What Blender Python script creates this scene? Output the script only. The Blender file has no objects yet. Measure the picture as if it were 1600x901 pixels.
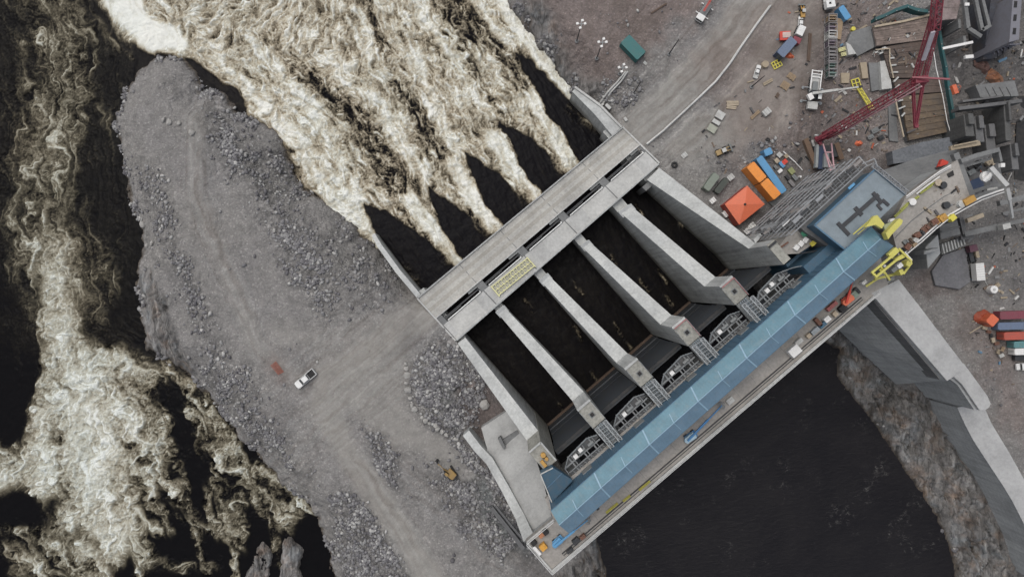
import bpy, math, random
import numpy as np

# ------------------------------------------------------------------ camera, light, exposure
SC = bpy.context.scene
H, F = 172.0, 1067.0            # drone height above the yard level (m), focal length in photo pixels
cam_d = bpy.data.cameras.new("camera"); cam = bpy.data.objects.new("camera", cam_d)
SC.collection.objects.link(cam); SC.camera = cam
cam.location = (0, 0, H); cam.rotation_euler = (0, 0, 0)
cam_d.sensor_width = 36.0; cam_d.lens = 36.0 * F / 1600.0
cam_d.clip_start = 0.5; cam_d.clip_end = 6000

SUN_EL, SUN_AZ = 66.0, 322.0     # degrees; azimuth measured from +Y towards +X
world = bpy.data.worlds.new("World"); SC.world = world; world.use_nodes = True
wn = world.node_tree.nodes; wl = world.node_tree.links
for n in list(wn): wn.remove(n)
sky = wn.new("ShaderNodeTexSky"); sky.sky_type = 'NISHITA'; sky.sun_disc = False
sky.sun_elevation = math.radians(SUN_EL); sky.sun_rotation = math.radians(SUN_AZ)
sky.air_density = 1.0; sky.dust_density = 4.0; sky.ozone_density = 1.0
hs = wn.new("ShaderNodeHueSaturation"); hs.inputs["Saturation"].default_value = 0.38
bg = wn.new("ShaderNodeBackground"); bg.inputs["Strength"].default_value = 0.12
wo = wn.new("ShaderNodeOutputWorld")
wl.new(sky.outputs[0], hs.inputs["Color"]); wl.new(hs.outputs[0], bg.inputs[0]); wl.new(bg.outputs[0], wo.inputs[0])
sun_d = bpy.data.lights.new("sun", 'SUN'); sun_d.energy = 0.75; sun_d.angle = math.radians(45); sun_d.color = (1, 0.97, 0.92)
sun = bpy.data.objects.new("sun", sun_d); SC.collection.objects.link(sun)
sun.rotation_euler = (math.radians(90 - SUN_EL), 0, math.radians(-SUN_AZ) + math.pi)
# a sun lamp shines along its local -Z: aim it from the chosen azimuth / elevation
from mathutils import Vector
_d = Vector((math.sin(math.radians(SUN_AZ)) * math.cos(math.radians(SUN_EL)),
             math.cos(math.radians(SUN_AZ)) * math.cos(math.radians(SUN_EL)), math.sin(math.radians(SUN_EL))))
sun.rotation_euler = _d.to_track_quat('Z', 'Y').to_euler()
SC.view_settings.view_transform = 'Standard'; SC.view_settings.look = 'None'
SC.view_settings.gamma = 1.0; SC.view_settings.exposure = 0.34; SC.view_settings.use_curve_mapping = False
SC.cycles.max_bounces = 5; SC.cycles.diffuse_bounces = 3

random.seed(7)
RNG = np.random.default_rng(11)

# ------------------------------------------------------------------ helpers
def P(px, py, z=0.0):
    """point of the photograph -> place (m) for a thing standing at height z"""
    return ((px - 800.0) * (H - z) / F, (450.5 - py) * (H - z) / F, z)
def PP(pts, z=0.0): return [P(a, b, z) for a, b in pts]

def tag(o, label=None, cat=None, group=None, kind=None):
    if label: o["label"] = label
    if cat: o["category"] = cat
    if group: o["group"] = group
    if kind: o["kind"] = kind
    return o

def empty(name, loc, label=None, cat=None, group=None, rz=0.0):
    o = bpy.data.objects.new(name, None); o.empty_display_size = 0.5
    SC.collection.objects.link(o); o.location = loc; o.rotation_euler = (0, 0, rz)
    return tag(o, label, cat, group)

class MB:
    """collects shapes; build() links them as ONE mesh object. off: subtracted from every point (thing's base)"""
    def __init__(s, off=(0, 0, 0)): s.v = []; s.f = []; s.off = off
    def add(s, vs, fs):
        b = len(s.v); s.v += [tuple(p) for p in vs]; s.f += [tuple(b + i for i in f) for f in fs]; return s
    def prism(s, poly, z0, z1):
        """poly: list of (x,y) or (x,y,z) tops; z1 None -> use each point's own z; z0 number or list"""
        n = len(poly)
        a = sum(poly[i][0] * poly[(i + 1) % n][1] - poly[(i + 1) % n][0] * poly[i][1] for i in range(n))
        if a < 0:
            poly = poly[::-1]
            if isinstance(z0, (list, tuple)): z0 = list(z0)[::-1]
        zb = z0 if isinstance(z0, (list, tuple)) else [z0] * n
        top = [(p[0], p[1], p[2] if z1 is None else z1) for p in poly]
        bot = [(p[0], p[1], zb[i]) for i, p in enumerate(poly)]
        fs = [tuple(range(n, 2 * n)), tuple(range(n - 1, -1, -1))]
        fs += [(i, (i + 1) % n, n + (i + 1) % n, n + i) for i in range(n)]
        return s.add(bot + top, fs)
    def box(s, c, d, rz=0.0, tilt=None):
        """c = centre of the BASE, d = sizes"""
        hx, hy = d[0] / 2, d[1] / 2; cs, sn = math.cos(rz), math.sin(rz); vs = []
        for z in (0, d[2]):
            for x, y in ((-hx, -hy), (hx, -hy), (hx, hy), (-hx, hy)):
                vs.append((c[0] + x * cs - y * sn, c[1] + x * sn + y * cs, c[2] + z))
        return s.add(vs, [(3, 2, 1, 0), (4, 5, 6, 7), (0, 1, 5, 4), (1, 2, 6, 5), (2, 3, 7, 6), (3, 0, 4, 7)])
    def bar(s, a, b, w, h=None, n=4):
        a = Vector(a); b = Vector(b); d = b - a
        if d.length < 1e-6: return s
        d.normalize(); up = Vector((0, 0, 1)) if abs(d.z) < 0.95 else Vector((1, 0, 0))
        x = d.cross(up).normalized(); y = x.cross(d).normalized(); h = h or w
        vs = []
        for p in (a, b):
            for k in range(n):
                t = 2 * math.pi * (k + 0.5) / n
                r = math.sqrt(2) if n == 4 else 1
                vs.append(p + x * (math.cos(t) * w / 2 * r) + y * (math.sin(t) * h / 2 * r))
        fs = [(k, (k + 1) % n, n + (k + 1) % n, n + k) for k in range(n)]
        fs += [tuple(range(n - 1, -1, -1)), tuple(range(n, 2 * n))]
        return s.add(vs, fs)
    def cyl(s, c, r, h, n=14, r2=None):
        r2 = r if r2 is None else r2
        vs = [(c[0] + r * math.cos(2 * math.pi * k / n), c[1] + r * math.sin(2 * math.pi * k / n), c[2]) for k in range(n)]
        vs += [(c[0] + r2 * math.cos(2 * math.pi * k / n), c[1] + r2 * math.sin(2 * math.pi * k / n), c[2] + h) for k in range(n)]
        fs = [(k, (k + 1) % n, n + (k + 1) % n, n + k) for k in range(n)]
        return s.add(vs, fs + [tuple(range(n - 1, -1, -1)), tuple(range(n, 2 * n))])
    def path(s, pts, w, n=5):
        for a, b in zip(pts, pts[1:]): s.bar(a, b, w, None, n)
        return s
    def lattice(s, a, b, w, h, cw=0.2, lw=0.1, bays=8, w2=None, h2=None):
        """four chord truss from a to b"""
        a = Vector(a); b = Vector(b); d = (b - a).normalized(); up = Vector((0, 0, 1)) if abs(d.z) < 0.95 else Vector((0, 1, 0))
        x = d.cross(up).normalized(); y = x.cross(d).normalized()
        w2 = w if w2 is None else w2; h2 = h if h2 is None else h2
        C = lambda t, i, j: a + (b - a) * t + x * (i * (w + (w2 - w) * t) / 2) + y * (j * (h + (h2 - h) * t) / 2)
        cs = [(-1, -1), (1, -1), (1, 1), (-1, 1)]
        for c in cs: s.bar(C(0, *c), C(1, *c), cw)
        for k in range(bays):
            t0, t1 = k / bays, (k + 1) / bays
            for q in range(4):
                c0, c1 = cs[q], cs[(q + 1) % 4]
                if k % 2: c0, c1 = c1, c0
                s.bar(C(t0, *c0), C(t1, *c1), lw)
                s.bar(C(t0, *c0), C(t0, *c1), lw)
        return s
    def build(s, name, mat, parent=None, smooth=False, bevel=0.0):
        me = bpy.data.meshes.new(name); o = s.off
        me.from_pydata([(p[0] - o[0], p[1] - o[1], p[2] - o[2]) for p in s.v], [], s.f)
        me.materials.append(mat)
        if smooth: me.shade_smooth()
        ob = bpy.data.objects.new(name, me); SC.collection.objects.link(ob)
        if parent is not None: ob.parent = parent
        if bevel:
            m = ob.modifiers.new("bevel", 'BEVEL'); m.width = bevel; m.segments = 2; m.limit_method = 'ANGLE'
        return ob

def kids(o): return [c for c in bpy.data.objects if c.parent is o]
def copy_tree(o, parent=None):
    c = o.copy(); SC.collection.objects.link(c); c.parent = parent
    for k in kids(o): copy_tree(k, c)
    return c

# ------------------------------------------------------------------ materials
MATS = {}
def nt(name):
    m = bpy.data.materials.new(name); m.use_nodes = True
    t = m.node_tree; t.nodes.clear()
    out = t.nodes.new("ShaderNodeOutputMaterial"); b = t.nodes.new("ShaderNodeBsdfPrincipled")
    t.links.new(b.outputs[0], out.inputs[0]); return m, t, b
def N(t, kind, **kw):
    n = t.nodes.new(kind)
    for k, v in kw.items(): setattr(n, k, v)
    return n
def setin(n, **kw):
    for k, v in kw.items(): n.inputs[k.replace("_", " ")].default_value = v
def noise(t, vec, scale, detail=5, rough=0.55, dist=0.0):
    n = N(t, "ShaderNodeTexNoise"); setin(n, Scale=scale, Detail=detail, Roughness=rough, Distortion=dist)
    if vec is not None: t.links.new(vec, n.inputs["Vector"])
    return n.outputs["Fac"]
def ramp(t, fac, stops, interp='LINEAR'):
    r = N(t, "ShaderNodeValToRGB"); r.color_ramp.interpolation = interp
    e = r.color_ramp.elements
    while len(e) < len(stops): e.new(0.5)
    for i, (p, c) in enumerate(stops):
        e[i].position = p; e[i].color = (c, c, c, 1) if isinstance(c, (int, float)) else (*c, 1)
    t.links.new(fac, r.inputs[0]); return r.outputs[0]
def mix(t, fac, a, b, mode='MIX'):
    m = N(t, "ShaderNodeMix", data_type='RGBA', blend_type=mode)
    for i, v in ((0, fac), (6, a), (7, b)):
        if hasattr(v, "links"): t.links.new(v, m.inputs[i])
        else: m.inputs[i].default_value = v if i == 0 else (*v, 1) if len(v) == 3 else v
    return m.outputs[2]
def math_(t, op, a, b=0.0):
    m = N(t, "ShaderNodeMath", operation=op)
    for i, v in ((0, a), (1, b)):
        if hasattr(v, "links"): t.links.new(v, m.inputs[i])
        else: m.inputs[i].default_value = v
    return m.outputs[0]
def bump(t, b, h, strength=0.4, dist=0.1, normal=None):
    n = N(t, "ShaderNodeBump"); setin(n, Strength=strength, Distance=dist); t.links.new(h, n.inputs["Height"])
    if normal is not None: t.links.new(normal, n.inputs["Normal"])
    t.links.new(n.outputs[0], b.inputs["Normal"]); return n.outputs[0]
def pos(t): return N(t, "ShaderNodeNewGeometry").outputs["Position"]
def objc(t): return N(t, "ShaderNodeTexCoord").outputs["Object"]

def m_paint(name, col, rough=0.5, metal=0.0, dirt=0.35, dirtcol=(0.12, 0.10, 0.085), scale=0.9):
    """painted or bare metal / plastic with weathering"""
    if name in MATS: return MATS[name]
    m, t, b = nt(name); p = pos(t)
    f = noise(t, p, scale, 6, 0.65); f2 = noise(t, p, scale * 7, 4, 0.6)
    v = mix(t, 1.0, (*col, 1), ramp(t, f2, [(0.25, 0.78), (0.75, 1.08)]), 'MULTIPLY')
    c = mix(t, ramp(t, f, [(0.45, 0.0), (0.72, dirt)]), v, dirtcol)
    t.links.new(c, b.inputs["Base Color"]); setin(b, Roughness=rough, Metallic=metal)
    MATS[name] = m; return m

def m_concrete(name, col=(0.42, 0.42, 0.40), stain=0.5, lift=1.5, lines=0.25, ang=40.8, streak=0.0):
    if name in MATS: return MATS[name]
    m, t, b = nt(name); p = pos(t)
    mp = N(t, "ShaderNodeMapping"); mp.inputs["Rotation"].default_value = (0, 0, math.radians(-ang)); t.links.new(p, mp.inputs[0]); q = mp.outputs[0]
    f1 = noise(t, p, 0.16, 6, 0.62); f2 = noise(t, p, 1.6, 6, 0.7); f3 = noise(t, p, 9.0, 3, 0.6)
    c = mix(t, 1.0, (*col, 1), ramp(t, f1, [(0.28, 0.74), (0.5, 0.97), (0.72, 1.12)]), 'MULTIPLY')
    c = mix(t, 1.0, c, ramp(t, f2, [(0.3, 1 - 0.36 * stain), (0.6, 1.0), (0.8, 1.09)]), 'MULTIPLY')
    c = mix(t, 1.0, c, ramp(t, f3, [(0.2, 0.9), (0.8, 1.06)]), 'MULTIPLY')
    # pour panels: every panel of the formwork has its own slight tone, with a thin joint
    br = N(t, "ShaderNodeTexBrick"); br.offset = 0.0
    setin(br, Color1=(0.9, 0.9, 0.9, 1), Color2=(1.06, 1.05, 1.03, 1), Mortar=(0.72, 0.72, 0.71, 1), Scale=1.0)
    br.inputs["Mortar Size"].default_value = 0.02; br.inputs["Brick Width"].default_value = 4.4; br.inputs["Row Height"].default_value = 5.2
    t.links.new(q, br.inputs["Vector"]); c = mix(t, lines * 2, c, mix(t, 1.0, c, br.outputs["Color"], 'MULTIPLY'))
    # lift joints and run-off streaks on upright faces
    sx = N(t, "ShaderNodeSeparateXYZ"); t.links.new(p, sx.inputs[0])
    zz = math_(t, 'ADD', sx.outputs[2], math_(t, 'MULTIPLY', f2, 0.12))
    fr = math_(t, 'FRACT', math_(t, 'DIVIDE', zz, lift), 0)
    j = ramp(t, fr, [(0.0, 0.78), (0.05, 0.8), (0.09, 1.0), (1.0, 1.0)])
    g = N(t, "ShaderNodeNewGeometry"); sn = N(t, "ShaderNodeSeparateXYZ"); t.links.new(g.outputs["True Normal"], sn.inputs[0])
    vert = ramp(t, math_(t, 'ABSOLUTE', sn.outputs[2], 0), [(0.3, 1.0), (0.6, 0.0)])
    mp2 = N(t, "ShaderNodeMapping"); mp2.inputs["Scale"].default_value = (1.3, 1.3, 0.06); t.links.new(p, mp2.inputs[0])
    sk = ramp(t, noise(t, mp2.outputs[0], 1.0, 5, 0.7), [(0.35, 0.72 - streak * 0.4), (0.62, 1.04)])
    vc = mix(t, 1.0, mix(t, 1.0, c, j, 'MULTIPLY'), sk, 'MULTIPLY')
    wet = ramp(t, math_(t, 'ADD', math_(t, 'MULTIPLY', math_(t, 'ADD', sx.outputs[2], math_(t, 'MULTIPLY', f1, 3.0)), 0.1), 1.0), [(0.28, (0.40, 0.38, 0.34)), (0.46, (0.82, 0.80, 0.76)), (0.56, (1.0, 1.0, 1.0))])
    vc = mix(t, 1.0, vc, wet, 'MULTIPLY')
    c = mix(t, vert, c, vc)
    t.links.new(c, b.inputs["Base Color"]); setin(b, Roughness=0.86)
    bump(t, b, math_(t, 'ADD', f2, math_(t, 'MULTIPLY', f3, 0.4)), 0.25, 0.05)
    MATS[name] = m; return m

def m_roof(name, col, rib_ang, rough=0.38, rib=0.9):
    """ribbed steel sheet, ribs across the building axis"""
    if name in MATS: return MATS[name]
    m, t, b = nt(name); p = pos(t)
    mp = N(t, "ShaderNodeMapping"); mp.inputs["Rotation"].default_value = (0, 0, math.radians(-rib_ang)); t.links.new(p, mp.inputs[0])
    w = N(t, "ShaderNodeTexWave", wave_type='BANDS', bands_direction='X'); setin(w, Scale=rib * 0.5, Distortion=0.0); t.links.new(mp.outputs[0], w.inputs[0])
    f = noise(t, p, 0.35, 6, 0.65); f2 = noise(t, p, 3.0, 5, 0.7)
    c = mix(t, 1.0, (*col, 1), ramp(t, f, [(0.3, 0.82), (0.7, 1.12)]), 'MULTIPLY')
    c = mix(t, 1.0, c, ramp(t, f2, [(0.3, 0.9), (0.7, 1.06)]), 'MULTIPLY')
    c = mix(t, 1.0, c, ramp(t, w.outputs["Fac"], [(0.0, 0.96), (0.5, 1.0)]), 'MULTIPLY')
    c = mix(t, ramp(t, noise(t, p, 0.9, 7, 0.7), [(0.5, 0.0), (0.75, 0.38)]), c, (0.20, 0.22, 0.225))
    t.links.new(c, b.inputs["Base Color"]); setin(b, Roughness=rough, Metallic=0.15)
    bump(t, b, w.outputs["Fac"], 0.08, 0.03)
    MATS[name] = m; return m

# ------------------------------------------------------------------ numeric noise
def _h(ix, iy, seed):
    h = (ix.astype(np.int64) * 374761393 + iy.astype(np.int64) * 668265263 + seed * 974634777) & 0xFFFFFFFF
    h = ((h ^ (h >> 13)) * 1274126177) & 0xFFFFFFFF
    return h ^ (h >> 16)
def perlin(x, y, seed=0):
    xi = np.floor(x); yi = np.floor(y); fx = x - xi; fy = y - yi
    u = fx * fx * fx * (fx * (fx * 6 - 15) + 10); v = fy * fy * fy * (fy * (fy * 6 - 15) + 10)
    def g(dx, dy):
        a = _h(xi + dx, yi + dy, seed).astype(np.float64) * (2 * np.pi / 4294967296.0)
        return np.cos(a) * (fx - dx) + np.sin(a) * (fy - dy)
    a = g(0, 0) * (1 - u) + g(1, 0) * u; b = g(0, 1) * (1 - u) + g(1, 1) * u
    return (a * (1 - v) + b * v) * 1.5
def fbm(x, y, octv=4, seed=0, gain=0.5):
    s = np.zeros_like(x); a = 1.0; n = 0
    for k in range(octv):
        s += a * perlin(x * 2 ** k + 17.3 * k, y * 2 ** k - 9.1 * k, seed + k); n += a; a *= gain
    return s / n
def ridged(x, y, octv=4, seed=0, gain=0.55):
    s = np.zeros_like(x); a = 1.0; n = 0
    for k in range(octv):
        s += a * (1 - np.abs(perlin(x * 2 ** k + 5.7 * k, y * 2 ** k + 3.3 * k, seed + k)) * 2); n += a; a *= gain
    return s / n
def sstep(a, b, x):
    t = np.clip((x - a) / (b - a), 0, 1); return t * t * (3 - 2 * t)
def sdf_poly(X, Y, poly):
    d = np.full(X.shape, 1e18); ins = np.zeros(X.shape, bool); n = len(poly)
    for i in range(n):
        ax, ay = poly[i][:2]; bx, by = poly[(i + 1) % n][:2]
        ex, ey = bx - ax, by - ay; wx, wy = X - ax, Y - ay
        t = np.clip((wx * ex + wy * ey) / (ex * ex + ey * ey + 1e-12), 0, 1)
        dx, dy = wx - ex * t, wy - ey * t; d = np.minimum(d, dx * dx + dy * dy)
        c = ((ay <= Y) & (by > Y)) | ((by <= Y) & (ay > Y))
        with np.errstate(divide='ignore', invalid='ignore'):
            xc = ax + (Y - ay) / (ey if abs(ey) > 1e-12 else 1e-12) * ex
        ins ^= c & (X < xc)
    d = np.sqrt(d); return np.where(ins, -d, d)
def dist_line(X, Y, line):
    d = np.full(X.shape, 1e18)
    for (ax, ay), (bx, by) in zip(line, line[1:]):
        ex, ey = bx - ax, by - ay; t = np.clip(((X - ax) * ex + (Y - ay) * ey) / (ex * ex + ey * ey), 0, 1)
        d = np.minimum(d, (X - ax - ex * t) ** 2 + (Y - ay - ey * t) ** 2)
    return np.sqrt(d)

def grid_mesh(name, X, Y, Z, keep, mat, attrs):
    """regular grid -> mesh; keep: boolean per cell"""
    ny, nx = X.shape; idx = np.arange(nx * ny).reshape(ny, nx)
    q = np.stack([idx[:-1, :-1], idx[:-1, 1:], idx[1:, 1:], idx[1:, :-1]], -1)[keep]
    used = np.unique(q); re = np.full(nx * ny, -1); re[used] = np.arange(used.size); q = re[q]
    co = np.stack([X.ravel()[used], Y.ravel()[used], Z.ravel()[used]], -1).astype(np.float32)
    me = bpy.data.meshes.new(name); me.vertices.add(len(co)); me.vertices.foreach_set("co", co.ravel())
    me.loops.add(q.size); me.loops.foreach_set("vertex_index", q.ravel().astype(np.int32))
    me.polygons.add(len(q)); me.polygons.foreach_set("loop_start", np.arange(0, q.size, 4, dtype=np.int32))
    me.polygons.foreach_set("use_smooth", np.ones(len(q), bool))
    me.update(calc_edges=True)
    for k, a in attrs.items():
        if a.ndim == 2:
            at = me.attributes.new(k, 'FLOAT', 'POINT'); at.data.foreach_set("value", a.ravel()[used].astype(np.float32))
        else:
            at = me.attributes.new(k, 'FLOAT_VECTOR', 'POINT'); at.data.foreach_set("vector", a.reshape(-1, 3)[used].astype(np.float32).ravel())
    me.materials.append(mat)
    o = bpy.data.objects.new(name, me); SC.collection.objects.link(o); return o
# ------------------------------------------------------------------ site frame (metres)
ZR, ZF, ZC = -9.5, -4.0, 28.0            # river level, forebay level, crest level
UA = math.radians(40.8)
U = (math.cos(UA), math.sin(UA)); V = (math.sin(UA), -math.cos(UA))     # along the dam (NE) / upstream (SE)
B0 = (3.9, -34.35)                        # downstream corner of the west gate block
BS = (10.0, 8.65)                         # from one pier to the next
def D(u, v, z=ZC, base=B0): return (base[0] + U[0] * u + V[0] * v, base[1] + U[1] * u + V[1] * v, z)

# ------------------------------------------------------------------ water outlines
island_w = [(262,88),(240,92),(222,110),(202,140),(180,178),(184,215),(194,260),(200,300),(217,340),(222,380),(213,440),(221,500),
            (230,545),(265,566),(300,588),(345,640),(380,690),(400,702),(440,752),(478,782),(500,808),(516,860),(530,930)]
island_e = [(262,88),(285,95),(303,112),(320,142),(350,150),(374,178),(402,188),(430,205),(446,222),(450,252),(468,288),(500,312),(540,338),(566,368),(592,384)]
east_bank = [(893,140),(872,112),(846,78),(820,45),(800,20),(785,-10),(770,-60)]
river_px = [(-400,-400),(770,-400)] + east_bank[::-1]
river = [P(a, b, ZR)[:2] for a, b in river_px]
chan = [P(893,140,0)[:2], P(962,213,0)[:2], P(1020,268,0)[:2], P(1173,385,17)[:2], D(66,34)[:2], D(-1,34)[:2],
        P(838,695,17)[:2], P(722,528,0)[:2], P(657,460,0)[:2], P(592,376,0)[:2]]
river += [P(900,150,0)[:2], P(940,240,0)[:2], P(700,440,0)[:2]] + [P(640,440,0)[:2]] + [P(a, b, ZR)[:2] for a, b in island_e[::-1]]
river += [P(a, b, ZR)[:2] for a, b in island_w[1:]] + [P(540,1500,ZR)[:2], P(-400,1500,ZR)[:2]]
fore_px = [(930,835),(1000,740),(1150,600),(1285,530),(1312,545),(1308,585),(1350,640),(1376,676),(1402,712),(1428,752),(1456,790),(1478,838),(1490,880),(1497,930),(1520,1100),(1560,1500),
           (900,1500),(955,1000),(950,905),(938,870)]
fore = [P(a, b, ZF)[:2] for a, b in fore_px]

# ------------------------------------------------------------------ ground heightfield
def axis(lo, hi, st, far):
    d = np.arange(lo, hi + st / 2, st); e = np.geomspace(1, far, 26) ** 1.0
    e = np.cumsum(np.diff(e)); return np.concatenate([lo - e[::-1], d, hi + e])
gx = axis(-144, 144, 0.34, 2400); gy = axis(-84, 84, 0.34, 2400)
GX, GY = np.meshgrid(gx, gy)
def W2(l, z=0.0): return [P(a, b, z)[:2] for a, b in l]
def blob(l, soft, z=0.0, wob=1.0):
    """soft mask of a polygon given by its outline in the photo (m)"""
    return 1 - sstep(-soft, soft, sdf_poly(GX, GY, W2(l, z)) + wob * soft * 1.2 * WN)
def lane(l, w, soft, z=0.0, wob=0.6): return 1 - sstep(w / 2 - soft, w / 2 + soft, dist_line(GX, GY, W2(l, z)) + wob * soft * WN)
WN = fbm(GX / 9.0, GY / 9.0, 5, 3, 0.6) * 1.6
wob = fbm(GX / 6.0, GY / 6.0, 5, 41, 0.6)

d_riv = sdf_poly(GX, GY, river); d_ch = sdf_poly(GX, GY, chan); d_fo = sdf_poly(GX, GY, fore)
road = np.maximum.reduce([
    lane([(668,482),(640,502),(600,530),(560,562),(520,590),(505,630)], 8.5, 2.2),
    lane([(540,575),(508,615),(522,665),(548,712),(580,760),(612,808),(645,860),(680,915),(710,960)], 6.6, 1.7),
    0.75 * blob([(505,560),(570,535),(640,520),(640,560),(625,600),(640,640),(690,690),(735,740),(700,740),(640,700),(560,650),(520,640),(490,600)], 2.5),
    0.5 * lane([(300,190),(300,300),(325,370),(362,450),(400,540),(470,600)], 4.5, 1.8),
    0.45 * lane([(430,520),(520,540),(600,500),(650,460)], 6, 3)])
road_e = np.maximum.reduce([
    lane([(985,212),(1040,165),(1095,110),(1140,60),(1180,5),(1210,-40)], 9.5, 1.8),
    0.9 * blob([(1020,235),(1080,190),(1140,130),(1190,60),(1225,-20),(1285,-20),(1275,60),(1262,130),(1230,190),(1150,235),(1080,250)], 2.5)])
road = np.maximum(road, road_e)
def lane_uv(l, X, Y):
    pts = W2(l); best = np.full(X.shape, 1e18); su = np.zeros_like(X); sd = np.zeros_like(X); acc = 0.0
    for (ax, ay), (bx, by) in zip(pts, pts[1:]):
        ex, ey = bx - ax, by - ay; L = math.hypot(ex, ey); t = np.clip(((X - ax) * ex + (Y - ay) * ey) / L / L, 0, 1)
        dx, dy = X - ax - ex * t, Y - ay - ey * t; d = dx * dx + dy * dy; m = d < best
        best = np.where(m, d, best); su = np.where(m, acc + t * L, su); sd = np.where(m, (ex * dy - ey * dx) / L, sd); acc += L
    return su, sd
tracks = np.zeros_like(GX)
for l_, w_ in (([(985,212),(1040,165),(1095,110),(1140,60),(1180,5),(1210,-40)], 22), ([(668,482),(640,502),(600,530),(560,562),(520,590),(505,640)], 9), ([(540,575),(508,615),(522,665),(548,712),(580,760),(612,808),(645,860),(680,915),(710,960)], 7),
               ([(1262,300),(1250,220),(1262,130),(1275,60),(1280,-20)], 12), ([(300,190),(300,300),(325,370),(362,450),(400,540),(470,600)], 6)):
    u_, d_ = lane_uv(l_, GX, GY); near = 1 - sstep(w_ * .5, w_ * .8, np.abs(d_ + 1.5 * WN))
    tracks += near * (0.6 * fbm(u_ / 26, d_ / .8 + .6 * WN, 4, 301, .7) + .5 * fbm(u_ / 40, d_ / 2.6 + WN, 3, 305, .6)) * (np.abs(tracks) < .01)
road = road * (0.88 + 0.3 * wob); road = np.clip(road, 0, 1)
rub = np.maximum.reduce([
    blob([(640,560),(690,520),(745,560),(760,620),(720,690),(680,680),(640,640)], 1.5),
    0.95 * blob([(565,660),(610,660),(625,760),(600,770),(575,720)], 2),
    0.9 * blob([(650,700),(740,690),(800,760),(840,860),(780,880),(700,800)], 4),
    0.9 * blob([(510,770),(590,770),(640,840),(660,920),(520,930)], 3),
    0.85 * lane([(330,180),(370,250),(410,300),(440,350),(480,420),(500,470)], 8, 5),
    0.8 * lane([(220,280),(260,400),(300,470),(330,560),(390,620)], 6, 4),
    0.7 * blob([(260,560),(330,560),(420,640),(480,740),(440,750),(380,680),(300,600)], 3),
    0.6 * blob([(380,220),(440,230),(480,320),(560,370),(630,470),(600,500),(480,440)], 4),
    0.75 * blob([(970,110),(1010,110),(990,190),(930,160)], 3),
    0.45 * blob([(1100,200),(1250,170),(1230,250),(1130,270),(1060,230)], 4),
    0.3 * blob([(1480,860),(1500,850),(1510,930),(1485,930)], 2)])
rub = np.clip(rub + 0.30 * sstep(-0.1, 0.7, fbm(GX / 14, GY / 14, 4, 77)), 0, 1) * (1 - 0.95 * road)
rock = np.maximum.reduce([
    blob([(1290,520),(1330,520),(1410,600),(1440,605),(1480,680),(1530,770),(1570,850),(1600,930),(1500,960),(1470,830),(1400,715),(1345,640),(1300,585)], 1.0, -1),
    blob([(212,430),(240,420),(268,470),(285,540),(310,590),(270,570),(225,550)], 1.0, -6),
    blob([(925,840),(945,850),(955,905),(950,960),(870,960),(875,905),(905,870)], 1.5, 0),
    0.9 * blob([(785,-10),(850,0),(870,60),(900,110),(935,140),(915,150),(880,120),(840,70),(800,20)], 2, -2),
    0.6 * blob([(395,850),(440,830),(460,901),(400,930)], 2, -9)])
brown = np.maximum.reduce([
    0.95 * blob([(800,-40),(1140,-60),(1090,40),(1010,80),(960,130),(890,110),(840,60)], 4, 0),
    0.8 * blob([(1080,100),(1230,-20),(1400,-20),(1400,250),(1330,260),(1240,240),(1150,230)], 6),
    0.8 * blob([(715,600),(770,600),(790,650),(770,690),(735,690),(720,650)], 2),
    0.6 * lane([(425,565),(440,590)], 4, 2), 0.5 * blob([(730,690),(790,700),(820,820),(780,780)], 2),
    0.7 * blob([(1380,440),(1480,440),(1500,500),(1560,640),(1600,700),(1600,560),(1500,470)], 4)])
dark = np.maximum.reduce([
    0.75 * blob([(1470,-20),(1640,-20),(1640,300),(1560,300),(1480,240),(1480,100)], 4),
    0.45 * blob([(1420,400),(1500,330),(1640,300),(1640,480),(1540,470),(1470,450)], 6), 0.8 * blob([(1150,400),(1185,330),(1330,255),(1400,250),(1300,380),(1200,420)], 2),
    0.5 * blob([(1255,20),(1290,20),(1290,130),(1330,200),(1330,300),(1240,330),(1190,310),(1262,180)], 3),
    0.55 * blob([(735,620),(775,600),(795,640),(770,690),(735,680)], 1.5),
    0.6 * blob([(1110,330),(1230,290),(1290,270),(1200,370)], 2),
    0.5 * blob([(820,830),(870,900),(840,960),(780,820)], 2),
    0.35 * blob([(640,560),(660,530),(640,500),(600,560)], 2.5)])
green = np.maximum(0.8 * blob([(735,760),(760,740),(790,800),(840,850),(820,870),(780,840)], 2), 0.5 * lane([(690,600),(720,660)], 5, 3))

hn = fbm(GX / 22, GY / 22, 5, 5)
land = 0.9 * hn * (1 - road) + 0.25 * wob * (1 - road) + rub * (0.35 + 0.5 * fbm(GX / 3.5, GY / 3.5, 3, 9))
# the island falls gently towards the west shore; a beach without a step
west = sstep(-40, -100, GX); land = land - 3.6 * west * (1 - road)
land += 2.2 * blob([(650,575),(700,560),(740,600),(700,660),(665,650)], 4, 0, 0.6) * (0.6 + 0.6 * wob)
land += 1.6 * blob([(860,90),(900,95),(935,130),(920,145),(880,130)], 2, 0) + 2.4 * blob([(800,0),(840,20),(850,60),(820,50)], 3, 0) * (0.5 + wob)
land += 1.8 * blob([(1480,100),(1640,60),(1640,200),(1500,200)], 4) * (0.4 + wob)
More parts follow.
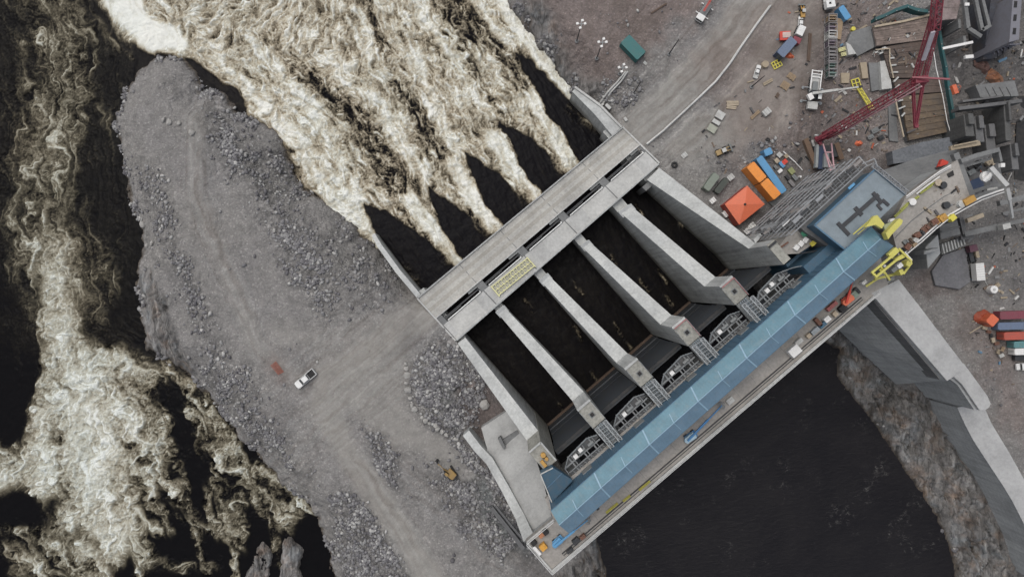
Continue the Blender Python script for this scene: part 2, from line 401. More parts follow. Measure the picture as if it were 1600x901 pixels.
# low bare bedrock with foliation: long ridges, steps and cracks
ca, sa = math.cos(math.radians(-80)), math.sin(math.radians(-80))
RX, RY = GX * ca + GY * sa, -GX * sa + GY * ca
wx = fbm(GX / 7, GY / 7, 4, 21) * 3.0
rr = ridged(RX / 16.0 + wx * 0.12, RY / 4.2 + wx * 0.35, 6, 31, 0.62)
step = np.floor((RY + wx * 1.6) / 2.3 + fbm(GX / 4, GY / 4, 3, 8)) * 0.0
rq = ridged(RX / 7.0 + wx * .2, RY / 1.5 + wx * .3, 4, 35, .6); rockh = (rr - 0.35) * 2.6 + fbm(GX / 4, GY / 7, 3, 33) * 0.7 - 1.1 * sstep(.35, .75, rq) * sstep(-.2, .4, fbm(GX / 8, GY / 8, 3, 36))
land += rock * rockh
bw = 6.5 + 2.5 * hn
dr = d_riv + wob * 1.8 + 1.5 * fbm(GX / 4.5, GY / 4.5, 4, 13, .65) * (GX < -40) + 0.5 * fbm(GX / 1.6, GY / 1.6, 3, 12)
bank = np.where(GX < -36, 9.0, 7.5) + 3.5 * wob
h_r = np.where(dr < 0, ZR - 3.2 * sstep(0, 5, -dr), ZR + (land - ZR) * np.clip(dr / bank, 0, 1) ** 0.8)
h_r = np.where((d_ch < 1.2) & (dr > 0), -12, h_r)
df = d_fo + 0.5 * wob + rock * 0.9 * (rr - 0.4)
h_f = np.where(df < 0, ZF - 4 * sstep(0, 4, -df), ZF + (land - ZF) * np.clip(df / 11.0, 0, 1) ** 0.7 + rock * 0.8 * rockh * sstep(0, 2, df))
h_c = np.where(d_ch < 0.2, -14, 1e3)
GZ = np.minimum.reduce([np.where(d_riv < 30, h_r, land), np.where(d_fo < 30, h_f, land), h_c, land + 3])
# ground behind the west abutment is filled to the crest platform
inside = (np.abs(GX) < 144) & (np.abs(GY) < 84)
isl = np.maximum(blob([(385,910),(398,866),(412,850),(425,862),(420,905),(405,940)], .9, -9, 1.6), blob([(438,842),(456,836),(470,860),(478,905),(440,935),(434,880)], .9, -9, 1.6))
GZ = np.where(isl > .02, np.maximum(GZ, ZR - 1.2 + isl * (1.9 + .8 * rockh)), GZ); rock = np.maximum(rock, isl)
slab = blob([(212,430),(240,420),(268,470),(285,540),(310,590),(270,570),(225,550)], 1.0, -6); bare = np.maximum(slab, isl)
wetr = np.maximum(1 - sstep(0.0, 1.5, GZ - ZR), (1 - sstep(0.0, 1.0, GZ - ZF)) * (d_fo < 6)) * (d_ch > 0) * (1 - isl)
print("ground", GX.shape)

def ground_mat():
    m, t, b = nt("ground"); p = pos(t)
    A = lambda k: N(t, "ShaderNodeAttribute", attribute_name=k).outputs["Fac"]
    ar, au, ak, ab, ad, ag, aw = [A(k) for k in ("road", "rubble", "rock", "brown", "dark", "green", "wet")]
    f0 = noise(t, p, 0.05, 4, 0.6); f1 = noise(t, p, 0.35, 7, 0.68); f2 = noise(t, p, 2.2, 6, 0.72)
    base = mix(t, ramp(t, f0, [(0.35, 0.0), (0.65, 1.0)]), (0.216, 0.209, 0.204), (0.240, 0.232, 0.220))
    base = mix(t, ab, base, (0.200, 0.165, 0.153))
    base = mix(t, ag, base, (0.185, 0.20, 0.20))
    base = mix(t, 1.0, base, ramp(t, f1, [(0.22, 0.62), (0.5, 1.0), (0.78, 1.28)]), 'MULTIPLY')
    # stones of three sizes, each with its own tone, dark gaps between them
    def stones(scale, lo, hi, gap):
        v = N(t, "ShaderNodeTexVoronoi"); setin(v, Scale=scale, Randomness=1.0); t.links.new(p, v.inputs["Vector"])
        s = N(t, "ShaderNodeSeparateColor"); t.links.new(v.outputs["Color"], s.inputs[0])
        tone = ramp(t, s.outputs[0], [(0.0, lo), (0.55, 0.95), (0.86, 1.12), (1.0, hi)])
        return mix(t, 1.0, tone, ramp(t, v.outputs["Distance"], [(0.25, 1.0), (0.75, gap)]), 'MULTIPLY'), v.outputs["Distance"]
    s1, d1 = stones(1.15, 0.55, 2.0, 0.55); s2, d2 = stones(2.6, 0.6, 1.9, 0.6); s3, d3 = stones(0.62, 0.6, 1.7, 0.6)
    fine = mix(t, 0.75, (1, 1, 1), s2)
    coarse = mix(t, ramp(t, noise(t, p, 0.25, 3, 0.6), [(0.4, 0.0), (0.6, 1.0)]), s1, mix(t, 1.0, s3, s2, 'MULTIPLY'))
    col = mix(t, 1.0, base, mix(t, au, mix(t, 0.55, (1, 1, 1), fine), coarse), 'MULTIPLY')
    # packed gravel roads: smooth, paler, with wheel-worn mottling
    rc = mix(t, 1.0, (0.262, 0.253, 0.232), ramp(t, f1, [(0.25, 0.80), (0.75, 1.14)]), 'MULTIPLY')
    rc = mix(t, 1.0, rc, ramp(t, f2, [(0.2, 0.86), (0.8, 1.12)]), 'MULTIPLY'); rc = mix(t, math_(t, 'MULTIPLY', ab, 0.7), rc, mix(t, 1.0, rc, (0.92, 0.80, 0.76), 'MULTIPLY'))
    trk = A("tracks")
    tr_c = ramp(t, math_(t, 'ADD', math_(t, 'MULTIPLY', trk, 0.9), 0.5), [(0.15, (0.70, 0.66, 0.64)), (0.42, (0.93, 0.91, 0.90)), (0.6, (1.0, 1.0, 1.0)), (0.9, (1.28, 1.27, 1.24))])
    col = mix(t, math_(t, 'MULTIPLY', ar, 0.82), col, rc); col = mix(t, 1.0, col, tr_c, 'MULTIPLY')
    mud = math_(t, 'MULTIPLY', ab, ramp(t, noise(t, p, 0.11, 6, 0.65, 0.6), [(0.46, 0.0), (0.62, 0.55)]))
    col = mix(t, mud, col, (0.095, 0.075, 0.064))
    # bedrock
    mp = N(t, "ShaderNodeMapping"); mp.inputs["Scale"].default_value = (0.42, 0.085, 0.3); t.links.new(p, mp.inputs[0])
    k1 = noise(t, mp.outputs[0], 1.0, 8, 0.64, 1.0); k2 = noise(t, p, 0.22, 5, 0.6)
    kc = ramp(t, k1, [(0.28, (0.035, 0.034, 0.034)), (0.42, (0.10, 0.095, 0.09)), (0.56, (0.19, 0.182, 0.175)), (0.75, (0.36, 0.35, 0.335))])
    mpb = N(t, "ShaderNodeMapping"); mpb.inputs["Scale"].default_value = (1.5, 0.32, 0.5); t.links.new(p, mpb.inputs[0])
    k3 = noise(t, mpb.outputs[0], 1.0, 6, 0.7, 1.2)
    kc = mix(t, 1.0, kc, ramp(t, k3, [(0.34, 0.35), (0.47, 0.95), (0.7, 1.35)]), 'MULTIPLY')
    kc = mix(t, ramp(t, k2, [(0.50, 0.0), (0.68, 0.6)]), kc, mix(t, 1.0, kc, (1.05, 0.72, 0.50), 'MULTIPLY'))
    kc = mix(t, ramp(t, noise(t, p, 0.13, 4, 0.6), [(0.52, 0.0), (0.66, 0.5)]), kc, mix(t, 1.0, kc, (0.8, 0.98, 1.12), 'MULTIPLY'))
    col = mix(t, ak, col, kc)
    col = mix(t, ad, col, mix(t, 1.0, col, (0.40, 0.385, 0.39), 'MULTIPLY'))
    col = mix(t, aw, col, mix(t, 1.0, col, (0.34, 0.28, 0.22), 'MULTIPLY'))
    t.links.new(col, b.inputs["Base Color"]); setin(b, Roughness=0.93)
    hh = math_(t, 'ADD', math_(t, 'MULTIPLY', d1, -0.5), math_(t, 'ADD', math_(t, 'MULTIPLY', d2, -0.25), math_(t, 'MULTIPLY', f2, 0.5)))
    inv = math_(t, 'SUBTRACT', 1.0, math_(t, 'MULTIPLY', ar, 0.85))
    inv = math_(t, 'MULTIPLY', inv, math_(t, 'SUBTRACT', 1.0, math_(t, 'MULTIPLY', ak, 0.8)))
    bump(t, b, math_(t, 'ADD', math_(t, 'MULTIPLY', hh, inv), math_(t, 'MULTIPLY', ak, math_(t, 'MULTIPLY', k1, 2.5))), 0.9, 0.5)
    return m
GM = ground_mat()
ATT = dict(tracks=tracks, road=road, rubble=rub, rock=np.clip(rock, 0, 1), brown=brown, dark=dark, green=green, wet=wetr)
ccx = 0.25 * (GX[:-1, :-1] + GX[1:, :-1] + GX[:-1, 1:] + GX[1:, 1:])
is_road = (road[:-1, :-1] > 0.62) & (road_e[:-1, :-1] < 0.3); is_roade = road_e[:-1, :-1] > 0.8
tag(grid_mesh("ground", GX, GY, GZ, ~(is_road | is_roade), GM, ATT), kind="structure")
tag(grid_mesh("gravel_road", GX, GY, GZ, is_road, GM, ATT), kind="structure")
tag(grid_mesh("haul_road", GX, GY, GZ, is_roade, GM, ATT), kind="structure")

def gz(x, y):
    """ground height under a point"""
    i = int(np.clip(np.searchsorted(gx, x), 1, len(gx) - 1)); j = int(np.clip(np.searchsorted(gy, y), 1, len(gy) - 1))
    return float(GZ[j, i])
def G(px, py, up=0.0):
    """point of the photograph -> place on the ground surface"""
    z = 0.0
    for _ in range(3):
        x, y, _z = P(px, py, z); z = gz(x, y)
    return (x, y, z + up)

# ------------------------------------------------------------------ loose stones (uncountable)
def stones_mesh(name, dens, n, rmin, rmax, mat, seed, label, cat):
    r = np.random.default_rng(seed)
    ii = np.argwhere(inside & (d_ch > 1.5)); w = dens[ii[:, 0], ii[:, 1]]; w = np.clip(w, 0, None) ** 2; w /= w.sum()
    k = ii[r.choice(len(ii), n, p=w)]
    cx = GX[k[:, 0], k[:, 1]] + r.uniform(-.2, .2, n); cy = GY[k[:, 0], k[:, 1]] + r.uniform(-.2, .2, n); cz = GZ[k[:, 0], k[:, 1]]
    ph = (1 + 5 ** .5) / 2
    iv = np.array([(-1,ph,0),(1,ph,0),(-1,-ph,0),(1,-ph,0),(0,-1,ph),(0,1,ph),(0,-1,-ph),(0,1,-ph),(ph,0,-1),(ph,0,1),(-ph,0,-1),(-ph,0,1)]) / 1.9
    ifc = np.array([(0,11,5),(0,5,1),(0,1,7),(0,7,10),(0,10,11),(1,5,9),(5,11,4),(11,10,2),(10,7,6),(7,1,8),(3,9,4),(3,4,2),(3,2,6),(3,6,8),(3,8,9),(4,9,5),(2,4,11),(6,2,10),(8,6,7),(9,8,1)])
    s = rmin + (rmax - rmin) * r.random(n) ** 3.2
    vv = iv[None] * (1 + r.uniform(-.28, .28, (n, 12, 1))) * s[:, None, None]
    vv = vv * np.stack([r.uniform(.75, 1.3, n), r.uniform(.6, 1.0, n), r.uniform(.45, .8, n)], -1)[:, None]
    a = r.uniform(0, 6.28, n); c_, s_ = np.cos(a)[:, None], np.sin(a)[:, None]
    x = vv[..., 0] * c_ - vv[..., 1] * s_ + cx[:, None]; y = vv[..., 0] * s_ + vv[..., 1] * c_ + cy[:, None]; z = vv[..., 2] + (cz + s * .25)[:, None]
    co = np.stack([x, y, z], -1).reshape(-1, 3); f = (ifc[None] + 12 * np.arange(n)[:, None, None]).reshape(-1, 3)
    me = bpy.data.meshes.new(name); me.vertices.add(len(co)); me.vertices.foreach_set("co", co.astype(np.float32).ravel())
    me.loops.add(f.size); me.loops.foreach_set("vertex_index", f.ravel().astype(np.int32))
    me.polygons.add(len(f)); me.polygons.foreach_set("loop_start", np.arange(0, f.size, 3, dtype=np.int32)); me.update(calc_edges=True)
    at = me.attributes.new("tone", 'FLOAT', 'POINT'); at.data.foreach_set("value", np.repeat(r.random(n), 12).astype(np.float32))
    me.materials.append(mat); o = bpy.data.objects.new(name, me); SC.collection.objects.link(o)
    return tag(o, label, cat, kind="stuff")
def stone_mat():
    m, t, b = nt("stone"); p = pos(t); a = N(t, "ShaderNodeAttribute", attribute_name="tone").outputs["Fac"]
    c = ramp(t, a, [(0.0, (0.10, 0.095, 0.10)), (0.35, (0.165, 0.16, 0.165)), (0.7, (0.22, 0.215, 0.215)), (0.9, (0.30, 0.295, 0.285)), (1.0, (0.44, 0.43, 0.41))])
    c = mix(t, 1.0, c, ramp(t, noise(t, p, 1.7, 5, 0.7), [(0.3, 0.75), (0.7, 1.15)]), 'MULTIPLY')
    t.links.new(c, b.inputs["Base Color"]); setin(b, Roughness=0.9); return m
STONE = stone_mat()
onland = (np.minimum(GZ - ZR, 99) > 0.15) & ((GZ > ZF + .1) | (d_fo > 6))
dens = (rub ** 1.5 + 0.12 * sstep(-.2, .5, wob)) * onland * (1 - road) * (1 - 0.93 * np.clip(rock, 0, 1)) * (1 - slab) * (0.35 + sstep(-.3, .5, fbm(GX / 5, GY / 5, 4, 91)))
stones_mesh("rubble", dens, 20000, 0.10, 0.62, STONE, 4, "loose grey blasted rubble strewn over the gravel banks", "rubble")
shore = np.exp(-np.abs(dr - 1.0) / 1.3) * (dr > -1.2) * (d_ch > 2) * (1 - slab) + .35 * .8 * np.exp(-np.abs(df - 1.0) / 1.0) * (df > -.5) * (d_ch > 2)
shore = shore * sstep(-.1, .5, fbm(GX / 6, GY / 6, 4, 222)); stones_mesh("shore_stones", shore, 3200, 0.12, 0.7, STONE, 5, "band of stones along the waterline", "stones")
# ------------------------------------------------------------------ river with foam
# coverage of foam is laid out as strokes along the real currents, then broken up by advected turbulence
wx0, wx1, wy0, wy1, ws = -146.0, 70.0, -80.0, 80.0, 0.20
WX, WY = np.meshgrid(np.arange(wx0, wx1, ws), np.arange(wy0, wy1, ws))
kx = F / (H - ZR); QX = WX * kx + 800; QY = 450.5 - WY * kx            # same grid in photo units, river level
def lnd(line, X=None, Y=None):
    """distance to a polyline plus its tangent field"""
    best = np.full(QX.shape, 1e18); tx = np.zeros_like(QX); ty = np.zeros_like(QX)
    for (ax, ay), (bx, by) in zip(line, line[1:]):
        ex, ey = bx - ax, by - ay; L = ex * ex + ey * ey
        t = np.clip(((QX - ax) * ex + (QY - ay) * ey) / L, 0, 1)
        d = (QX - ax - ex * t) ** 2 + (QY - ay - ey * t) ** 2
        m = d < best; best = np.where(m, d, best); L = L ** .5
        tx = np.where(m, ex / L, tx); ty = np.where(m, ey / L, ty)
    return np.sqrt(best), tx, ty
VX = np.zeros_like(QX); VY = np.zeros_like(QX); VW = np.zeros_like(QX) + 1e-6
CV = np.full(QX.shape, 0.10); TB = np.full(QX.shape, 0.10)              # coverage, turbulence
def flow(line, w):
    global VX, VY, VW
    d, tx, ty = lnd(line); k = np.exp(-(d / w) ** 2) + 1e-4; VX += k * tx; VY += k * ty; VW += k
n_a = fbm(QX / 60, QY / 60, 5, 51, .6); n_b = fbm(QX / 60 + 40, QY / 60, 5, 52, .6)
n_c = fbm(QX / 17, QY / 17, 4, 53, .6); n_d = fbm(QX / 17 + 20, QY / 17, 4, 54, .6)
def paint(line, w, cov, turb, a=1.0, edge=0.5, wob=1.0, f=True, taper=None):
    global CV, TB, QX, QY
    ox, oy = QX, QY; s = min(w, 60) * wob
    QX = ox + s * (0.8 * n_a + 0.35 * n_c); QY = oy + s * (0.8 * n_b + 0.35 * n_d)
    d, tx, ty = lnd(line); QX, QY = ox, oy
    k = a * (1 - sstep(1 - edge, 1 + edge, d / (w / 2)))
    CV = CV * (1 - k) + cov * k
    if turb is not None: TB = TB * (1 - k) + turb * k
    if f: flow(line, w * 0.8)
def area(poly, soft, cov, turb, wobm=1.0):
    global CV, TB
    X = QX + soft * wobm * (1.4 * n_c + n_a); Y = QY + soft * wobm * (1.4 * n_d + n_b)
    k = 1 - sstep(-soft, soft, sdf_poly(X, Y, poly)); CV = CV * (1 - k) + cov * k
    if turb is not None: TB = TB * (1 - k) + turb * k

# --- main tailrace current, from the bridge towards the north-west
area([(655,470),(960,205),(895,140),(860,95),(820,40),(790,-40),(120,-60),(190,60),(250,78),(290,92),(310,130),(372,172),(440,210),(455,250),(470,285),(520,318),(575,370)], 7, 0.63, 0.52, .7)
for l in ([(715,405),(660,330),(600,235),(540,150),(470,70),(400,0),(380,-60)], [(775,355),(720,250),(665,140),(600,40),(560,-60)],
          [(835,300),(780,190),(720,90),(670,0),(640,-60)], [(890,255),(850,150),(790,60),(730,-20),(700,-60)],
          [(590,380),(540,300),(480,220),(400,140),(310,80),(230,20),(200,-60)], [(955,215),(890,140),(840,80),(790,20),(760,-60)]): flow(l, 70)
for l, w in (([(735,60),(700,10),(670,-40)], 30), ([(840,150),(790,85),(745,30),(700,-30)], 34), ([(800,225),(755,150),(715,90),(680,60)], 36), ([(740,330),(700,270),(660,190),(620,130)], 30),
             ([(690,380),(655,320),(610,250),(560,190),(515,150)], 34), ([(560,190),(520,150),(480,130)], 30), ([(500,130),(440,100),(420,60)], 24), ([(600,80),(575,20),(570,-20)], 20), ([(620,300),(590,265)], 36)):
    paint(l, w * .85, 0.31, 0.60, 0.9, .8, .7)
for l, w in (([(330,110),(380,150),(440,190),(480,235),(520,290),(575,350)], 26), ([(566,312),(535,262),(505,205),(470,150),(430,100),(390,60)], 18), ([(668,293),(640,240),(610,195),(585,150)], 20),
             ([(720,235),(690,190),(660,130),(648,80)], 20), ([(773,184),(745,150),(700,80),(660,20),(650,-30)], 20), ([(802,82),(770,40),(740,0),(720,-30)], 14), ([(575,95),(578,60),(565,20)], 16),
             ([(540,110),(500,90),(450,40),(400,10)], 12), ([(420,20),(470,45),(530,95),(560,110)], 9), ([(300,30),(360,110),(420,160)], 16), ([(480,250),(530,330),(590,380)], 22)):
    paint(l, w, 0.88, 0.45, 0.9, .7, .7)
for l, w in (([(320,40),(380,40),(430,60),(500,60)], 60), ([(240,60),(300,90)], 12), ([(350,0),(420,10)], 50)): paint(l, w, 0.62, 0.55, 0.7, .7)
# white tongue round the head of the island
area([(130,-60),(225,-60),(228,20),(245,36),(270,42),(292,62),(298,80),(280,82),(262,76),(243,86),(215,72),(196,48),(170,20)], 5, 0.98, 0.16, .8)
# dark eddy east of the island's head
area([(288,90),(310,88),(330,112),(352,128),(374,140),(388,170),(376,190),(340,160),(314,144),(300,112)], 4, 0.10, 0.12)
for l in ([(300,82),(330,105),(355,125),(380,135),(392,165)],): paint(l, 12, 0.66, 0.5, .7)
# ground-hugging spray wakes below the pier noses, and the glassy jets between them
for l, w in (([(716,408),(700,388),(672,352),(640,310)], 26), ([(775,358),(756,330),(730,295),(705,262)], 26), ([(836,302),(815,276),(795,250),(770,215)], 26), ([(893,255),(876,222),(852,180),(835,150)], 26), ([(648,455),(620,415),(590,375),(570,345)], 7), ([(930,190),(885,136),(842,84),(800,30),(785,0)], 22)):
    paint(l, w, 0.92, 0.30, .9, .35, .3)
def jet(poly): area(poly, 2.3, 0.05, 0.13, 1.7)
jet([(566,314),(600,328),(640,352),(664,374),(690,393),(708,414),(720,430),(665,480),(655,455),(625,415),(600,388),(584,360)])
jet([(666,292),(705,316),(730,333),(758,358),(772,375),(728,415),(716,400),(700,374),(684,345),(676,318)])
jet([(723,235),(752,252),(782,272),(809,302),(830,315),(845,325),(800,375),(784,349),(764,329),(747,293),(732,262)])
jet([(775,186),(800,200),(835,218),(856,242),(882,269),(895,285),(865,330),(846,298),(829,284),(811,258),(800,224),(783,202)])
jet([(802,82),(830,94),(852,116),(874,140),(896,160),(955,212),(960,240),(930,270),(900,250),(888,226),(877,205),(857,184),(838,144),(820,112)])
for l in ([(770,400),(740,362),(700,330)],): pass
for x, y in ((700,410),(765,368),(828,318),(880,262),(650,440),(905,190),(925,205)): paint([(x, y), (x - 14, y - 20)], 16, 0.30, 0.55, .6, .8, 1.0, False)

# --- the old river channel west of the island, flowing south
paint([(60,-40),(80,30),(92,100),(80,160),(66,230),(62,300),(70,370),(90,440)], 125, 0.31, 0.34, 1, .8)
paint([(120,-20),(128,60),(118,110)], 40, .30, .35, .7)
paint([(95,60),(110,130),(95,200),(78,260)], 55, 0.42, 0.45, .7, .7)
paint([(62,230),(80,280),(75,340),(85,400),(95,450)], 60, 0.46, 0.36, .8, .7)
paint([(10,330),(30,370),(80,400)], 12, .45, .4, .7); paint([(30,300),(50,330),(90,320)], 9, .6, .4, .8)
paint([(130,380),(165,400),(160,450),(150,500)], 34, .30, .32, .9, .8)
paint([(78,400),(88,450),(92,500),(98,560),(105,620)], 66, 0.66, 0.42, .95, .6)
paint([(85,440),(92,500),(95,560),(100,600)], 26, 0.82, 0.4, .8, .6)
area([(58,600),(70,560),(140,530),(190,540),(250,568),(262,590),(262,640),(268,700),(240,790),(200,790),(190,880),(130,901),(120,860),(60,800),(62,745),(0,752),(-20,720),(40,690),(52,640)], 9, 0.74, 0.52, 1.3)
paint([(100,520),(130,620),(110,700),(30,745),(-20,760)], 40, 0.84, 0.40, .8, .7)
paint([(130,600),(140,680),(160,760),(200,840)], 50, 0.88, 0.38, .8, .7); paint([(170,560),(215,580),(262,590)], 30, 0.80, .5, .8)
paint([(190,600),(232,650),(262,700),(270,770)], 24, 0.5, .6, .8)
paint([(60,640),(66,700),(70,780)], 16, 0.9, .4, .6); paint([(190,720),(182,790),(150,880),(130,930)], 46, .74, .5, .9)
paint([(210,745),(240,790),(255,825)], 22, .22, .55, .8); paint([(215,795),(240,825),(266,825)], 10, .9, .3, .9, .4)
paint([(140,820),(100,850),(68,840)], 14, .7, .4, .8); paint([(85,660),(92,720)], 14, .35, .5, .7); paint([(200,690),(225,730)], 16, .2, .5, .8)
paint([(0,860),(40,850),(60,901),(70,940)], 50, .34, .4, .8); paint([(120,835),(150,845)], 16, .12, .2, .7)
# breaking tongues along the island's south-west shore
paint([(262,600),(300,650),(330,700),(370,740),(400,780),(470,790)], 60, .22, .40, .8)
for l in ([(262,566),(275,596),(268,640),(255,690)], [(300,600),(304,640),(312,670),(306,700)], [(330,625),(350,670),(378,710),(420,740),(465,770)], [(285,700),(288,745),(265,775),(300,800)],
          [(345,700),(340,750),(325,790),(345,830),(372,820),(372,770)], [(250,750),(280,780),(310,800)], [(430,790),(450,830),(470,790),(488,800)], [(380,730),(400,790),(360,860),(370,900)], [(262,640),(240,700),(236,760)]):
    paint(l, 13, .66, .75, .9, .9, 2.2); paint([(x + 3, y + 2) for x, y in l], 6, .84, .6, .55, .9, 3.0)
for l in ([(352,730),(360,780),(350,830)], [(310,640),(330,690)], [(400,760),(450,800)], [(240,880),(330,880)]): paint(l, 26, .42, .45, .7, .7)
for l in ([(268,690),(280,740)], [(300,720),(305,850)], [(395,800),(420,860),(480,860),(500,901)], [(270,610),(290,680)], [(20,640),(10,560),(0,450)], [(25,800),(95,790)]): paint(l, 32, .05, .12, .8, .6)
paint([(40,900),(90,880),(130,901)], 40, .40, .4, .7)
for l, w_ in (([(262,690),(292,750),(305,830),(320,901)], 9), ([(200,780),(228,840),(222,910)], 12), ([(300,640),(338,710),(352,800)], 9), ([(-10,815),(60,835),(100,868),(170,905)], 14), ([(330,640),(372,700),(398,742)], 12), ([(240,790),(300,820),(380,850)], 8), ([(110,770),(90,830),(60,901)], 12), ([(400,780),(430,830),(440,880)], 9), ([(0,690),(20,740),(60,770)], 10), ([(270,590),(330,650),(372,716)], 8)):
    paint(l, w_, .62, .75, .85, 1.0, 2.6)
# edges and thin lines of drifting foam on the calm water
for l in ([(0,40),(60,30),(120,20)], [(0,140),(40,120),(60,90)], [(20,500),(40,600)], [(185,120),(170,200),(185,330),(200,420)], [(140,520),(200,520),(230,560)], [(150,30),(190,100),(180,160)]): paint(l, 30, .15, .25, .7, .9)
for l in ([(148,20),(165,45),(190,80),(208,92)], [(10,175),(0,180)], [(150,165),(165,185),(172,200)], [(65,255),(45,235),(30,270)], [(60,20),(120,15),(150,60),(150,110)]): paint(l, 4, .8, .3, .8, .6, 2.0)
flow([(0,-50),(20,200),(10,450),(0,700),(-20,901)], 90); flow([(200,100),(190,300),(200,500),(260,560),(400,700),(500,850)], 60)
for l in ([(110,620),(40,700),(-20,740)], [(120,640),(80,740),(60,800)], [(140,640),(160,760),(140,901)], [(160,600),(230,700),(270,780)], [(200,570),(280,640),(330,760),(380,901)]): flow(l, 40)

CALM = np.clip(1 - sstep(210, 300, QX - 0.25 * np.clip(QY - 560, 0, 400)) + sstep(560, 640, QY), 0, 1) * sstep(0, 60, QY + 260 - 0.0 * QX) * (1 - sstep(110, 190, QX - .6 * QY))
for x, y in ((905, 448), (828, 478), (968, 512), (1036, 432), (985, 540), (1045, 470), (930, 590), (1060, 345), (995, 330), (880, 640), (1005, 445), (900, 520), (845, 560), (960, 410), (1085, 420), (1010, 560)):
    paint([(x - 5, y - 8), (x, y), (x + 7, y + 9)], 5, .34, .6, .75, .9, 2.5, False)
for l in ([(985, 592), (972, 570), (955, 552)], [(1082, 540), (1062, 522), (1045, 500)], [(862, 690), (845, 668), (838, 650)], [(1148, 478), (1120, 470), (1090, 440)], [(1225, 420), (1190, 415), (1140, 385)], [(925, 660), (905, 640), (890, 612)]): paint(l, 5, .22, .5, .8, .9, 2.0, False)
area([(700, 560), (1010, 290), (1180, 430), (880, 720)], 10, .075, .11)  if False else None
VX /= VW; VY /= VW; L = np.sqrt(VX ** 2 + VY ** 2) + 1e-6; VX /= L; VY /= L
# turbulent swirls on top of the mean current (curl of a noise potential)
def curl(s, seed, a):
    pn = fbm(QX / s, QY / s, 3, seed, .6); gy_, gx_ = np.gradient(pn); g = a * s
    return -gy_ * g, gx_ * g
SX = np.zeros_like(VX); SY = np.zeros_like(VX)
for s, seed, a in ((46, 61, 1.3), (18, 62, 0.9), (8, 63, .2)):
    cx, cy = curl(s, seed, a); g_ = 1 + CALM * ({46: 2.0, 18: .18, 8: 0}[s] - 1); SX += cx * g_; SY += cy * g_
tw = np.clip(TB * 2.0, 0.15, 1.2) * (0.17 + 0.12 * CALM)
FX = VX + SX * tw * 1.4; FY = -VY + SY * tw * 1.4     # grid rows grow northwards
L = np.sqrt(FX ** 2 + FY ** 2) + 1e-6; FX = (FX / L).astype(np.float32); FY = (FY / L).astype(np.float32)
ny, nx = QX.shape
def lic(src, steps, h=0.9):
    jj, ii = np.meshgrid(np.arange(nx, dtype=np.float32), np.arange(ny, dtype=np.float32)); acc = src.copy(); wsum = 1.0
    for sg in (1, -1):
        x, y = jj.copy(), ii.copy()
        for k in range(steps):
            xi = np.clip(x, 0, nx - 1.001); yi = np.clip(y, 0, ny - 1.001); a = xi.astype(np.int32); b = yi.astype(np.int32)
            vx = FX[b, a]; vy = FY[b, a]; x = x + sg * h * vx; y = y + sg * h * vy
            xi = np.clip(x, 0, nx - 1.001); yi = np.clip(y, 0, ny - 1.001); a = xi.astype(np.int32); b = yi.astype(np.int32); fx = xi - a; fy = yi - b
            s = (src[b, a] * (1 - fx) + src[b, a + 1] * fx) * (1 - fy) + (src[b + 1, a] * (1 - fx) + src[b + 1, a + 1] * fx) * fy
            w = math.cos(0.5 * math.pi * k / steps); acc += w * s; wsum += w
    return acc / wsum
# filaments: bright lines where sharp ridges of warped noise run along the current
w1 = fbm(QX / 22, QY / 22, 3, 71) * 14; w2 = fbm(QX / 22 + 9, QY / 22, 3, 72) * 14
s1 = ridged((QX + w1) / 10, (QY + w2) / 10, 4, 73, .62).astype(np.float32)
s2 = ridged((QX + w2) / 4.2, (QY + w1) / 4.2, 3, 74, .6).astype(np.float32)
s3 = RNG.random(QX.shape).astype(np.float32)
def nrm(a): a = a - a.mean(); return a / (a.std() + 1e-9)
k1 = (CALM > .5)
f1 = nrm(lic(s1, 9)); f2 = nrm(lic(s2, 8)); f3 = nrm(lic(s3, 8))
g1 = nrm(lic(s1, 30, 1.1)); g2 = nrm(lic(s2, 24, 1.1)); g3 = nrm(lic(s3, 26))
f1 = f1 * (1 - CALM) + g1 * CALM; f2 = f2 * (1 - CALM) + g2 * CALM; f3 = f3 * (1 - CALM) + g3 * CALM
lump = nrm(fbm(QX / 11 + w1 / 11, QY / 11, 4, 81, .62)); big = nrm(fbm(QX / 40, QY / 40 + w2 / 40, 4, 82, .55))
# torn, feathered edges: break the coverage up, then let the current drag it out
rag = (CV + TB * 0.42 * (0.4 * lump + 0.45 * f1) * np.clip(CV * 3, 0, 1) * (1 - CV * .5)).astype(np.float32)
CVd = lic(rag, 16, 1.2); CVs = lic(rag, 9, 1.0)
crisp = np.clip((0.22 - TB) / 0.08, 0, 1) * (1 - CALM)
CVf = np.where(CALM > 0.01, CVd * CALM + CVs * (1 - CALM), CVs); CVf = CVf * (1 - crisp) + CV * crisp
def billow(s, seed, wv=0.0):
    x = QX / s + wv * fbm(QX / s / 2.2, QY / s / 2.2, 2, seed + 5); y = QY / s + wv * fbm(QX / s / 2.2 + 7, QY / s / 2.2, 2, seed + 6)
    return nrm(np.abs(perlin(x, y, seed)) ** .7 + .55 * np.abs(perlin(x * 2.1, y * 2.1, seed + 1)) ** .7)
bil = billow(12, 91, 1.2); bil2 = billow(5.5, 95, 1.0); stripe = nrm(lic(fbm(QX / 9, QY / 9, 3, 99, .7).astype(np.float32), 40, 1.3))
grain = nrm(RNG.random(QX.shape) + RNG.random(QX.shape)); grain = nrm(grain[:, :] + np.roll(grain, 1, 0) + np.roll(grain, 1, 1) + np.roll(np.roll(grain, 1, 0), 1, 1)); fine = nrm(fbm(QX / 3.2, QY / 3.2, 3, 207, .7))
low = sstep(530, 590, QY) * CALM; CVf = CVf * (1 - .9 * low * (1 - sstep(.08, .36, CVf))) + .05 * low * sstep(.45, .75, CVf)
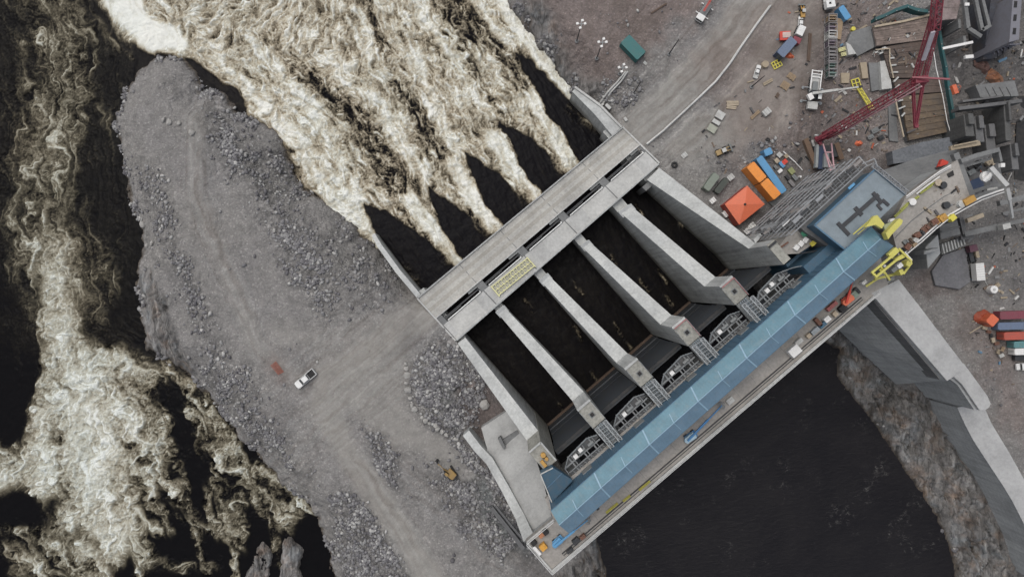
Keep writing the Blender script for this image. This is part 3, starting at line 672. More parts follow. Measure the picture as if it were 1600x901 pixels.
turb = (0.30 * f1 + 0.28 * f2 + 0.28 * f3) + 0.20 * grain + 0.34 * fine + (1 - CALM) * (0.36 * bil + 0.30 * bil2 + 0.30 * stripe + .1 * lump) + CALM * (.30 * lump + .20 * big + .28 * bil2 + .25 * bil - .10 * f1 - .08 * f3)
foam = CVf * (1 - .10 * CALM) + TB * (0.24 - .01 * CALM) * turb
# thin bright crests
thin = np.maximum(sstep(.9, 1.9, 0.55 * f2 + 0.75 * f3), sstep(1.0, 2.0, .8 * f1 + .5 * f3))
foam += (TB > .12) * thin * 0.20 * sstep(.10, .35, CVf)
# dark pockets between the boils
foam -= 0.15 * sstep(.7, 1.9, -(0.6 * bil + 0.4 * f2 + .5 * stripe)) * sstep(.3, .6, TB) * (1 - .75 * sstep(.35, .6, CV)) * (1 - .65 * CALM)
foam = np.clip(foam, 0, 1.12)
WZ = ZR + np.where(TB > .1, 1, .5) * (0.55 * foam + 0.30 * TB * lump * (CV > .15) + 0.22 * TB * f1 * 0.6 + 0.10 * TB * f2) + 0.10 * fbm(QX / 14, QY / 14, 3, 83)
WZ += 0.5 * sstep(0, 1, CV) * TB * big
cc = ~(sdf_poly(WX, WY, [(c[0], c[1]) for c in fore]) < 6)[:-1, :-1]
d_land = np.minimum(sdf_poly(WX, WY, river), sdf_poly(WX, WY, chan))
cc &= (d_land < 6)[:-1, :-1]

def water_mat(name, foamy):
    m, t, b = nt(name); p = pos(t)
    if foamy:
        a = N(t, "ShaderNodeAttribute", attribute_name="foam").outputs["Fac"]
        tb = N(t, "ShaderNodeAttribute", attribute_name="turb").outputs["Fac"]
        n1 = noise(t, p, 1.6, 7, 0.75, 0.6); n2 = noise(t, p, 5.5, 4, 0.7)
        k = math_(t, 'MULTIPLY', math_(t, 'SUBTRACT', math_(t, 'ADD', math_(t, 'MULTIPLY', n1, 0.7), math_(t, 'MULTIPLY', n2, 0.3)), 0.5), math_(t, 'ADD', math_(t, 'MULTIPLY', tb, 0.95), 0.03))
        a = math_(t, 'ADD', a, k)
        c = ramp(t, a, [(0.05, (0.0082, 0.0076, 0.0088)), (0.17, (0.0155, 0.0135, 0.012)), (0.28, (0.062, 0.052, 0.037)), (0.40, (0.155, 0.130, 0.092)),
                        (0.54, (0.295, 0.255, 0.188)), (0.68, (0.44, 0.40, 0.315)), (0.86, (0.56, 0.545, 0.47)), (1.0, (0.70, 0.695, 0.64))])
        cm = N(t, 'ShaderNodeAttribute', attribute_name='calm').outputs['Fac']
        c = mix(t, cm, c, mix(t, 1.0, c, ramp(t, a, [(0.25, (0.74, 0.76, 0.74)), (0.6, (0.80, 0.84, 0.87)), (0.9, (0.92, 0.945, 0.96))]), 'MULTIPLY'))
        big_ = noise(t, p, 0.06, 4, 0.6)
        c = mix(t, ramp(t, big_, [(0.4, 0.0), (0.6, 0.55)]), c, mix(t, 1.0, c, (0.93, 0.97, 0.99), 'MULTIPLY'))
        t.links.new(c, b.inputs["Base Color"])
        t.links.new(ramp(t, a, [(0.1, 0.22), (0.5, 0.8)]), b.inputs["Roughness"])
        bump(t, b, math_(t, 'MULTIPLY', n1, math_(t, 'ADD', tb, 0.02)), 0.4, 0.3)
        t.links.new(ramp(t, a, [(0.1, 0.02), (0.4, 0.08)]), b.inputs["Specular IOR Level"])
    else:
        mp = N(t, "ShaderNodeMapping"); mp.inputs["Rotation"].default_value = (0, 0, math.radians(-30)); mp.inputs["Scale"].default_value = (1.0, 2.2, 1); t.links.new(p, mp.inputs[0])
        n1 = noise(t, mp.outputs[0], 0.55, 7, 0.68, 0.5); n2 = noise(t, p, 0.04, 4, 0.6, 1.0)
        c = mix(t, ramp(t, n2, [(0.35, 0.0), (0.65, 1.0)]), (0.0095, 0.009, 0.011), (0.0145, 0.0135, 0.015))
        w = N(t, "ShaderNodeTexNoise"); setin(w, Scale=0.33, Detail=8, Roughness=0.68, Distortion=1.4); t.links.new(mp.outputs[0], w.inputs["Vector"])
        ridge = math_(t, 'ABSOLUTE', math_(t, 'SUBTRACT', w.outputs["Fac"], 0.5), 0)
        wisps = math_(t, 'MULTIPLY', ramp(t, ridge, [(0.0, 1.0), (0.02, 0.0)]), ramp(t, noise(t, p, 0.13, 3, 0.6), [(0.56, 0.0), (0.68, 1.0)]))
        wisps = math_(t, 'MULTIPLY', wisps, ramp(t, noise(t, p, 0.9, 3, 0.6), [(0.48, 0.0), (0.62, 1.0)]))
        c = mix(t, math_(t, 'MULTIPLY', wisps, 0.5), c, (0.30, 0.29, 0.27))
        t.links.new(c, b.inputs["Base Color"]); setin(b, Roughness=0.3); b.inputs["Specular IOR Level"].default_value = 0.10
        bump(t, b, n1, 0.6, 0.5)
    return m
tag(grid_mesh("river_water", WX, WY, WZ, cc, water_mat("river_water", True), dict(foam=foam, turb=TB, calm=CALM)), kind="structure")
# beyond the detailed reach the same river goes on as plain dark water
fy = np.arange(-90, 120, 1.2)
m_fb = water_mat("forebay_water", False)
mb = MB(); mb.prism([(-900, -900), (-146.2, -900), (-146.2, 900), (-900, 900)], ZR - 1, ZR - 0.1); mb.prism([(-146, 80), (30, 80), (30, 900), (-146, 900)], ZR - 1, ZR - 0.1)
mb.prism([(-146, -900), (-30, -900), (-30, -80.2), (-146, -80.2)], ZR - 1, ZR - 0.1)
tag(mb.build("outer_river_water", m_fb), kind="structure")
XX, YY = np.meshgrid(np.arange(10, 150, .6), np.arange(-260, 6, .6))
gate_line = (XX - B0[0]) * V[0] + (YY - B0[1]) * V[1]
FZ = ZF + 0.05 * fbm(XX / 3, YY / 3, 3, 15)
tag(grid_mesh("forebay_water", XX, YY, FZ, (gate_line > 9.5)[:-1, :-1], m_fb, {}), kind="structure")
# ------------------------------------------------------------------ concrete spillway
CON = m_concrete("concrete", (0.47, 0.48, 0.47), 0.75, lines=.4)
CON2 = m_concrete("concrete_side", (0.36, 0.37, 0.37), 0.5, streak=-0.25)
DECK = m_concrete("concrete_deck", (0.44, 0.43, 0.40), 0.8, lines=0.3, ang=39.6)
DECK2 = m_concrete("concrete_strip", (0.48, 0.48, 0.465), 0.6, lines=0.45, ang=40.0)
BLKC = m_concrete("concrete_block", (0.345, 0.34, 0.305), 1.1)
YARDC = m_concrete("concrete_dusty", (0.33, 0.31, 0.285), 0.7)
GREYC = m_concrete("concrete_grey", (0.18, 0.183, 0.183), 0.7)
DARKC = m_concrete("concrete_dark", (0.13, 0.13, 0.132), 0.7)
STEEL = m_paint("steel_galvanised", (0.28, 0.30, 0.31), 0.5, 0.4)
DSTEEL = m_paint("steel_dark", (0.035, 0.038, 0.042), 0.6, 0.2)
RUST = m_paint("rusty_steel", (0.16, 0.075, 0.05), 0.8)
WHITE = m_paint("white_paint", (0.70, 0.70, 0.68), 0.45, dirt=0.2)
BLUE = m_paint("blue_cladding", (0.085, 0.17, 0.255), 0.45, 0.1, dirt=0.25)
BLUE_D = m_paint("deep_blue_cladding", (0.055, 0.12, 0.18), 0.5, 0.1, dirt=0.3)
YEL = m_paint("yellow_paint", (0.62, 0.55, 0.08), 0.45, dirt=0.25)
PYEL = m_paint("pale_yellow_paint", (0.60, 0.58, 0.30), 0.5, dirt=0.3)
ORA = m_paint("orange_paint", (0.76, 0.275, 0.045), 0.5, dirt=0.2)
ORR = m_paint("orange_red_paint", (0.64, 0.15, 0.07), 0.55, dirt=0.15)
RED = m_paint("red_paint", (0.21, 0.035, 0.052), 0.5, dirt=0.2)
BRRED = m_paint("bright_red_paint", (0.55, 0.05, 0.03), 0.5, dirt=0.2)
LBLUE = m_paint("light_blue_paint", (0.10, 0.29, 0.50), 0.45, dirt=0.2)
SBLUE = m_paint("slate_blue_paint", (0.13, 0.17, 0.25), 0.5, dirt=0.2)
NBLUE = m_paint("navy_paint", (0.03, 0.05, 0.10), 0.5, dirt=0.2)
TEAL = m_paint("teal_paint", (0.02, 0.13, 0.13), 0.5, dirt=0.2)
BLACK = m_paint("black_rubber", (0.012, 0.012, 0.013), 0.75, dirt=0.2)
GLASS = m_paint("dark_glass", (0.015, 0.018, 0.022), 0.12, dirt=0.0)
WOOD = m_paint("raw_timber", (0.30, 0.22, 0.14), 0.8, dirt=0.4)
PWOOD = m_paint("pale_timber", (0.42, 0.35, 0.26), 0.8, dirt=0.4)
GREYP = m_paint("grey_paint", (0.17, 0.18, 0.18), 0.55, dirt=0.3)
TAN = m_paint("tan_tarpaulin", (0.34, 0.28, 0.20), 0.8, dirt=0.3)
PALE = m_paint("pale_panel", (0.46, 0.46, 0.44), 0.6, dirt=0.35)
MACHY = m_paint("machine_yellow", (0.48, 0.27, 0.06), 0.5, dirt=0.35)
BROWNM = m_paint("brown_dirt", (0.11, 0.075, 0.055), 0.9, dirt=0.4)

def part(root, name, mat, fn, bevel=0.0, label=None, smooth=False):
    m = MB(tuple(root.location)); fn(m); o = m.build(name, mat, root, smooth, bevel)
    if label: o["label"] = label
    return o
def thing1(name, label, cat, mat, fn, group=None, bevel=0.0):
    m = MB(); fn(m); c = np.mean(np.array(m.v), 0); z = min(p[2] for p in m.v); m.off = (float(c[0]), float(c[1]), float(z))
    o = m.build(name, mat, None, False, bevel); o.location = m.off
    return tag(o, label, cat, group)

# --- piers: sloping wall, step up to the gate block, hatch with a dark opening
dirT = Vector((V[0], V[1], 0))
pier_px = [((775,486),(786,477)), ((843,437),(854,427)), ((907,383),(918,375)), ((967,330),(983,319))]
pier_lab = ["narrow concrete spillway pier, first from the gravel island side", "concrete spillway pier beside the yellow lifting frame, second from the gravel island",
            "concrete spillway pier, middle of the run with a reddish stained gate block", "wide looking concrete spillway pier next to the yard side wall"]
def xy(p): return (p[0], p[1])
def slope_poly(a, b, c, d):
    """prism with its own z per corner"""
    return [a, b, c, d]
for i, (l, r) in enumerate(pier_px):
    k = i + 1; b = (B0[0] + BS[0] * k, B0[1] + BS[1] * k)
    bl = D(0, 0, ZC, b); br = D(3.3, 0, ZC, b)
    L0, R0 = P(*l, 0.3), P(*r, 0.3)
    root = empty("concrete_pier", ((L0[0] + R0[0]) / 2, (L0[1] + R0[1]) / 2, ZR - 2.5), pier_lab[i], "spillway pier", "piers between the spillway gates")
    def wall(m):
        t = 0.0
        # nose under the bridge
        n0 = (L0[0] - V[0] * 12.2, L0[1] - V[1] * 12.2); n1 = (R0[0] - V[0] * 12.2, R0[1] - V[1] * 12.2); nn = ((n0[0] + n1[0]) / 2 - V[0] * 1.2, (n0[1] + n1[1]) / 2 - V[1] * 1.2)
        m.prism([xy(n0), nn, xy(n1), (R0[0] - .01, R0[1]), (L0[0], L0[1])], -14, -1.6)
        m.prism([L0, (bl[0], bl[1], 17.0), (br[0], br[1], 17.0), R0], -14, None)
    part(root, "pier_wall", CON, wall)
    def nib(m):
        a = Vector(L0); c = Vector(R0); e = Vector((V[0], V[1], 0))
        m.prism([tuple(a - (c - a) * .12 + e * .1 + Vector((0, 0, .5))), tuple(c + (c - a) * .12 + e * .1 + Vector((0, 0, .5))), tuple(c + (c - a) * .12 + e * 2.0 + Vector((0, 0, .7))), tuple(a - (c - a) * .12 + e * 2.0 + Vector((0, 0, .7)))], -1.5, None)
    part(root, "bearing_nib", CON2, nib)
    part(root, "gate_block", BLKC, lambda m: m.prism([xy(D(-0.05, -0.3, 0, b)), xy(D(3.35, -0.3, 0, b)), xy(D(3.35, 5.0, 0, b)), xy(D(-0.05, 5.0, 0, b))], ZC - .5, ZC), 0.08)
    part(root, "block_wall", CON, lambda m: m.prism([xy(D(-0.03, -0.28, 0, b)), xy(D(3.33, -0.28, 0, b)), xy(D(3.33, 4.98, 0, b)), xy(D(-0.03, 4.98, 0, b))], -14, ZC - .5))
    part(root, "kerb", CON, lambda m: (m.prism([xy(D(-0.1, -0.35, 0, b)), xy(D(3.4, -0.35, 0, b)), xy(D(3.4, 0.15, 0, b)), xy(D(-0.1, 0.15, 0, b))], ZC - 0.8, ZC + 0.3),))
    h = part(root, "hatch_frame", GREYP, lambda m: m.prism([xy(D(1.1, 2.0, 0, b)), xy(D(2.3, 2.0, 0, b)), xy(D(2.3, 3.2, 0, b)), xy(D(1.1, 3.2, 0, b))], ZC, ZC + 0.12))
    part(root, "hatch_opening", BLACK, lambda m: m.prism([xy(D(1.3, 2.2, 0, b)), xy(D(2.1, 2.2, 0, b)), xy(D(2.1, 3.0, 0, b)), xy(D(1.3, 3.0, 0, b))], ZC, ZC + 0.16))
    if i >= 2:
        part(root, "guard_rail", m_paint("pink_primer", (0.42, 0.16, 0.16), 0.6), lambda m: [m.bar(D(0.1, .2, ZC + z, b), D(3.3, .2, ZC + z, b), .09) for z in (.5, 1.0)] + [m.bar(D(3.3, .2, ZC + z, b), D(3.3, 4.9, ZC + z, b), .09) for z in (.5, 1.0)])
    def rails(m):
        for u in (-0.02, 3.32):
            for v in (0.3, 1.8, 3.3, 4.8): m.bar(D(u, v, ZC, b), D(u, v, ZC + 1.1, b), .07)
            m.bar(D(u, .3, ZC + 1.1, b), D(u, 4.8, ZC + 1.1, b), .07)
    part(root, "railing", STEEL, rails)

# --- side walls of the spillway
b5 = (B0[0] + BS[0] * 5, B0[1] + BS[1] * 5)
def abut(name, label, L0, R0, b, w, mat=CON):
    bl = D(0, 0, 17, b); br = D(w, 0, 17, b)
    root = empty(name, ((L0[0] + R0[0]) / 2, (L0[1] + R0[1]) / 2, -12), label, "side wall")
    def wall(m):
        m.prism([L0, bl, br, R0], -14, None)
        a = (L0[0] - V[0] * 16.5, L0[1] - V[1] * 16.5); c = (R0[0] - V[0] * 16.5, R0[1] - V[1] * 16.5)
        m.prism([xy(a), xy(c), (R0[0] - .01, R0[1]), (L0[0], L0[1])], -14, -1.6)
    part(root, "wall", mat, wall)
    return root
r0 = abut("spillway_side_wall", "long pale concrete wall bounding the spillway on the gravel island side", P(715,536,.5), P(727,527,.5), (B0[0] - .4, B0[1] - .3), 3.4)
part(r0, "gate_block", BLKC, lambda m: m.prism([xy(D(-0.4, -0.3)), xy(D(3.0, -0.3)), xy(D(3.0, 5.0)), xy(D(-0.4, 5.0))], -14, ZC), .08)
part(r0, "kerb", CON, lambda m: m.path([D(-.3, -.1, ZC + .2), D(2.9, -.1, ZC + .2), D(2.9, 4.9, ZC + .2)], .35, 4))
part(r0, "hatch_opening", BLACK, lambda m: m.prism([xy(D(1.0, 1.9)), xy(D(2.0, 1.9)), xy(D(2.0, 3.1)), xy(D(1.0, 3.1))], ZC, ZC + .05))
def win(m):
    m.cyl(D(1.6, 2.2, ZC + .05), .55, .7, 14); m.cyl(D(1.6, 3.3, ZC + .05), .4, .5, 12); m.box(D(.5, 3.6, ZC), (.7, 1.5, .8), UA)
part(r0, "winch", MACHY, win)
r5 = abut("spillway_side_wall", "tall broad concrete wall bounding the spillway beside the construction yard", P(1011,281,.5), P(1030,262,.5), b5, 1.9)
part(r5, "gate_block", BLKC, lambda m: m.prism([xy(D(0.0, -0.2, 0, b5)), xy(D(2.0, -0.2, 0, b5)), xy(D(2.0, 5.2, 0, b5)), xy(D(0.0, 5.2, 0, b5))], ZC - .5, ZC), .08)
part(r5, "block_wall", CON, lambda m: m.prism([xy(D(0.02, -0.18, 0, b5)), xy(D(1.98, -0.18, 0, b5)), xy(D(1.98, 5.18, 0, b5)), xy(D(0.02, 5.18, 0, b5))], -14, ZC - .5))
part(r5, "return_wall", CON, lambda m: m.prism([D(1.9, -.1, 17, b5)[:3], (*xy(D(2.2, -1.0, 0, b5)), 16.8), (*xy(D(4.2, -1.2, 0, b5)), 17.0), (*xy(D(4.2, -.5, 0, b5)), 17.0)], -2, None))
part(r5, "edge_beam", DSTEEL, lambda m: m.prism([xy(D(0.02, .1, 0, b5)), xy(D(1.9, .1, 0, b5)), xy(D(1.9, .55, 0, b5)), xy(D(0.02, .55, 0, b5))], ZC, ZC + .5))
part(r5, "bearing_shelf", GREYC, lambda m: m.prism([P(1004,292,0)[:2], P(1014,283,0)[:2], P(1020,289,0)[:2], P(1010,298,0)[:2]], -14, -.4))

# --- training walls downstream of the bridge
def twall(name, label, pts, w, zt, zb=-14, cat="training wall"):
    """pts: top centre line given in photo units at height zt"""
    q = [Vector(P(a, b, z)) for (a, b, z) in pts]; root = empty(name, (q[0].x, q[0].y, zb), label, cat)
    def f(m):
        for i, (a, b) in enumerate(zip(q, q[1:])):
            d = (b - a).normalized(); n = Vector((-d.y, d.x, 0)).normalized()
            n0 = n; n1 = n
            if i > 0: pd = (a - q[i - 1]).normalized(); n0 = (n + Vector((-pd.y, pd.x, 0)).normalized()).normalized()
            if i < len(q) - 2: nd = (q[i + 2] - b).normalized(); n1 = (n + Vector((-nd.y, nd.x, 0)).normalized()).normalized()
            wa = w[i] / 2; wb = w[i + 1] / 2
            m.prism([tuple(a - n0 * wa), tuple(b - n1 * wb), tuple(b + n1 * wb), tuple(a + n0 * wa)], zb, None)
    part(root, "wall", CON, f); return root
twall("training_wall", "slim grey wall along the gravel island, running down into the white foam", [(654,462,.0), (622,424,-.5), (593,384,-1.5), (583,366,-4)], [1.3, 1.3, 1.2, 1.0], 0)
rt = twall("training_wall", "broad grey wall running from the bridge down to the brown river bank", [(964,205,.0), (934,173,-.2), (897,140,-.6)], [3.2, 2.4, 1.4], 0)
part(rt, "top_kerb", DECK2, lambda m: m.path([P(971,199,.15), P(938,165,.05), P(898,136,-.3)], .5, 4))
aproot = twall("retaining_wall", "crooked freestanding retaining wall beside the grey concrete apron", [(728,676,5), (746,700,7), (765,720,9), (790,764,14), (812,806,19), (826,840,25)], [2.0] * 4 + [2.2, 2.6], 0, -3, "retaining wall")
for f_ in aproot.children: f_.name = "wall"
ap = [(733,680,4), (765,660,4), (792,640,4.2), (815,655,8), (838,720,17), (850,745,22), (862,800,26), (828,835,24), (812,806,16), (785,760,10), (762,716,6), (745,694,4.5)]
ap = [P(a, b, z) for a, b, z in ap]
def apron(m):
    # sloping slab cast against the wall, in three bays
    rows = [[P(752,668,3.5), P(795,640,3.5)], [P(764,712,6.5), P(815,668,6.5)], [P(790,760,12), P(836,712,12)], [P(812,804,18), P(850,756,18)], [P(832,842,23.5), P(862,808,23.5)]]
    for (a, b), (c, d) in zip(rows, rows[1:]): m.prism([a, c, d, b], -2, None)
thing1("concrete_apron", "grey concrete apron slab between the crooked retaining wall and the spillway wall", "concrete apron", m_concrete("apron_concrete", (.36, .36, .35), .5, lines=.1), apron)
def ledge(m):
    m.prism([P(780,690,7), P(808,672,7), P(813,680,7), P(785,698,7)], 1, 7.0); m.prism([P(778,687,9)[:2], P(782,684,9)[:2], P(790,700,9)[:2], P(786,703,9)[:2]], 4, 8)
thing1("concrete_step", "low concrete step cast on the upper end of the grey apron", "concrete step", GREYC, ledge)
# cut strip beside the apron: dark trench pieces
thing1("drain_channel", "narrow dark drain channel at the foot of the retaining wall", "drain channel", DARKC,
       lambda m: (m.path([P(768,792,2), P(795,826,2), P(818,856,2)], 1.0, 4), m.path([P(775,790,2.3), P(802,824,2.3), P(821,846,2.3)], .5, 4)))

# --- bridge over the tailrace
A_, B_, C_, D_ = P(653,465,0), P(972,200,0), P(1029,256,0), P(713,531,0)
def BQ(s, t, z=0.0):
    """s along the bridge 0..1, t across it 0 (downstream)..1"""
    x0 = (A_[0] + (B_[0] - A_[0]) * s, A_[1] + (B_[1] - A_[1]) * s); x1 = (D_[0] + (C_[0] - D_[0]) * s, D_[1] + (C_[1] - D_[1]) * s)
    return (x0[0] + (x1[0] - x0[0]) * t, x0[1] + (x1[1] - x0[1]) * t, z)
def bq(m, s0, s1, t0, t1, z0, z1): m.prism([BQ(s0, t0)[:2], BQ(s1, t0)[:2], BQ(s1, t1)[:2], BQ(s0, t1)[:2]], z0, z1)
br = empty("road_bridge", BQ(.5, .3, -1.5), "pale concrete road bridge crossing the foaming tailrace below the piers", "bridge")
part(br, "deck", DECK, lambda m: bq(m, 0, 1, 0, .475, -1.4, 0.05))
part(br, "kerb", DECK2, lambda m: (bq(m, 0, 1, -.012, .012, -1.0, .45), bq(m, 0, 1, .463, .487, -1.0, .35)))
for k in range(1, 5): part(br, "expansion_joint", GREYC, lambda m: bq(m, k / 5 - .0012, k / 5 + .0012, .015, .46, .0, .056))
tyre = m_concrete("worn_concrete", (0.365, 0.35, 0.315), .6)
part(br, "worn_lane", tyre, lambda m: (bq(m, 0, 1, .12, .19, 0, .062), bq(m, 0, 1, .27, .34, 0, .062)))
s2 = empty("gate_bridge", BQ(.5, .8, -1.5), "narrower pale deck with slots and white pipes on the gate side of the road bridge", "bridge")
part(s2, "deck", DECK2, lambda m: [bq(m, k / 5 + .002, (k + 1) / 5 - .002, .655, 1, -1.4, .12) for k in range(5)])
part(s2, "girder", DSTEEL, lambda m: (bq(m, 0, 1, .56, .585, -1.2, -.05), bq(m, 0, 1, .625, .652, -1.2, .0)))
part(s2, "edge_beam", CON, lambda m: bq(m, 0, 1, .985, 1.02, -1.3, .30))
for k in range(5):
    a, b_ = k / 5 + .03, (k + 1) / 5 - .012
    part(s2, "pipe", WHITE, lambda m: (m.bar(BQ(a, .64, .45), BQ(b_, .64, .45), .32, None, 8), m.bar(BQ(a, .64, .45), BQ(a, .665, .1), .28, None, 8), m.bar(BQ(b_, .64, .45), BQ(b_, .615, .1), .28, None, 8)))
    part(s2, "cross_beam", GREYC, lambda m: (bq(m, k / 5 - .008 if k else 0, k / 5 + .022, .487, .655, -1.2, .02), bq(m, k / 5 + .022, k / 5 + .1, .575, .60, -1.0, -.3)))
    part(s2, "slot_cover", GREYP, lambda m: bq(m, k / 5 + .15, (k + 1) / 5 - .006, .490, .535, -.6, -.12))
part(s2, "cross_beam", GREYC, lambda m: bq(m, .992, 1.0, .487, .655, -1.2, .02))
for k in range(1, 5): part(s2, "joint", GREYC, lambda m: bq(m, k / 5 - .002, k / 5 + .002, .656, .984, -1.0, .05))
for s in (-.006, 1.0): part(br, "end_kerb", DECK2, lambda m: bq(m, s, s + .006, 0, 1.0, -1.4, .35))
part(br, "railing", STEEL, lambda m: [m.bar(BQ(k / 44, .0, .4), BQ(k / 44, .0, 1.4), .05) for k in range(45)] + [m.bar(BQ(0, 0, z), BQ(1, 0, z), .055) for z in (.9, 1.4)])
part(s2, "railing", STEEL, lambda m: [m.bar(BQ(k / 44, 1.0, .3), BQ(k / 44, 1.0, 1.3), .05) for k in range(45)] + [m.bar(BQ(0, 1.0, z), BQ(1, 1.0, z), .055) for z in (.8, 1.3)])
# yellow lifting frame lying on the strip
lf = empty("lifting_frame", P(801,432,.15), "pale yellow steel lifting frame lying on the narrow gate bridge deck", "lifting frame")
q0, q1, q2, q3 = P(768,448,.6), P(824,403,.6), P(835,415,.6), P(779,461,.6)
def lfr(m):
    L_ = lambda a, b, t: tuple(a[i] + (b[i] - a[i]) * t for i in range(3))
    m.bar(q0, q1, .28); m.bar(q3, q2, .28); m.bar(L_(q0, q3, .5), L_(q1, q2, .5), .22)
    m.bar(L_(q0, q3, -.1), L_(q0, q3, 1.15), .32); m.bar(L_(q1, q2, -.1), L_(q1, q2, 1.15), .32)
part(lf, "chord", PYEL, lfr)
def lfb(m):
    L_ = lambda a, b, t: tuple(a[i] + (b[i] - a[i]) * t for i in range(3))
    for k in range(13):
        t = k / 12; m.bar(L_(q0, q1, t), L_(q3, q2, t), .14)
        if k < 12: m.bar(L_(q0, q1, t), L_(L_(q0, q1, t + 1 / 12), L_(q3, q2, t + 1 / 12), .5), .1); m.bar(L_(q3, q2, t + 1 / 12), L_(L_(q0, q1, t), L_(q3, q2, t), .5), .1)
part(lf, "brace", PYEL, lfb)

# --- crest platform, gates, hoists
cr = empty("crest_deck", D(30, 14, 20), "long dusty concrete crest deck carrying the blue building above the dark reservoir", "dam deck")
part(cr, "slab", YARDC, lambda m: (m.prism([xy(D(-13.1, 13.7)), xy(D(-5.6, 13.9)), xy(D(-4.2, 9.6)), xy(D(84, 9.6)), xy(D(84, 14.5)), xy(D(80, 22.7)), xy(D(-13.2, 22.1))], ZC - 1.6, ZC)))
part(cr, "upstream_wall", CON2, lambda m: [m.prism([xy(D(13.22 * k - .6, 14)), xy(D(13.22 * k + 3.9, 14)), xy(D(13.22 * k + 3.9, 21.4)), xy(D(13.22 * k - .6, 21.4))], -14, ZC - 1.7) for k in range(6)] + [m.prism([xy(D(-12.5, 14.5)), xy(D(-3, 14.5)), xy(D(-3, 21.5)), xy(D(-12.5, 21.5))], -6, ZC - 1.7)])
part(cr, "kerb", DECK2, lambda m: (m.bar(D(-13.1, 21.9, ZC + .3), D(76, 22.5, ZC + .3), .5), m.bar(D(-13, 13.9, ZC + .2), D(-13, 21.9, ZC + .2), .4), m.bar(D(-13, 13.9, ZC + .2), D(-5.6, 14.0, ZC + .2), .35)))
part(cr, "crane_rail", DSTEEL, lambda m: (m.bar(D(-9, 20.6, ZC + .12), D(74, 21.0, ZC + .12), .22), m.bar(D(-9, 21.1, ZC + .12), D(74, 21.5, ZC + .12), .12)))
def crail(m):
    for k in range(60):
        u = -13 + 90 * k / 59; m.bar(D(u, 22.1, ZC + .5), D(u, 22.1, ZC + 1.6), .08)
    for z in (1.0, 1.6): m.bar(D(-13.1, 22.1, ZC + z), D(77, 22.4, ZC + z), .09)
    for k in range(7): v = 14 + 8 * k / 6; m.bar(D(-13.15, v, ZC + .3), D(-13.15, v, ZC + 1.5), .08)
    m.bar(D(-13.15, 13.9, ZC + 1.5), D(-13.15, 22.1, ZC + 1.5), .1); m.bar(D(-13, 13.9, ZC + 1.5), D(-5.7, 14, ZC + 1.5), .1)
part(cr, "railing", WHITE, crail)
part(cr, "panel_joint", GREYC, lambda m: [m.bar(D(u, 15.6, ZC + .0), D(u, 20.2, ZC + .0), .06, .02) for u in np.arange(-3, 70, 4.4)])

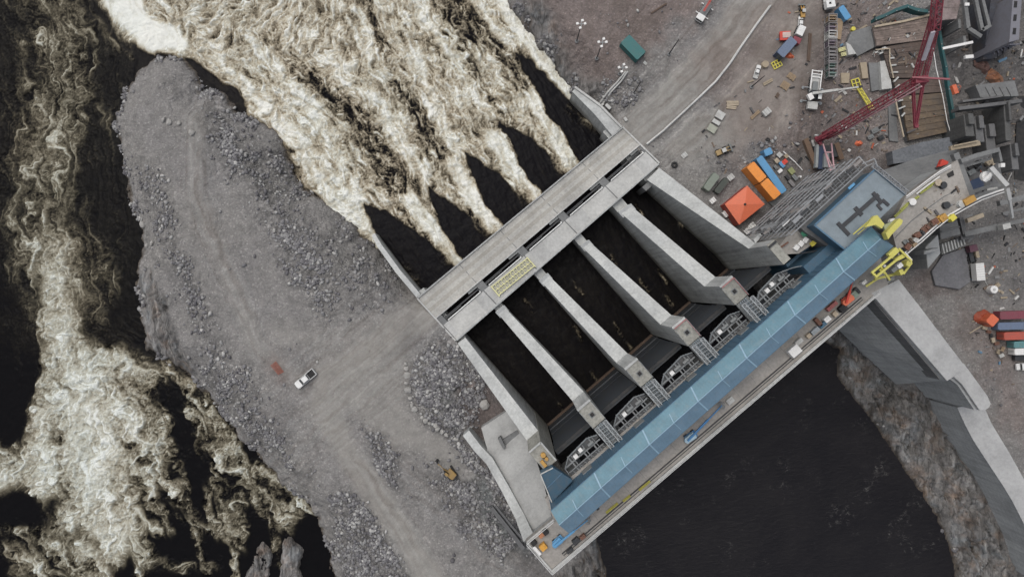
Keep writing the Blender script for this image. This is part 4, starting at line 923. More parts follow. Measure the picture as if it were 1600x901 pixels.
gate_lab = ["first from the blue stair house", "second from the blue stair house", "in the middle bay of the spillway", "second from the construction yard", "nearest the construction yard"]
MOT = m_paint("motor_white", (0.72, 0.71, 0.69), 0.4, dirt=0.1)
ROPE = m_paint("gate_skin", (0.06, 0.068, 0.08), 0.5, 0.2, dirt=0.5, dirtcol=(0.075, 0.065, 0.045), scale=.5)
for k in range(5):
    b = (B0[0] + BS[0] * k, B0[1] + BS[1] * k); u0, u1 = (3.0 if k == 0 else 3.3), 13.22
    um = (u0 + u1) / 2
    g = empty("sluice_gate", D(um, 5.5, -9, b), "dark steel sluice gate hanging in its bay, " + gate_lab[k], "sluice gate", "sluice gates of the spillway")
    part(g, "skin_plate", ROPE, lambda m: [m.prism([xy(D(u0 + .05, 5.6 + .9 * math.cos(a0) - .9, 0, b)), xy(D(u1 - .05, 5.6 + .9 * math.cos(a0) - .9, 0, b)), xy(D(u1 - .05, 6.2, 0, b)), xy(D(u0 + .05, 6.2, 0, b))], z0, z0 + 4.6) for z0, a0 in ((-8.5, .9), (-3.8, .3), (.9, 0), (5.6, .3), (10.3, .8), (15.0, 1.2))])
    part(g, "stiffener", DSTEEL, lambda m: [m.prism([xy(D(u0 + .1, 5.0, 0, b)), xy(D(u1 - .1, 5.0, 0, b)), xy(D(u1 - .1, 5.7, 0, b)), xy(D(u0 + .1, 5.7, 0, b))], z, z + .35) for z in (19.6,)] )
    part(g, "seal_beam", BROWNM, lambda m: m.prism([xy(D(u0 + .1, 4.7, 0, b)), xy(D(u1 - .1, 4.7, 0, b)), xy(D(u1 - .1, 5.4, 0, b)), xy(D(u0 + .1, 5.4, 0, b))], -9.4, -8.6))
    h = empty("hoist_platform", D(um, 8, ZC - .6, b), "steel hoist platform with railing and white motor boxes, " + gate_lab[k], "hoist platform", "hoist platforms along the blue building")
    part(h, "floor_grating", m_paint("grating", (.07, .075, .08), .6), lambda m: (m.prism([xy(D(u0 + .3, 8.7, 0, b)), xy(D(u1 - .3, 8.7, 0, b)), xy(D(u1 - .3, 9.5, 0, b)), xy(D(u0 + .3, 9.5, 0, b))], ZC - .4, ZC - .1),
                                            m.prism([xy(D(u0 + .2, 7.6, 0, b)), xy(D(u0 + 2.2, 6.2, 0, b)), xy(D(u1 - 2.5, 5.8, 0, b)), xy(D(u1 - .3, 6.8, 0, b)), xy(D(u1 - .3, 7.2, 0, b)), xy(D(u0 + .3, 8.0, 0, b))], ZC - .6, ZC - .45)))
    pts = [D(u0 + .1, 8.8, ZC + .6, b), D(u0 + .2, 7.4, ZC + .6, b), D(u0 + 2.2, 6.0, ZC + .6, b), D(u1 - 2.5, 5.5, ZC + .6, b), D(u1 - .3, 6.4, ZC + .6, b)]
    def rl(m):
        m.path(pts, .18); m.path([(x, y, z - .55) for x, y, z in pts], .1)
        for a, c in zip(pts, pts[1:]):
            for q in range(5): t = q / 4; x, y, z = (a[i] + (c[i] - a[i]) * t for i in range(3)); m.bar((x, y, z - 1.1), (x, y, z), .08)
    part(h, "railing", STEEL, rl)
    def beams(m):
        m.bar(D(u0 + .3, 7.4, ZC + .1, b), D(u1 - .4, 7.5, ZC + .1, b), .3); 
        for u in (u0 + 2.2, um + .3, u1 - 2.2): m.bar(D(u, 5.9, ZC, b), D(u, 9.6, ZC, b), .3); m.bar(D(u + .7, 6.0, ZC + .2, b), D(u + .7, 9.4, ZC + .2, b), .16)
        m.bar(D(u0 + .4, 8.6, ZC + .5, b), D(u1 - .4, 8.6, ZC + .5, b), .2)
        for q in range(9): u = u0 + 1 + q * (u1 - u0 - 2) / 8; m.bar(D(u, 8.6, ZC + .2, b), D(u + .5, 9.7, ZC + .3, b), .13)
    part(h, "beam", m_paint("steel_weathered", (.20, .21, .215), .6), beams)
    part(h, "motor_box", MOT, lambda m: m.box(D(u0 + 3.6, 6.9, ZC - .2, b), (.9, .8, .9), UA))
    if k in (0, 4): part(h, "motor_box", MOT, lambda m: m.box(D(u0 + 5.2, 6.5, ZC - .2, b), (.8, .8, .9), UA))
    part(h, "drum", GREYP, lambda m: (m.bar(D(um - .6, 6.9, ZC + .3, b), D(um + 1.0, 6.9, ZC + .3, b), .8, .8, 10), m.bar(D(u1 - 3.2, 7.0, ZC + .3, b), D(u1 - 1.8, 7.0, ZC + .3, b), .8, .8, 10)))
    if k < 4:
        bb = (b[0] + BS[0], b[1] + BS[1])
        tr = empty("steel_truss", D(1.6, 7.5, ZC, bb), "galvanised lattice truss behind the gate block of the " + ("first", "second", "third", "fourth")[k] + " pier from the island", "truss", "lattice trusses between the piers and the building")
        zz = (29, 29.5, 30, 31)[k]
        part(tr, "lattice", STEEL, lambda m: (m.lattice(D(.5, 5.1, zz, bb), D(.5, 10.3, zz + .6, bb), .8, .8, .2, .12, 7), m.lattice(D(2.8, 5.1, zz, bb), D(2.8, 10.3, zz + .6, bb), .8, .8, .2, .12, 7),
                                            [m.bar(D(.5, 5.1 + q * .75, zz + .5, bb), D(2.8, 5.4 + q * .75, zz + .5, bb), .13) for q in range(7)]))
        part(tr, "pipe_run", m_paint("pale_blue_grey", (0.24, 0.29, 0.33), .5), lambda m: [m.bar(D(1.0 + .45 * q, 5.0, ZC + .4, bb), D(1.0 + .45 * q, 10.2, ZC + .4, bb), .2, None, 6) for q in range(4)])
        part(tr, "deck_plate", GREYP, lambda m: m.prism([xy(D(.1, 5.1, 0, bb)), xy(D(3.2, 5.1, 0, bb)), xy(D(3.2, 9.6, 0, bb)), xy(D(.1, 9.6, 0, bb))], ZC - .5, ZC + .05))

# --- blue hoist building on the crest
ROOF_A = m_roof("roof_blue_shaded", (0.085, 0.18, 0.228), 40.8)  # one roof in two tones: uneven light on the slopes is put into colour
ROOF_B = m_roof("roof_blue_lit", (0.135, 0.22, 0.295), 40.8)
a0, a1 = P(861,798,36), P(1362,354,36); c0, c1 = P(889,832.5,36), P(1396,384,36)
r_0, r_1 = P(873.5,819.6,37.6), P(1376,373,37.6)
def lerp(a, b, t): return tuple(a[i] + (b[i] - a[i]) * t for i in range(3))
hb = empty("hoist_building", lerp(a0, c1, .5)[:2] + (ZC,), "very long blue metal building with a low gabled roof on the dam crest", "building")
def rf(m, e0, e1, z):
    m.add([e0, e1, r_1, r_0, (*e0[:2], e0[2] - .25), (*e1[:2], e1[2] - .25), (*r_1[:2], r_1[2] - .25), (*r_0[:2], r_0[2] - .25)],
          [(0, 1, 2, 3), (7, 6, 5, 4), (0, 4, 5, 1), (3, 2, 6, 7), (1, 5, 6, 2), (0, 3, 7, 4)])
rA = part(hb, "roof", ROOF_A, lambda m: rf(m, a0, a1, 0), label="greener blue roof slope facing the spillway, coloured as shaded")
rB = part(hb, "roof", ROOF_B, lambda m: rf(m, c0, c1, 0), label="paler blue roof slope facing the reservoir, coloured as lit")
RT = m_paint("ridge_flashing", (0.24, 0.37, 0.47), .45, dirt=.1)
part(hb, "ridge_cap", RT, lambda m: m.bar((*r_0[:2], r_0[2] + .03), (*r_1[:2], r_1[2] + .03), .16, .06))
for j, t in enumerate(np.linspace(.055, .96, 13)):
    def seams(m):
        w = .28 if j % 2 == 1 else .15; ra, rb = lerp(r_0, r_1, t), lerp(a0, a1, t + .004); rc = lerp(c0, c1, t - .004)
        up = lambda p, s=.05: (p[0], p[1], p[2] + s)
        e1 = rb if j % 2 == 1 else lerp(ra, rb, .62); e2 = rc if j % 2 == 1 else lerp(ra, rc, .75)
        m.bar(up(ra), up(e1, .04), w, .08); m.bar(up(ra), up(e2, .04), w, .08)
    part(hb, "roof_seam", RT, seams)
def wl_(m):
    i0, i1, j0, j1 = lerp(a0, c0, .06), lerp(a1, c1, .06), lerp(a0, c0, .94), lerp(a1, c1, .94)
    m.prism([xy(i0), xy(j0), xy(j1), xy(i1)], ZC + .02, 35.9)
    for e0, e1, rr_ in ((i0, j0, r_0), (i1, j1, r_1)):
        m.add([(*e0[:2], 35.9), (*e1[:2], 35.9), (*rr_[:2], 37.3)], [(0, 1, 2)])
part(hb, "wall", BLUE_D, wl_)
def wtrim(m):
    for q in range(60):
        t = q / 59; p_ = lerp(lerp(a0, c0, .05), lerp(a1, c1, .05), t); m.bar((p_[0], p_[1], ZC + .1), (p_[0], p_[1], 35.7), .12)
part(hb, "wall_rib", BLUE, wtrim)
part(hb, "gutter", BLUE, lambda m: (m.bar((*a0[:2], 35.8), (*a1[:2], 35.8), .22), m.bar((*c0[:2], 35.8), (*c1[:2], 35.8), .22)))
for q in range(5):
    p_ = lerp(lerp(a0, c0, .06), lerp(a1, c1, .06), .12 + .17 * q)
    part(hb, "door", GREYP, lambda m: m.box((p_[0], p_[1], ZC + .1), (2.4, .3, 2.6), UA))
# blue stair house on the west abutment
sh = empty("stair_house", D(1.6, 7.4, ZC), "small dark blue clad stair house at the island end of the long building", "stair house")
part(sh, "wall", BLUE_D, lambda m: m.prism([xy(D(-1.0, 4.3)), xy(D(1.6, 4.9)), xy(D(3.0, 9.8)), xy(D(-2.9, 10.4))], ZC + .02, 30.5))
part(sh, "roof", m_paint("stair_roof", (.035, .085, .13), .7), lambda m: m.prism([xy(D(-1.1, 4.2)), xy(D(1.7, 4.8)), xy(D(3.1, 9.6)), xy(D(-3.1, 10.2))], 30.5, 30.75))
part(sh, "trim", PALE, lambda m: m.path([D(1.7, 5.0, 30.9), D(-1.1, 4.3, 30.9), D(-3.1, 10.2, 30.9)], .22, 4))
part(sh, "roof_seam", BLUE, lambda m: (m.bar(D(-2.2, 7.4, 30.8), D(2.4, 7.1, 30.8), .12)))

# --- gravity dam towards the east, three steps down
def dseg(name, label, top, zt, zb, mat=CON2):
    root = empty(name, (*xy(P(*top[0], zt)), zb), label, "dam wall", "stepped dam segments east of the spillway"); return root
DECK3 = m_concrete("crest_concrete", (.39, .39, .385), .45, lines=.1)  # darker than the other decks: lens vignetting on this side is put into colour
s1 = dseg("dam_wall", "highest and broadest concrete dam segment, running from under the yellow crane", [(1362,458)], 28, 0)
part(s1, "wall", CON2, lambda m: m.prism([P(1366,462,28)[:2], P(1480,595,28)[:2], P(1496,582,28)[:2], P(1400,432,28)[:2]], -6, 26.8) or m.prism([P(1302,508,28)[:2], P(1366,462,28)[:2], P(1400,432,28)[:2], P(1340,480,28)[:2]], -6, 26.9))
part(s1, "face", CON2, lambda m: m.add([P(1302,506,27.5), P(1363,459,27.5), P(1476,594,27.5), P(1400,600,2), P(1307,512,2)], [(0, 4, 3, 2, 1)]))
part(s1, "crest_slab", DECK3, lambda m: m.prism([P(1361,458,28)[:2], P(1404,436,28)[:2], P(1440,482,28)[:2], P(1480,535,28)[:2], P(1503,565,28)[:2], P(1508,573,28)[:2], P(1505,579,28)[:2], P(1480,595,28)[:2]], 26.9, ZC + .02), .1)
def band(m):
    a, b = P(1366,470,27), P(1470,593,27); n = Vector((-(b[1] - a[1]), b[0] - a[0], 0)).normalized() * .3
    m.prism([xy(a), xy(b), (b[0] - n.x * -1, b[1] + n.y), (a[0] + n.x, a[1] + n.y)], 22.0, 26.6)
part(s1, "recess_shade", DARKC, band)  # dark strip: the shade below the crest slab is put into its colour
def segd(top, zt, zb, labels):
    root = dseg("dam_wall", labels, top, zt, zb); return root
s2_ = dseg("dam_wall", "second dam segment, lower and narrower with a rounded end", [(1505,600)], 20, 0)
part(s2_, "wall", CON2, lambda m: m.prism([P(1470,580,20)[:2], P(1500,601,20)[:2], P(1527,641,20)[:2], P(1534,641,20)[:2], P(1544,637,20)[:2], P(1547,630,20)[:2], P(1541,617,20)[:2], P(1505,568,20)[:2]], -3, 19.0))
part(s2_, "crest_slab", DECK3, lambda m: m.prism([P(1475,575,20)[:2], P(1503,600,20)[:2], P(1531,641,20)[:2], P(1540,640,20)[:2], P(1546,636,20)[:2], P(1548,630,20)[:2], P(1543,618,20)[:2], P(1506,567,20)[:2]], 18.9, 20.02), .1)
s3_ = dseg("dam_wall", "lowest dam segment, a long curving tapered strip running out of the picture", [(1495,640)], 11, 0)
t3 = [(1495,636),(1508,664),(1520,687),(1535,710),(1550,733),(1566,757),(1580,780),(1597,813),(1618,860),(1640,920)]
u3 = [(1535,630),(1548,660),(1562,683),(1573,701),(1585,722),(1597,744),(1612,770),(1630,805),(1652,852),(1676,915)]
b3 = [(1462,640),(1482,668),(1500,697),(1517,722),(1533,747),(1548,776),(1563,807),(1578,836),(1593,863),(1612,925)]
def seg3(m):
    for i in range(len(t3) - 1):
        a, b, c, d = P(*t3[i], 11), P(*t3[i + 1], 11), P(*u3[i + 1], 11), P(*u3[i], 11)
        m.prism([a, b, c, d], -3, None)
        # battered upstream face
        e, f = P(*b3[i], 1.0), P(*b3[i + 1], 1.0)
        m.add([(a[0], a[1], 10.6), (b[0], b[1], 10.6), f, e], [(0, 3, 2, 1), (0, 1, 2, 3)])
part(s3_, "wall", CON2, seg3)
part(s3_, "crest_slab", DECK3, lambda m: [m.prism([P(*t3[i], 11)[:2], P(*t3[i + 1], 11)[:2], P(*u3[i + 1], 11)[:2], P(*u3[i], 11)[:2]], 10.9, 11.15) for i in range(len(t3) - 1)])
# ================================================================== construction yard
def wang(a, b):
    """direction of a line seen in the photo, as a place angle"""
    return math.atan2(-(b[1] - a[1]), b[0] - a[0])
def rot(root, fn_list):
    pass
class L:
    """local frame at a spot: x along, y across"""
    def __init__(s, c, ang): s.c = c; s.a = ang; s.cs = math.cos(ang); s.sn = math.sin(ang)
    def __call__(s, x, y, z=0.0): return (s.c[0] + x * s.cs - y * s.sn, s.c[1] + x * s.sn + y * s.cs, s.c[2] + z)
    def box(s, m, x, y, z, dx, dy, dz, a=0.0): m.box(s(x, y, z), (dx, dy, dz), s.a + a)
    def quad(s, m, pts, z0, z1): m.prism([s(x, y)[:2] for x, y in pts], s.c[2] + z0, s.c[2] + z1)

def container(px, py, ang, mat, label, L_=6.06, W=2.44, Hh=2.6, z=None, group="shipping containers and site boxes", name="shipping_container", cat="container", doormat=None):
    f = G(px, py) if z is None else P(px, py, z)
    # the given pixel is the middle of the roof
    x, y, _ = P(px, py, f[2] + Hh); f = (x, y, f[2]); l = L(f, ang)
    r = empty(name, f, label, cat, group)
    def body(m):
        l.box(m, 0, 0, .12, L_ - .1, W - .1, Hh - .2)
        for k in range(int(L_ / .42)):
            u = -L_ / 2 + .25 + k * .42
            for s in (-1, 1): l.box(m, u, s * (W / 2 - .03), .2, .2, .07, Hh - .4)
    part(r, "body", mat, body)
    def roof(m):
        l.box(m, 0, 0, Hh - .08, L_, W, .08)
        for k in range(int(L_ / .6)): l.box(m, -L_ / 2 + .4 + k * .6, 0, Hh, .2, W - .4, .035)
    part(r, "roof", mat, roof)
    part(r, "corner_post", mat, lambda m: [l.box(m, sx * (L_ / 2 - .08), sy * (W / 2 - .08), 0, .17, .17, Hh) for sx in (-1, 1) for sy in (-1, 1)])
    d = part(r, "door", doormat or mat, lambda m: [l.box(m, -L_ / 2 - .03, s * W / 4, .2, .06, W / 2 - .12, Hh - .4) for s in (-1, 1)])
    dd = MB(tuple(r.location)); [l.box(dd, -L_ / 2 - .09, s * .2, .25, .05, .05, Hh - .5) for s in (-1, 1)]; dd.build("lock_bar", STEEL, d)
    return r

def wheels(r, l, xs, w, rad, tw=.28, z=0.0):
    for x in xs:
        for s in (-1, 1):
            m = MB(tuple(r.location)); m.bar(l(x, s * w / 2, rad + z), l(x, s * (w / 2 - tw), rad + z), rad * 2, rad * 2, 14); o = m.build("wheel", BLACK, r)
            m = MB(tuple(r.location)); m.bar(l(x, s * (w / 2 + .01), rad + z), l(x, s * (w / 2 - .05), rad + z), rad * 1.0, rad * 1.0, 10); m.build("rim", STEEL, o)

def pickup(px, py, ang, label, mat=WHITE, group="light vehicles on the site", bed=BLACK, s=1.0):
    f = G(px, py); l = L(f, ang); r = empty("pickup_truck", f, label, "pickup truck", group)
    def body(m):
        l.quad(m, [(-1.0, -.98), (2.55, -.98), (2.85, -.7), (2.95, 0), (2.85, .7), (2.55, .98), (-1.0, .98)], .42, .98)
        l.quad(m, [(1.25, -.9), (2.5, -.86), (2.78, -.6), (2.84, 0), (2.78, .6), (2.5, .86), (1.25, .9)], .98, 1.10)
    part(r, "body", mat, body, .05)
    part(r, "cab", mat, lambda m: m.add([l(-.98, -.88, .98), l(1.45, -.88, .98), l(1.45, .88, .98), l(-.98, .88, .98), l(-.78, -.68, 1.78), l(.62, -.68, 1.80), l(.62, .68, 1.80), l(-.78, .68, 1.78)],
         [(3, 2, 1, 0), (4, 5, 6, 7), (0, 1, 5, 4), (1, 2, 6, 5), (2, 3, 7, 6), (3, 0, 4, 7)]), .06)
    part(r, "windscreen", GLASS, lambda m: m.add([l(1.40, -.80, 1.06), l(1.40, .80, 1.06), l(.68, .62, 1.79), l(.68, -.62, 1.79), l(1.47, -.82, 1.06), l(1.47, .82, 1.06), l(.72, .64, 1.80), l(.72, -.64, 1.80)], [(4, 5, 6, 7), (0, 3, 2, 1), (0, 1, 5, 4), (2, 3, 7, 6)]))
    part(r, "rear_window", GLASS, lambda m: l.box(m, -.93, 0, 1.1, .08, 1.3, .5))
    for s_ in (-1, 1): part(r, "side_window", GLASS, lambda m: l.box(m, .05, s_ * .82, 1.1, 1.7, .06, .5))
    part(r, "bed_floor", bed, lambda m: l.box(m, -1.95, 0, .5, 1.9, 1.7, .12))
    part(r, "bed_side", mat, lambda m: (l.box(m, -1.98, .92, .45, 1.95, .12, .7), l.box(m, -1.98, -.92, .45, 1.95, .12, .7)))
    part(r, "tailgate", mat, lambda m: l.box(m, -2.95, 0, .45, .1, 1.9, .68))
    part(r, "bumper", STEEL, lambda m: (l.box(m, 2.95, 0, .4, .14, 1.7, .25), l.box(m, -3.03, 0, .4, .12, 1.7, .2)))
    for s_ in (-1, 1):
        part(r, "headlight", PALE, lambda m: l.box(m, 2.82, s_ * .68, .7, .12, .36, .2)); part(r, "mirror", BLACK, lambda m: l.box(m, 1.1, s_ * 1.1, 1.05, .14, .22, .2))
    wheels(r, l, (-1.9, 1.85), 1.98, .38); return r

pickup(478.5, 591, wang((494, 578), (463, 604)), "white pickup truck with an open black bed parked alone on the gravel island")
pk = pickup(1182, 113, wang((1180, 120), (1185, 105)), "white pickup truck parked beside the yellow pallet frame", bed=PALE); pk.scale = (.58,) * 3
pk = pickup(1249.5, 37, wang((1249, 42), (1250, 30)), "white pickup truck parked just below the loader near the top edge", bed=GREYP); pk.scale = (.6,) * 3

def excavator(px, py, ang, label, mat=MACHY, boomlen=6.5, dig=.35):
    f = G(px, py); l = L(f, ang); r = empty("excavator", f, label, "excavator")
    for s in (-1, 1):
        part(r, "track", BLACK, lambda m: (l.quad(m, [(-1.9, s * 1.35 - .27), (1.9, s * 1.35 - .27), (1.9, s * 1.35 + .27), (-1.9, s * 1.35 + .27)], .08, .82), [l.box(m, -1.8 + .3 * k, s * 1.35, .8, .16, .6, .09) for k in range(13)]))
    part(r, "undercarriage", GREYP, lambda m: l.box(m, 0, 0, .45, 1.6, 2.3, .5))
    l2 = L(f, ang + .25)
    part(r, "house", mat, lambda m: (l2.quad(m, [(-2.0, -1.1), (1.0, -1.3), (1.2, -1.0), (1.2, .2), (.3, .2), (.3, 1.3), (-1.6, 1.3), (-2.1, .9)], 1.0, 2.0),), .07)
    part(r, "cab", GLASS, lambda m: l2.quad(m, [(.2, .35), (1.5, .35), (1.5, 1.25), (.2, 1.25)], 1.0, 2.75), .07)
    part(r, "cab_roof", mat, lambda m: l2.quad(m, [(.2, .35), (1.45, .35), (1.45, 1.25), (.2, 1.25)], 2.75, 2.82))
    part(r, "counterweight", BLACK, lambda m: l2.quad(m, [(-2.6, -1.2), (-1.8, -1.3), (-1.8, 1.3), (-2.6, 1.2), (-2.85, 0)], 1.05, 1.9), .08)
    part(r, "boom", mat, lambda m: (m.bar(l2(.9, -.1, 1.6), l2(3.2, -.1, 3.6), .38, .5), m.bar(l2(3.1, -.1, 3.6), l2(5.2, -.1, 3.0), .34, .45)))
    part(r, "arm", BLACK, lambda m: m.bar(l2(5.1, -.1, 3.1), l2(6.2, -.1, 1.1), .28, .34))
    b = part(r, "bucket", BLACK, lambda m: l2.quad(m, [(5.6, -.7), (6.5, -.6), (6.5, .4), (5.6, .5)], .15, 1.0), .08)
    part(r, "hydraulic_ram", STEEL, lambda m: (m.bar(l2(1.3, .2, 1.5), l2(2.9, .2, 3.1), .14, None, 8), m.bar(l2(2.9, -.1, 4.0), l2(4.9, -.1, 3.5), .13, None, 8)))
    return r
ex_ = excavator(704, 737, wang((707, 741), (686, 711)), "small yellow excavator standing on the rubble beside the retaining wall, boom towards the bridge", m_paint("muddy_yellow", (.30, .19, .06), .7, dirt=.6)); ex_.scale = (.74,) * 3

def loader(px, py, ang, label, mat=MACHY, s=1.0):
    f = G(px, py); l = L(f, ang); r = empty("wheel_loader", f, label, "loader", "yellow loaders in the yard")
    part(r, "body", mat, lambda m: (l.quad(m, [(-2.4 * s, -.8 * s), (-.3 * s, -.8 * s), (-.3 * s, .8 * s), (-2.4 * s, .8 * s)], .7, 1.9 * s), l.quad(m, [(-.2 * s, -.55 * s), (1.4 * s, -.55 * s), (1.4 * s, .55 * s), (-.2 * s, .55 * s)], .6, 1.3 * s)), .06)
    part(r, "cab", GLASS, lambda m: l.box(m, -.2 * s, 0, 1.2, 1.3 * s, 1.25 * s, 1.5 * s), .06)
    part(r, "cab_roof", PALE, lambda m: l.box(m, -.2 * s, 0, 1.2 + 1.5 * s, 1.35 * s, 1.3 * s, .08))
    part(r, "arm", mat, lambda m: [m.bar(l(.6 * s, y, 1.5), l(2.6 * s, y, .8), .2, .3) for y in (-.5 * s, .5 * s)])
    part(r, "bucket", GREYP, lambda m: (l.quad(m, [(2.4 * s, -1.3 * s), (2.6 * s, -1.3 * s), (2.6 * s, 1.3 * s), (2.4 * s, 1.3 * s)], .15, 1.2), l.quad(m, [(2.6 * s, -1.3 * s), (3.3 * s, -1.3 * s), (3.3 * s, 1.3 * s), (2.6 * s, 1.3 * s)], .15, .3)))
    wheels(r, l, (-1.5 * s, 1.0 * s), 2.3 * s, .65 * s, .5); return r
loader(1128, 237, wang((1128, 237), (1140, 232)), "small tan and yellow loader standing on the gravel below the pale slabs", m_paint("faded_yellow", (.36, .25, .11), .6), .8)
ld_ = loader(1252, 20, wang((1252, 20), (1252, 8)), "yellow wheel loader near the top edge of the yard"); ld_.scale = (.65,) * 3

# --- floodlight masts and plain poles
def mast(px, py, hgt, label, lamps=True, name="floodlight_mast", lean=(0, 0)):
    f = G(px, py); r = empty(name, f, label, "light mast" if lamps else "pole", "floodlight masts on the slope" if lamps else "plain dark poles beside the haul road")
    part(r, "pole", DSTEEL, lambda m: m.cyl(f, .16, hgt, 8, .09))
    part(r, "base", GREYC, lambda m: m.cyl(f, .5, .35, 10))
    if lamps:
        part(r, "cross_arm", STEEL, lambda m: (m.bar((f[0] - .9, f[1], f[2] + hgt), (f[0] + .9, f[1], f[2] + hgt), .14), m.bar((f[0], f[1] - .8, f[2] + hgt), (f[0], f[1] + .8, f[2] + hgt), .14)))
        for dx, dy in ((-.9, .1), (.9, .1), (-.25, -.9), (.3, .85)):
            part(r, "floodlight", MOT, lambda m: m.box((f[0] + dx, f[1] + dy, f[2] + hgt - .25), (.55, .5, .35), .3))
    return r
mast(901, 65, 11.5, "floodlight mast nearest the brown river bank"); mast(932, 92, 11.5, "middle floodlight mast, between the bank and the teal container"); mast(968, 116, 5.0, "shorter floodlight mast at the upper end of the twin pipes")
mast(1045, 85, 10.5, "thin dark pole beside the haul road, above the gravel bank", False, "pole"); mast(990, 146, 10, "thin dark pole standing in the gravel below the teal container", False, "pole"); mast(1174, 136, 9, "thin dark pole standing below the white pickup in the yard", False, "pole")

container(989.5, 74, wang((978, 60), (1002, 85)), TEAL, "teal ribbed container standing alone on the brown slope above the bridge", 5.9, 3.0, 2.7)
thing1("pallet", "small white pallet on the ground beside the teal container", "pallet", PALE, lambda m: m.box(G(1008, 99), (1.0, .7, .2), -.7))
container(1230, 73.5, wang((1219, 86), (1240, 62)), SBLUE, "slate blue container between the red truck and the yellow pallet frame", 5.2, 2.3, 2.9, doormat=NBLUE)
container(1320, 20, wang((1313, 10), (1326, 30)), LBLUE, "light blue container near the top edge beside the timber stacks", 3.6, 1.6, 2.4)
container(1112, 284, wang((1104, 295), (1122, 271)), m_paint("grey_green", (.20, .23, .19), .6), "grey green generator container by the tall spillway side wall", 4.6, 1.8, 2.4, name="generator_container")
container(1128, 290, wang((1118, 302), (1136, 280)), m_paint("olive_dark", (.06, .07, .06), .7), "dark olive container close beside the grey green generator container", 4.2, 1.5, 1.9)
# orange pair: two boxes end to end
an = wang((1171, 256), (1215, 308))
container(1182.5, 269, an, ORA, "upper orange container of the pair, next to the light blue cube", 4.9, 2.35, 4.4, doormat=ORA)
container(1204.5, 295, an, ORA, "lower orange container of the pair, next to the grey loading dock", 5.1, 2.35, 4.4, doormat=ORA)
container(1205.5, 273, wang((1186, 245), (1226, 301)), LBLUE, "long light blue container lying along the two orange ones", 10.6, 1.75, 3.6)
container(1200.5, 237, .4, LBLUE, "light blue cube shaped box beyond the end of the long blue container", 1.9, 1.7, 2.6, name="site_box", cat="box")
thing1("loading_dock", "grey flat loading dock at the lower end of the orange and blue containers", "dock", GREYP, lambda m: m.prism([P(1201, 315, 1)[:2], P(1232, 298, 1)[:2], P(1237, 308, 1)[:2], P(1212, 326, 1)[:2]], -.2, 1.0), bevel=.05)
# orange red tent
tr_ = [P(1132.5, 319, 4), P(1167.5, 290, 4), P(1195, 319, 4), P(1155, 351, 4)]; tc = tuple(sum(p[i] for p in tr_) / 4 for i in range(3))
tn = empty("site_tent", (tc[0], tc[1], 0), "square orange red tent with a low four sided roof beside the spillway wall", "tent")
part(tn, "roof", ORR, lambda m: m.add(tr_ + [(tc[0], tc[1], 4.7)], [(4, i, (i + 1) % 4)[::-1] for i in range(4)]))
part(tn, "side_wall", m_paint("dark_red_sheet", (.36, .05, .03), .6), lambda m: [m.add([a, b, (b[0], b[1], 0), (a[0], a[1], 0)], [(0, 1, 2, 3)]) for a, b in zip(tr_, tr_[1:] + tr_[:1])])
part(tn, "vent", BLACK, lambda m: m.cyl((tc[0], tc[1], 4.65), .3, .25, 10))
for x, y, s, lab in ((1112, 314, 1.5, "white crate between the olive container and the wall"), (1134, 333, 2.0, "white crate against the near corner of the orange red tent"), (1166, 361, 1.6, "left one of two white crates below the orange red tent"), (1173, 353, 1.6, "right one of two white crates below the orange red tent"),
                     (1140, 278, 1.7, "pale pump skid beside the generator containers"), (1196, 176, 2.0, "pale grey tarpaulined crate alone in the middle of the yard"), (1069, 243, 1.5, "pale square slab near the black tyre")):
    f = G(x, y); r = empty("crate", f, lab, "crate", "pale crates in the yard"); l = L(f, .7)
    part(r, "box", MOT if "white" in lab else PALE, lambda m: l.box(m, 0, 0, .1, s, s * .8, 1.0 if "slab" not in lab else .3), .05)
    part(r, "skid", PWOOD, lambda m: [l.box(m, 0, y_ * s * .3, 0, s, .12, .1) for y_ in (-1, 0, 1)])
    part(r, "strap", GREYP, lambda m: [l.box(m, x_ * s * .25, 0, .1, .07, s * .82, 1.03 if "slab" not in lab else .33) for x_ in (-1, 1)])
def tyre_(px, py, rad, label):
    f = G(px, py, .25); n = 22; m = MB(f)
    vs = []; fs = []
    for i in range(n):
        for j in range(8):
            a = 2 * math.pi * i / n; b_ = 2 * math.pi * j / 8; rr_ = rad + .3 * math.cos(b_); vs.append((f[0] + rr_ * math.cos(a), f[1] + rr_ * math.sin(a), f[2] + .25 * math.sin(b_)))
            fs.append((i * 8 + j, ((i + 1) % n) * 8 + j, ((i + 1) % n) * 8 + (j + 1) % 8, i * 8 + (j + 1) % 8))
    m.add(vs, fs); o = m.build("tyre", BLACK); o.location = f; tag(o, label, "tyre")
tyre_(1053.5, 258, .55, "black tyre lying flat beside the tall spillway wall")
tyre_(1199, 219, .3, "small ring lying on the gravel above the light blue cube")
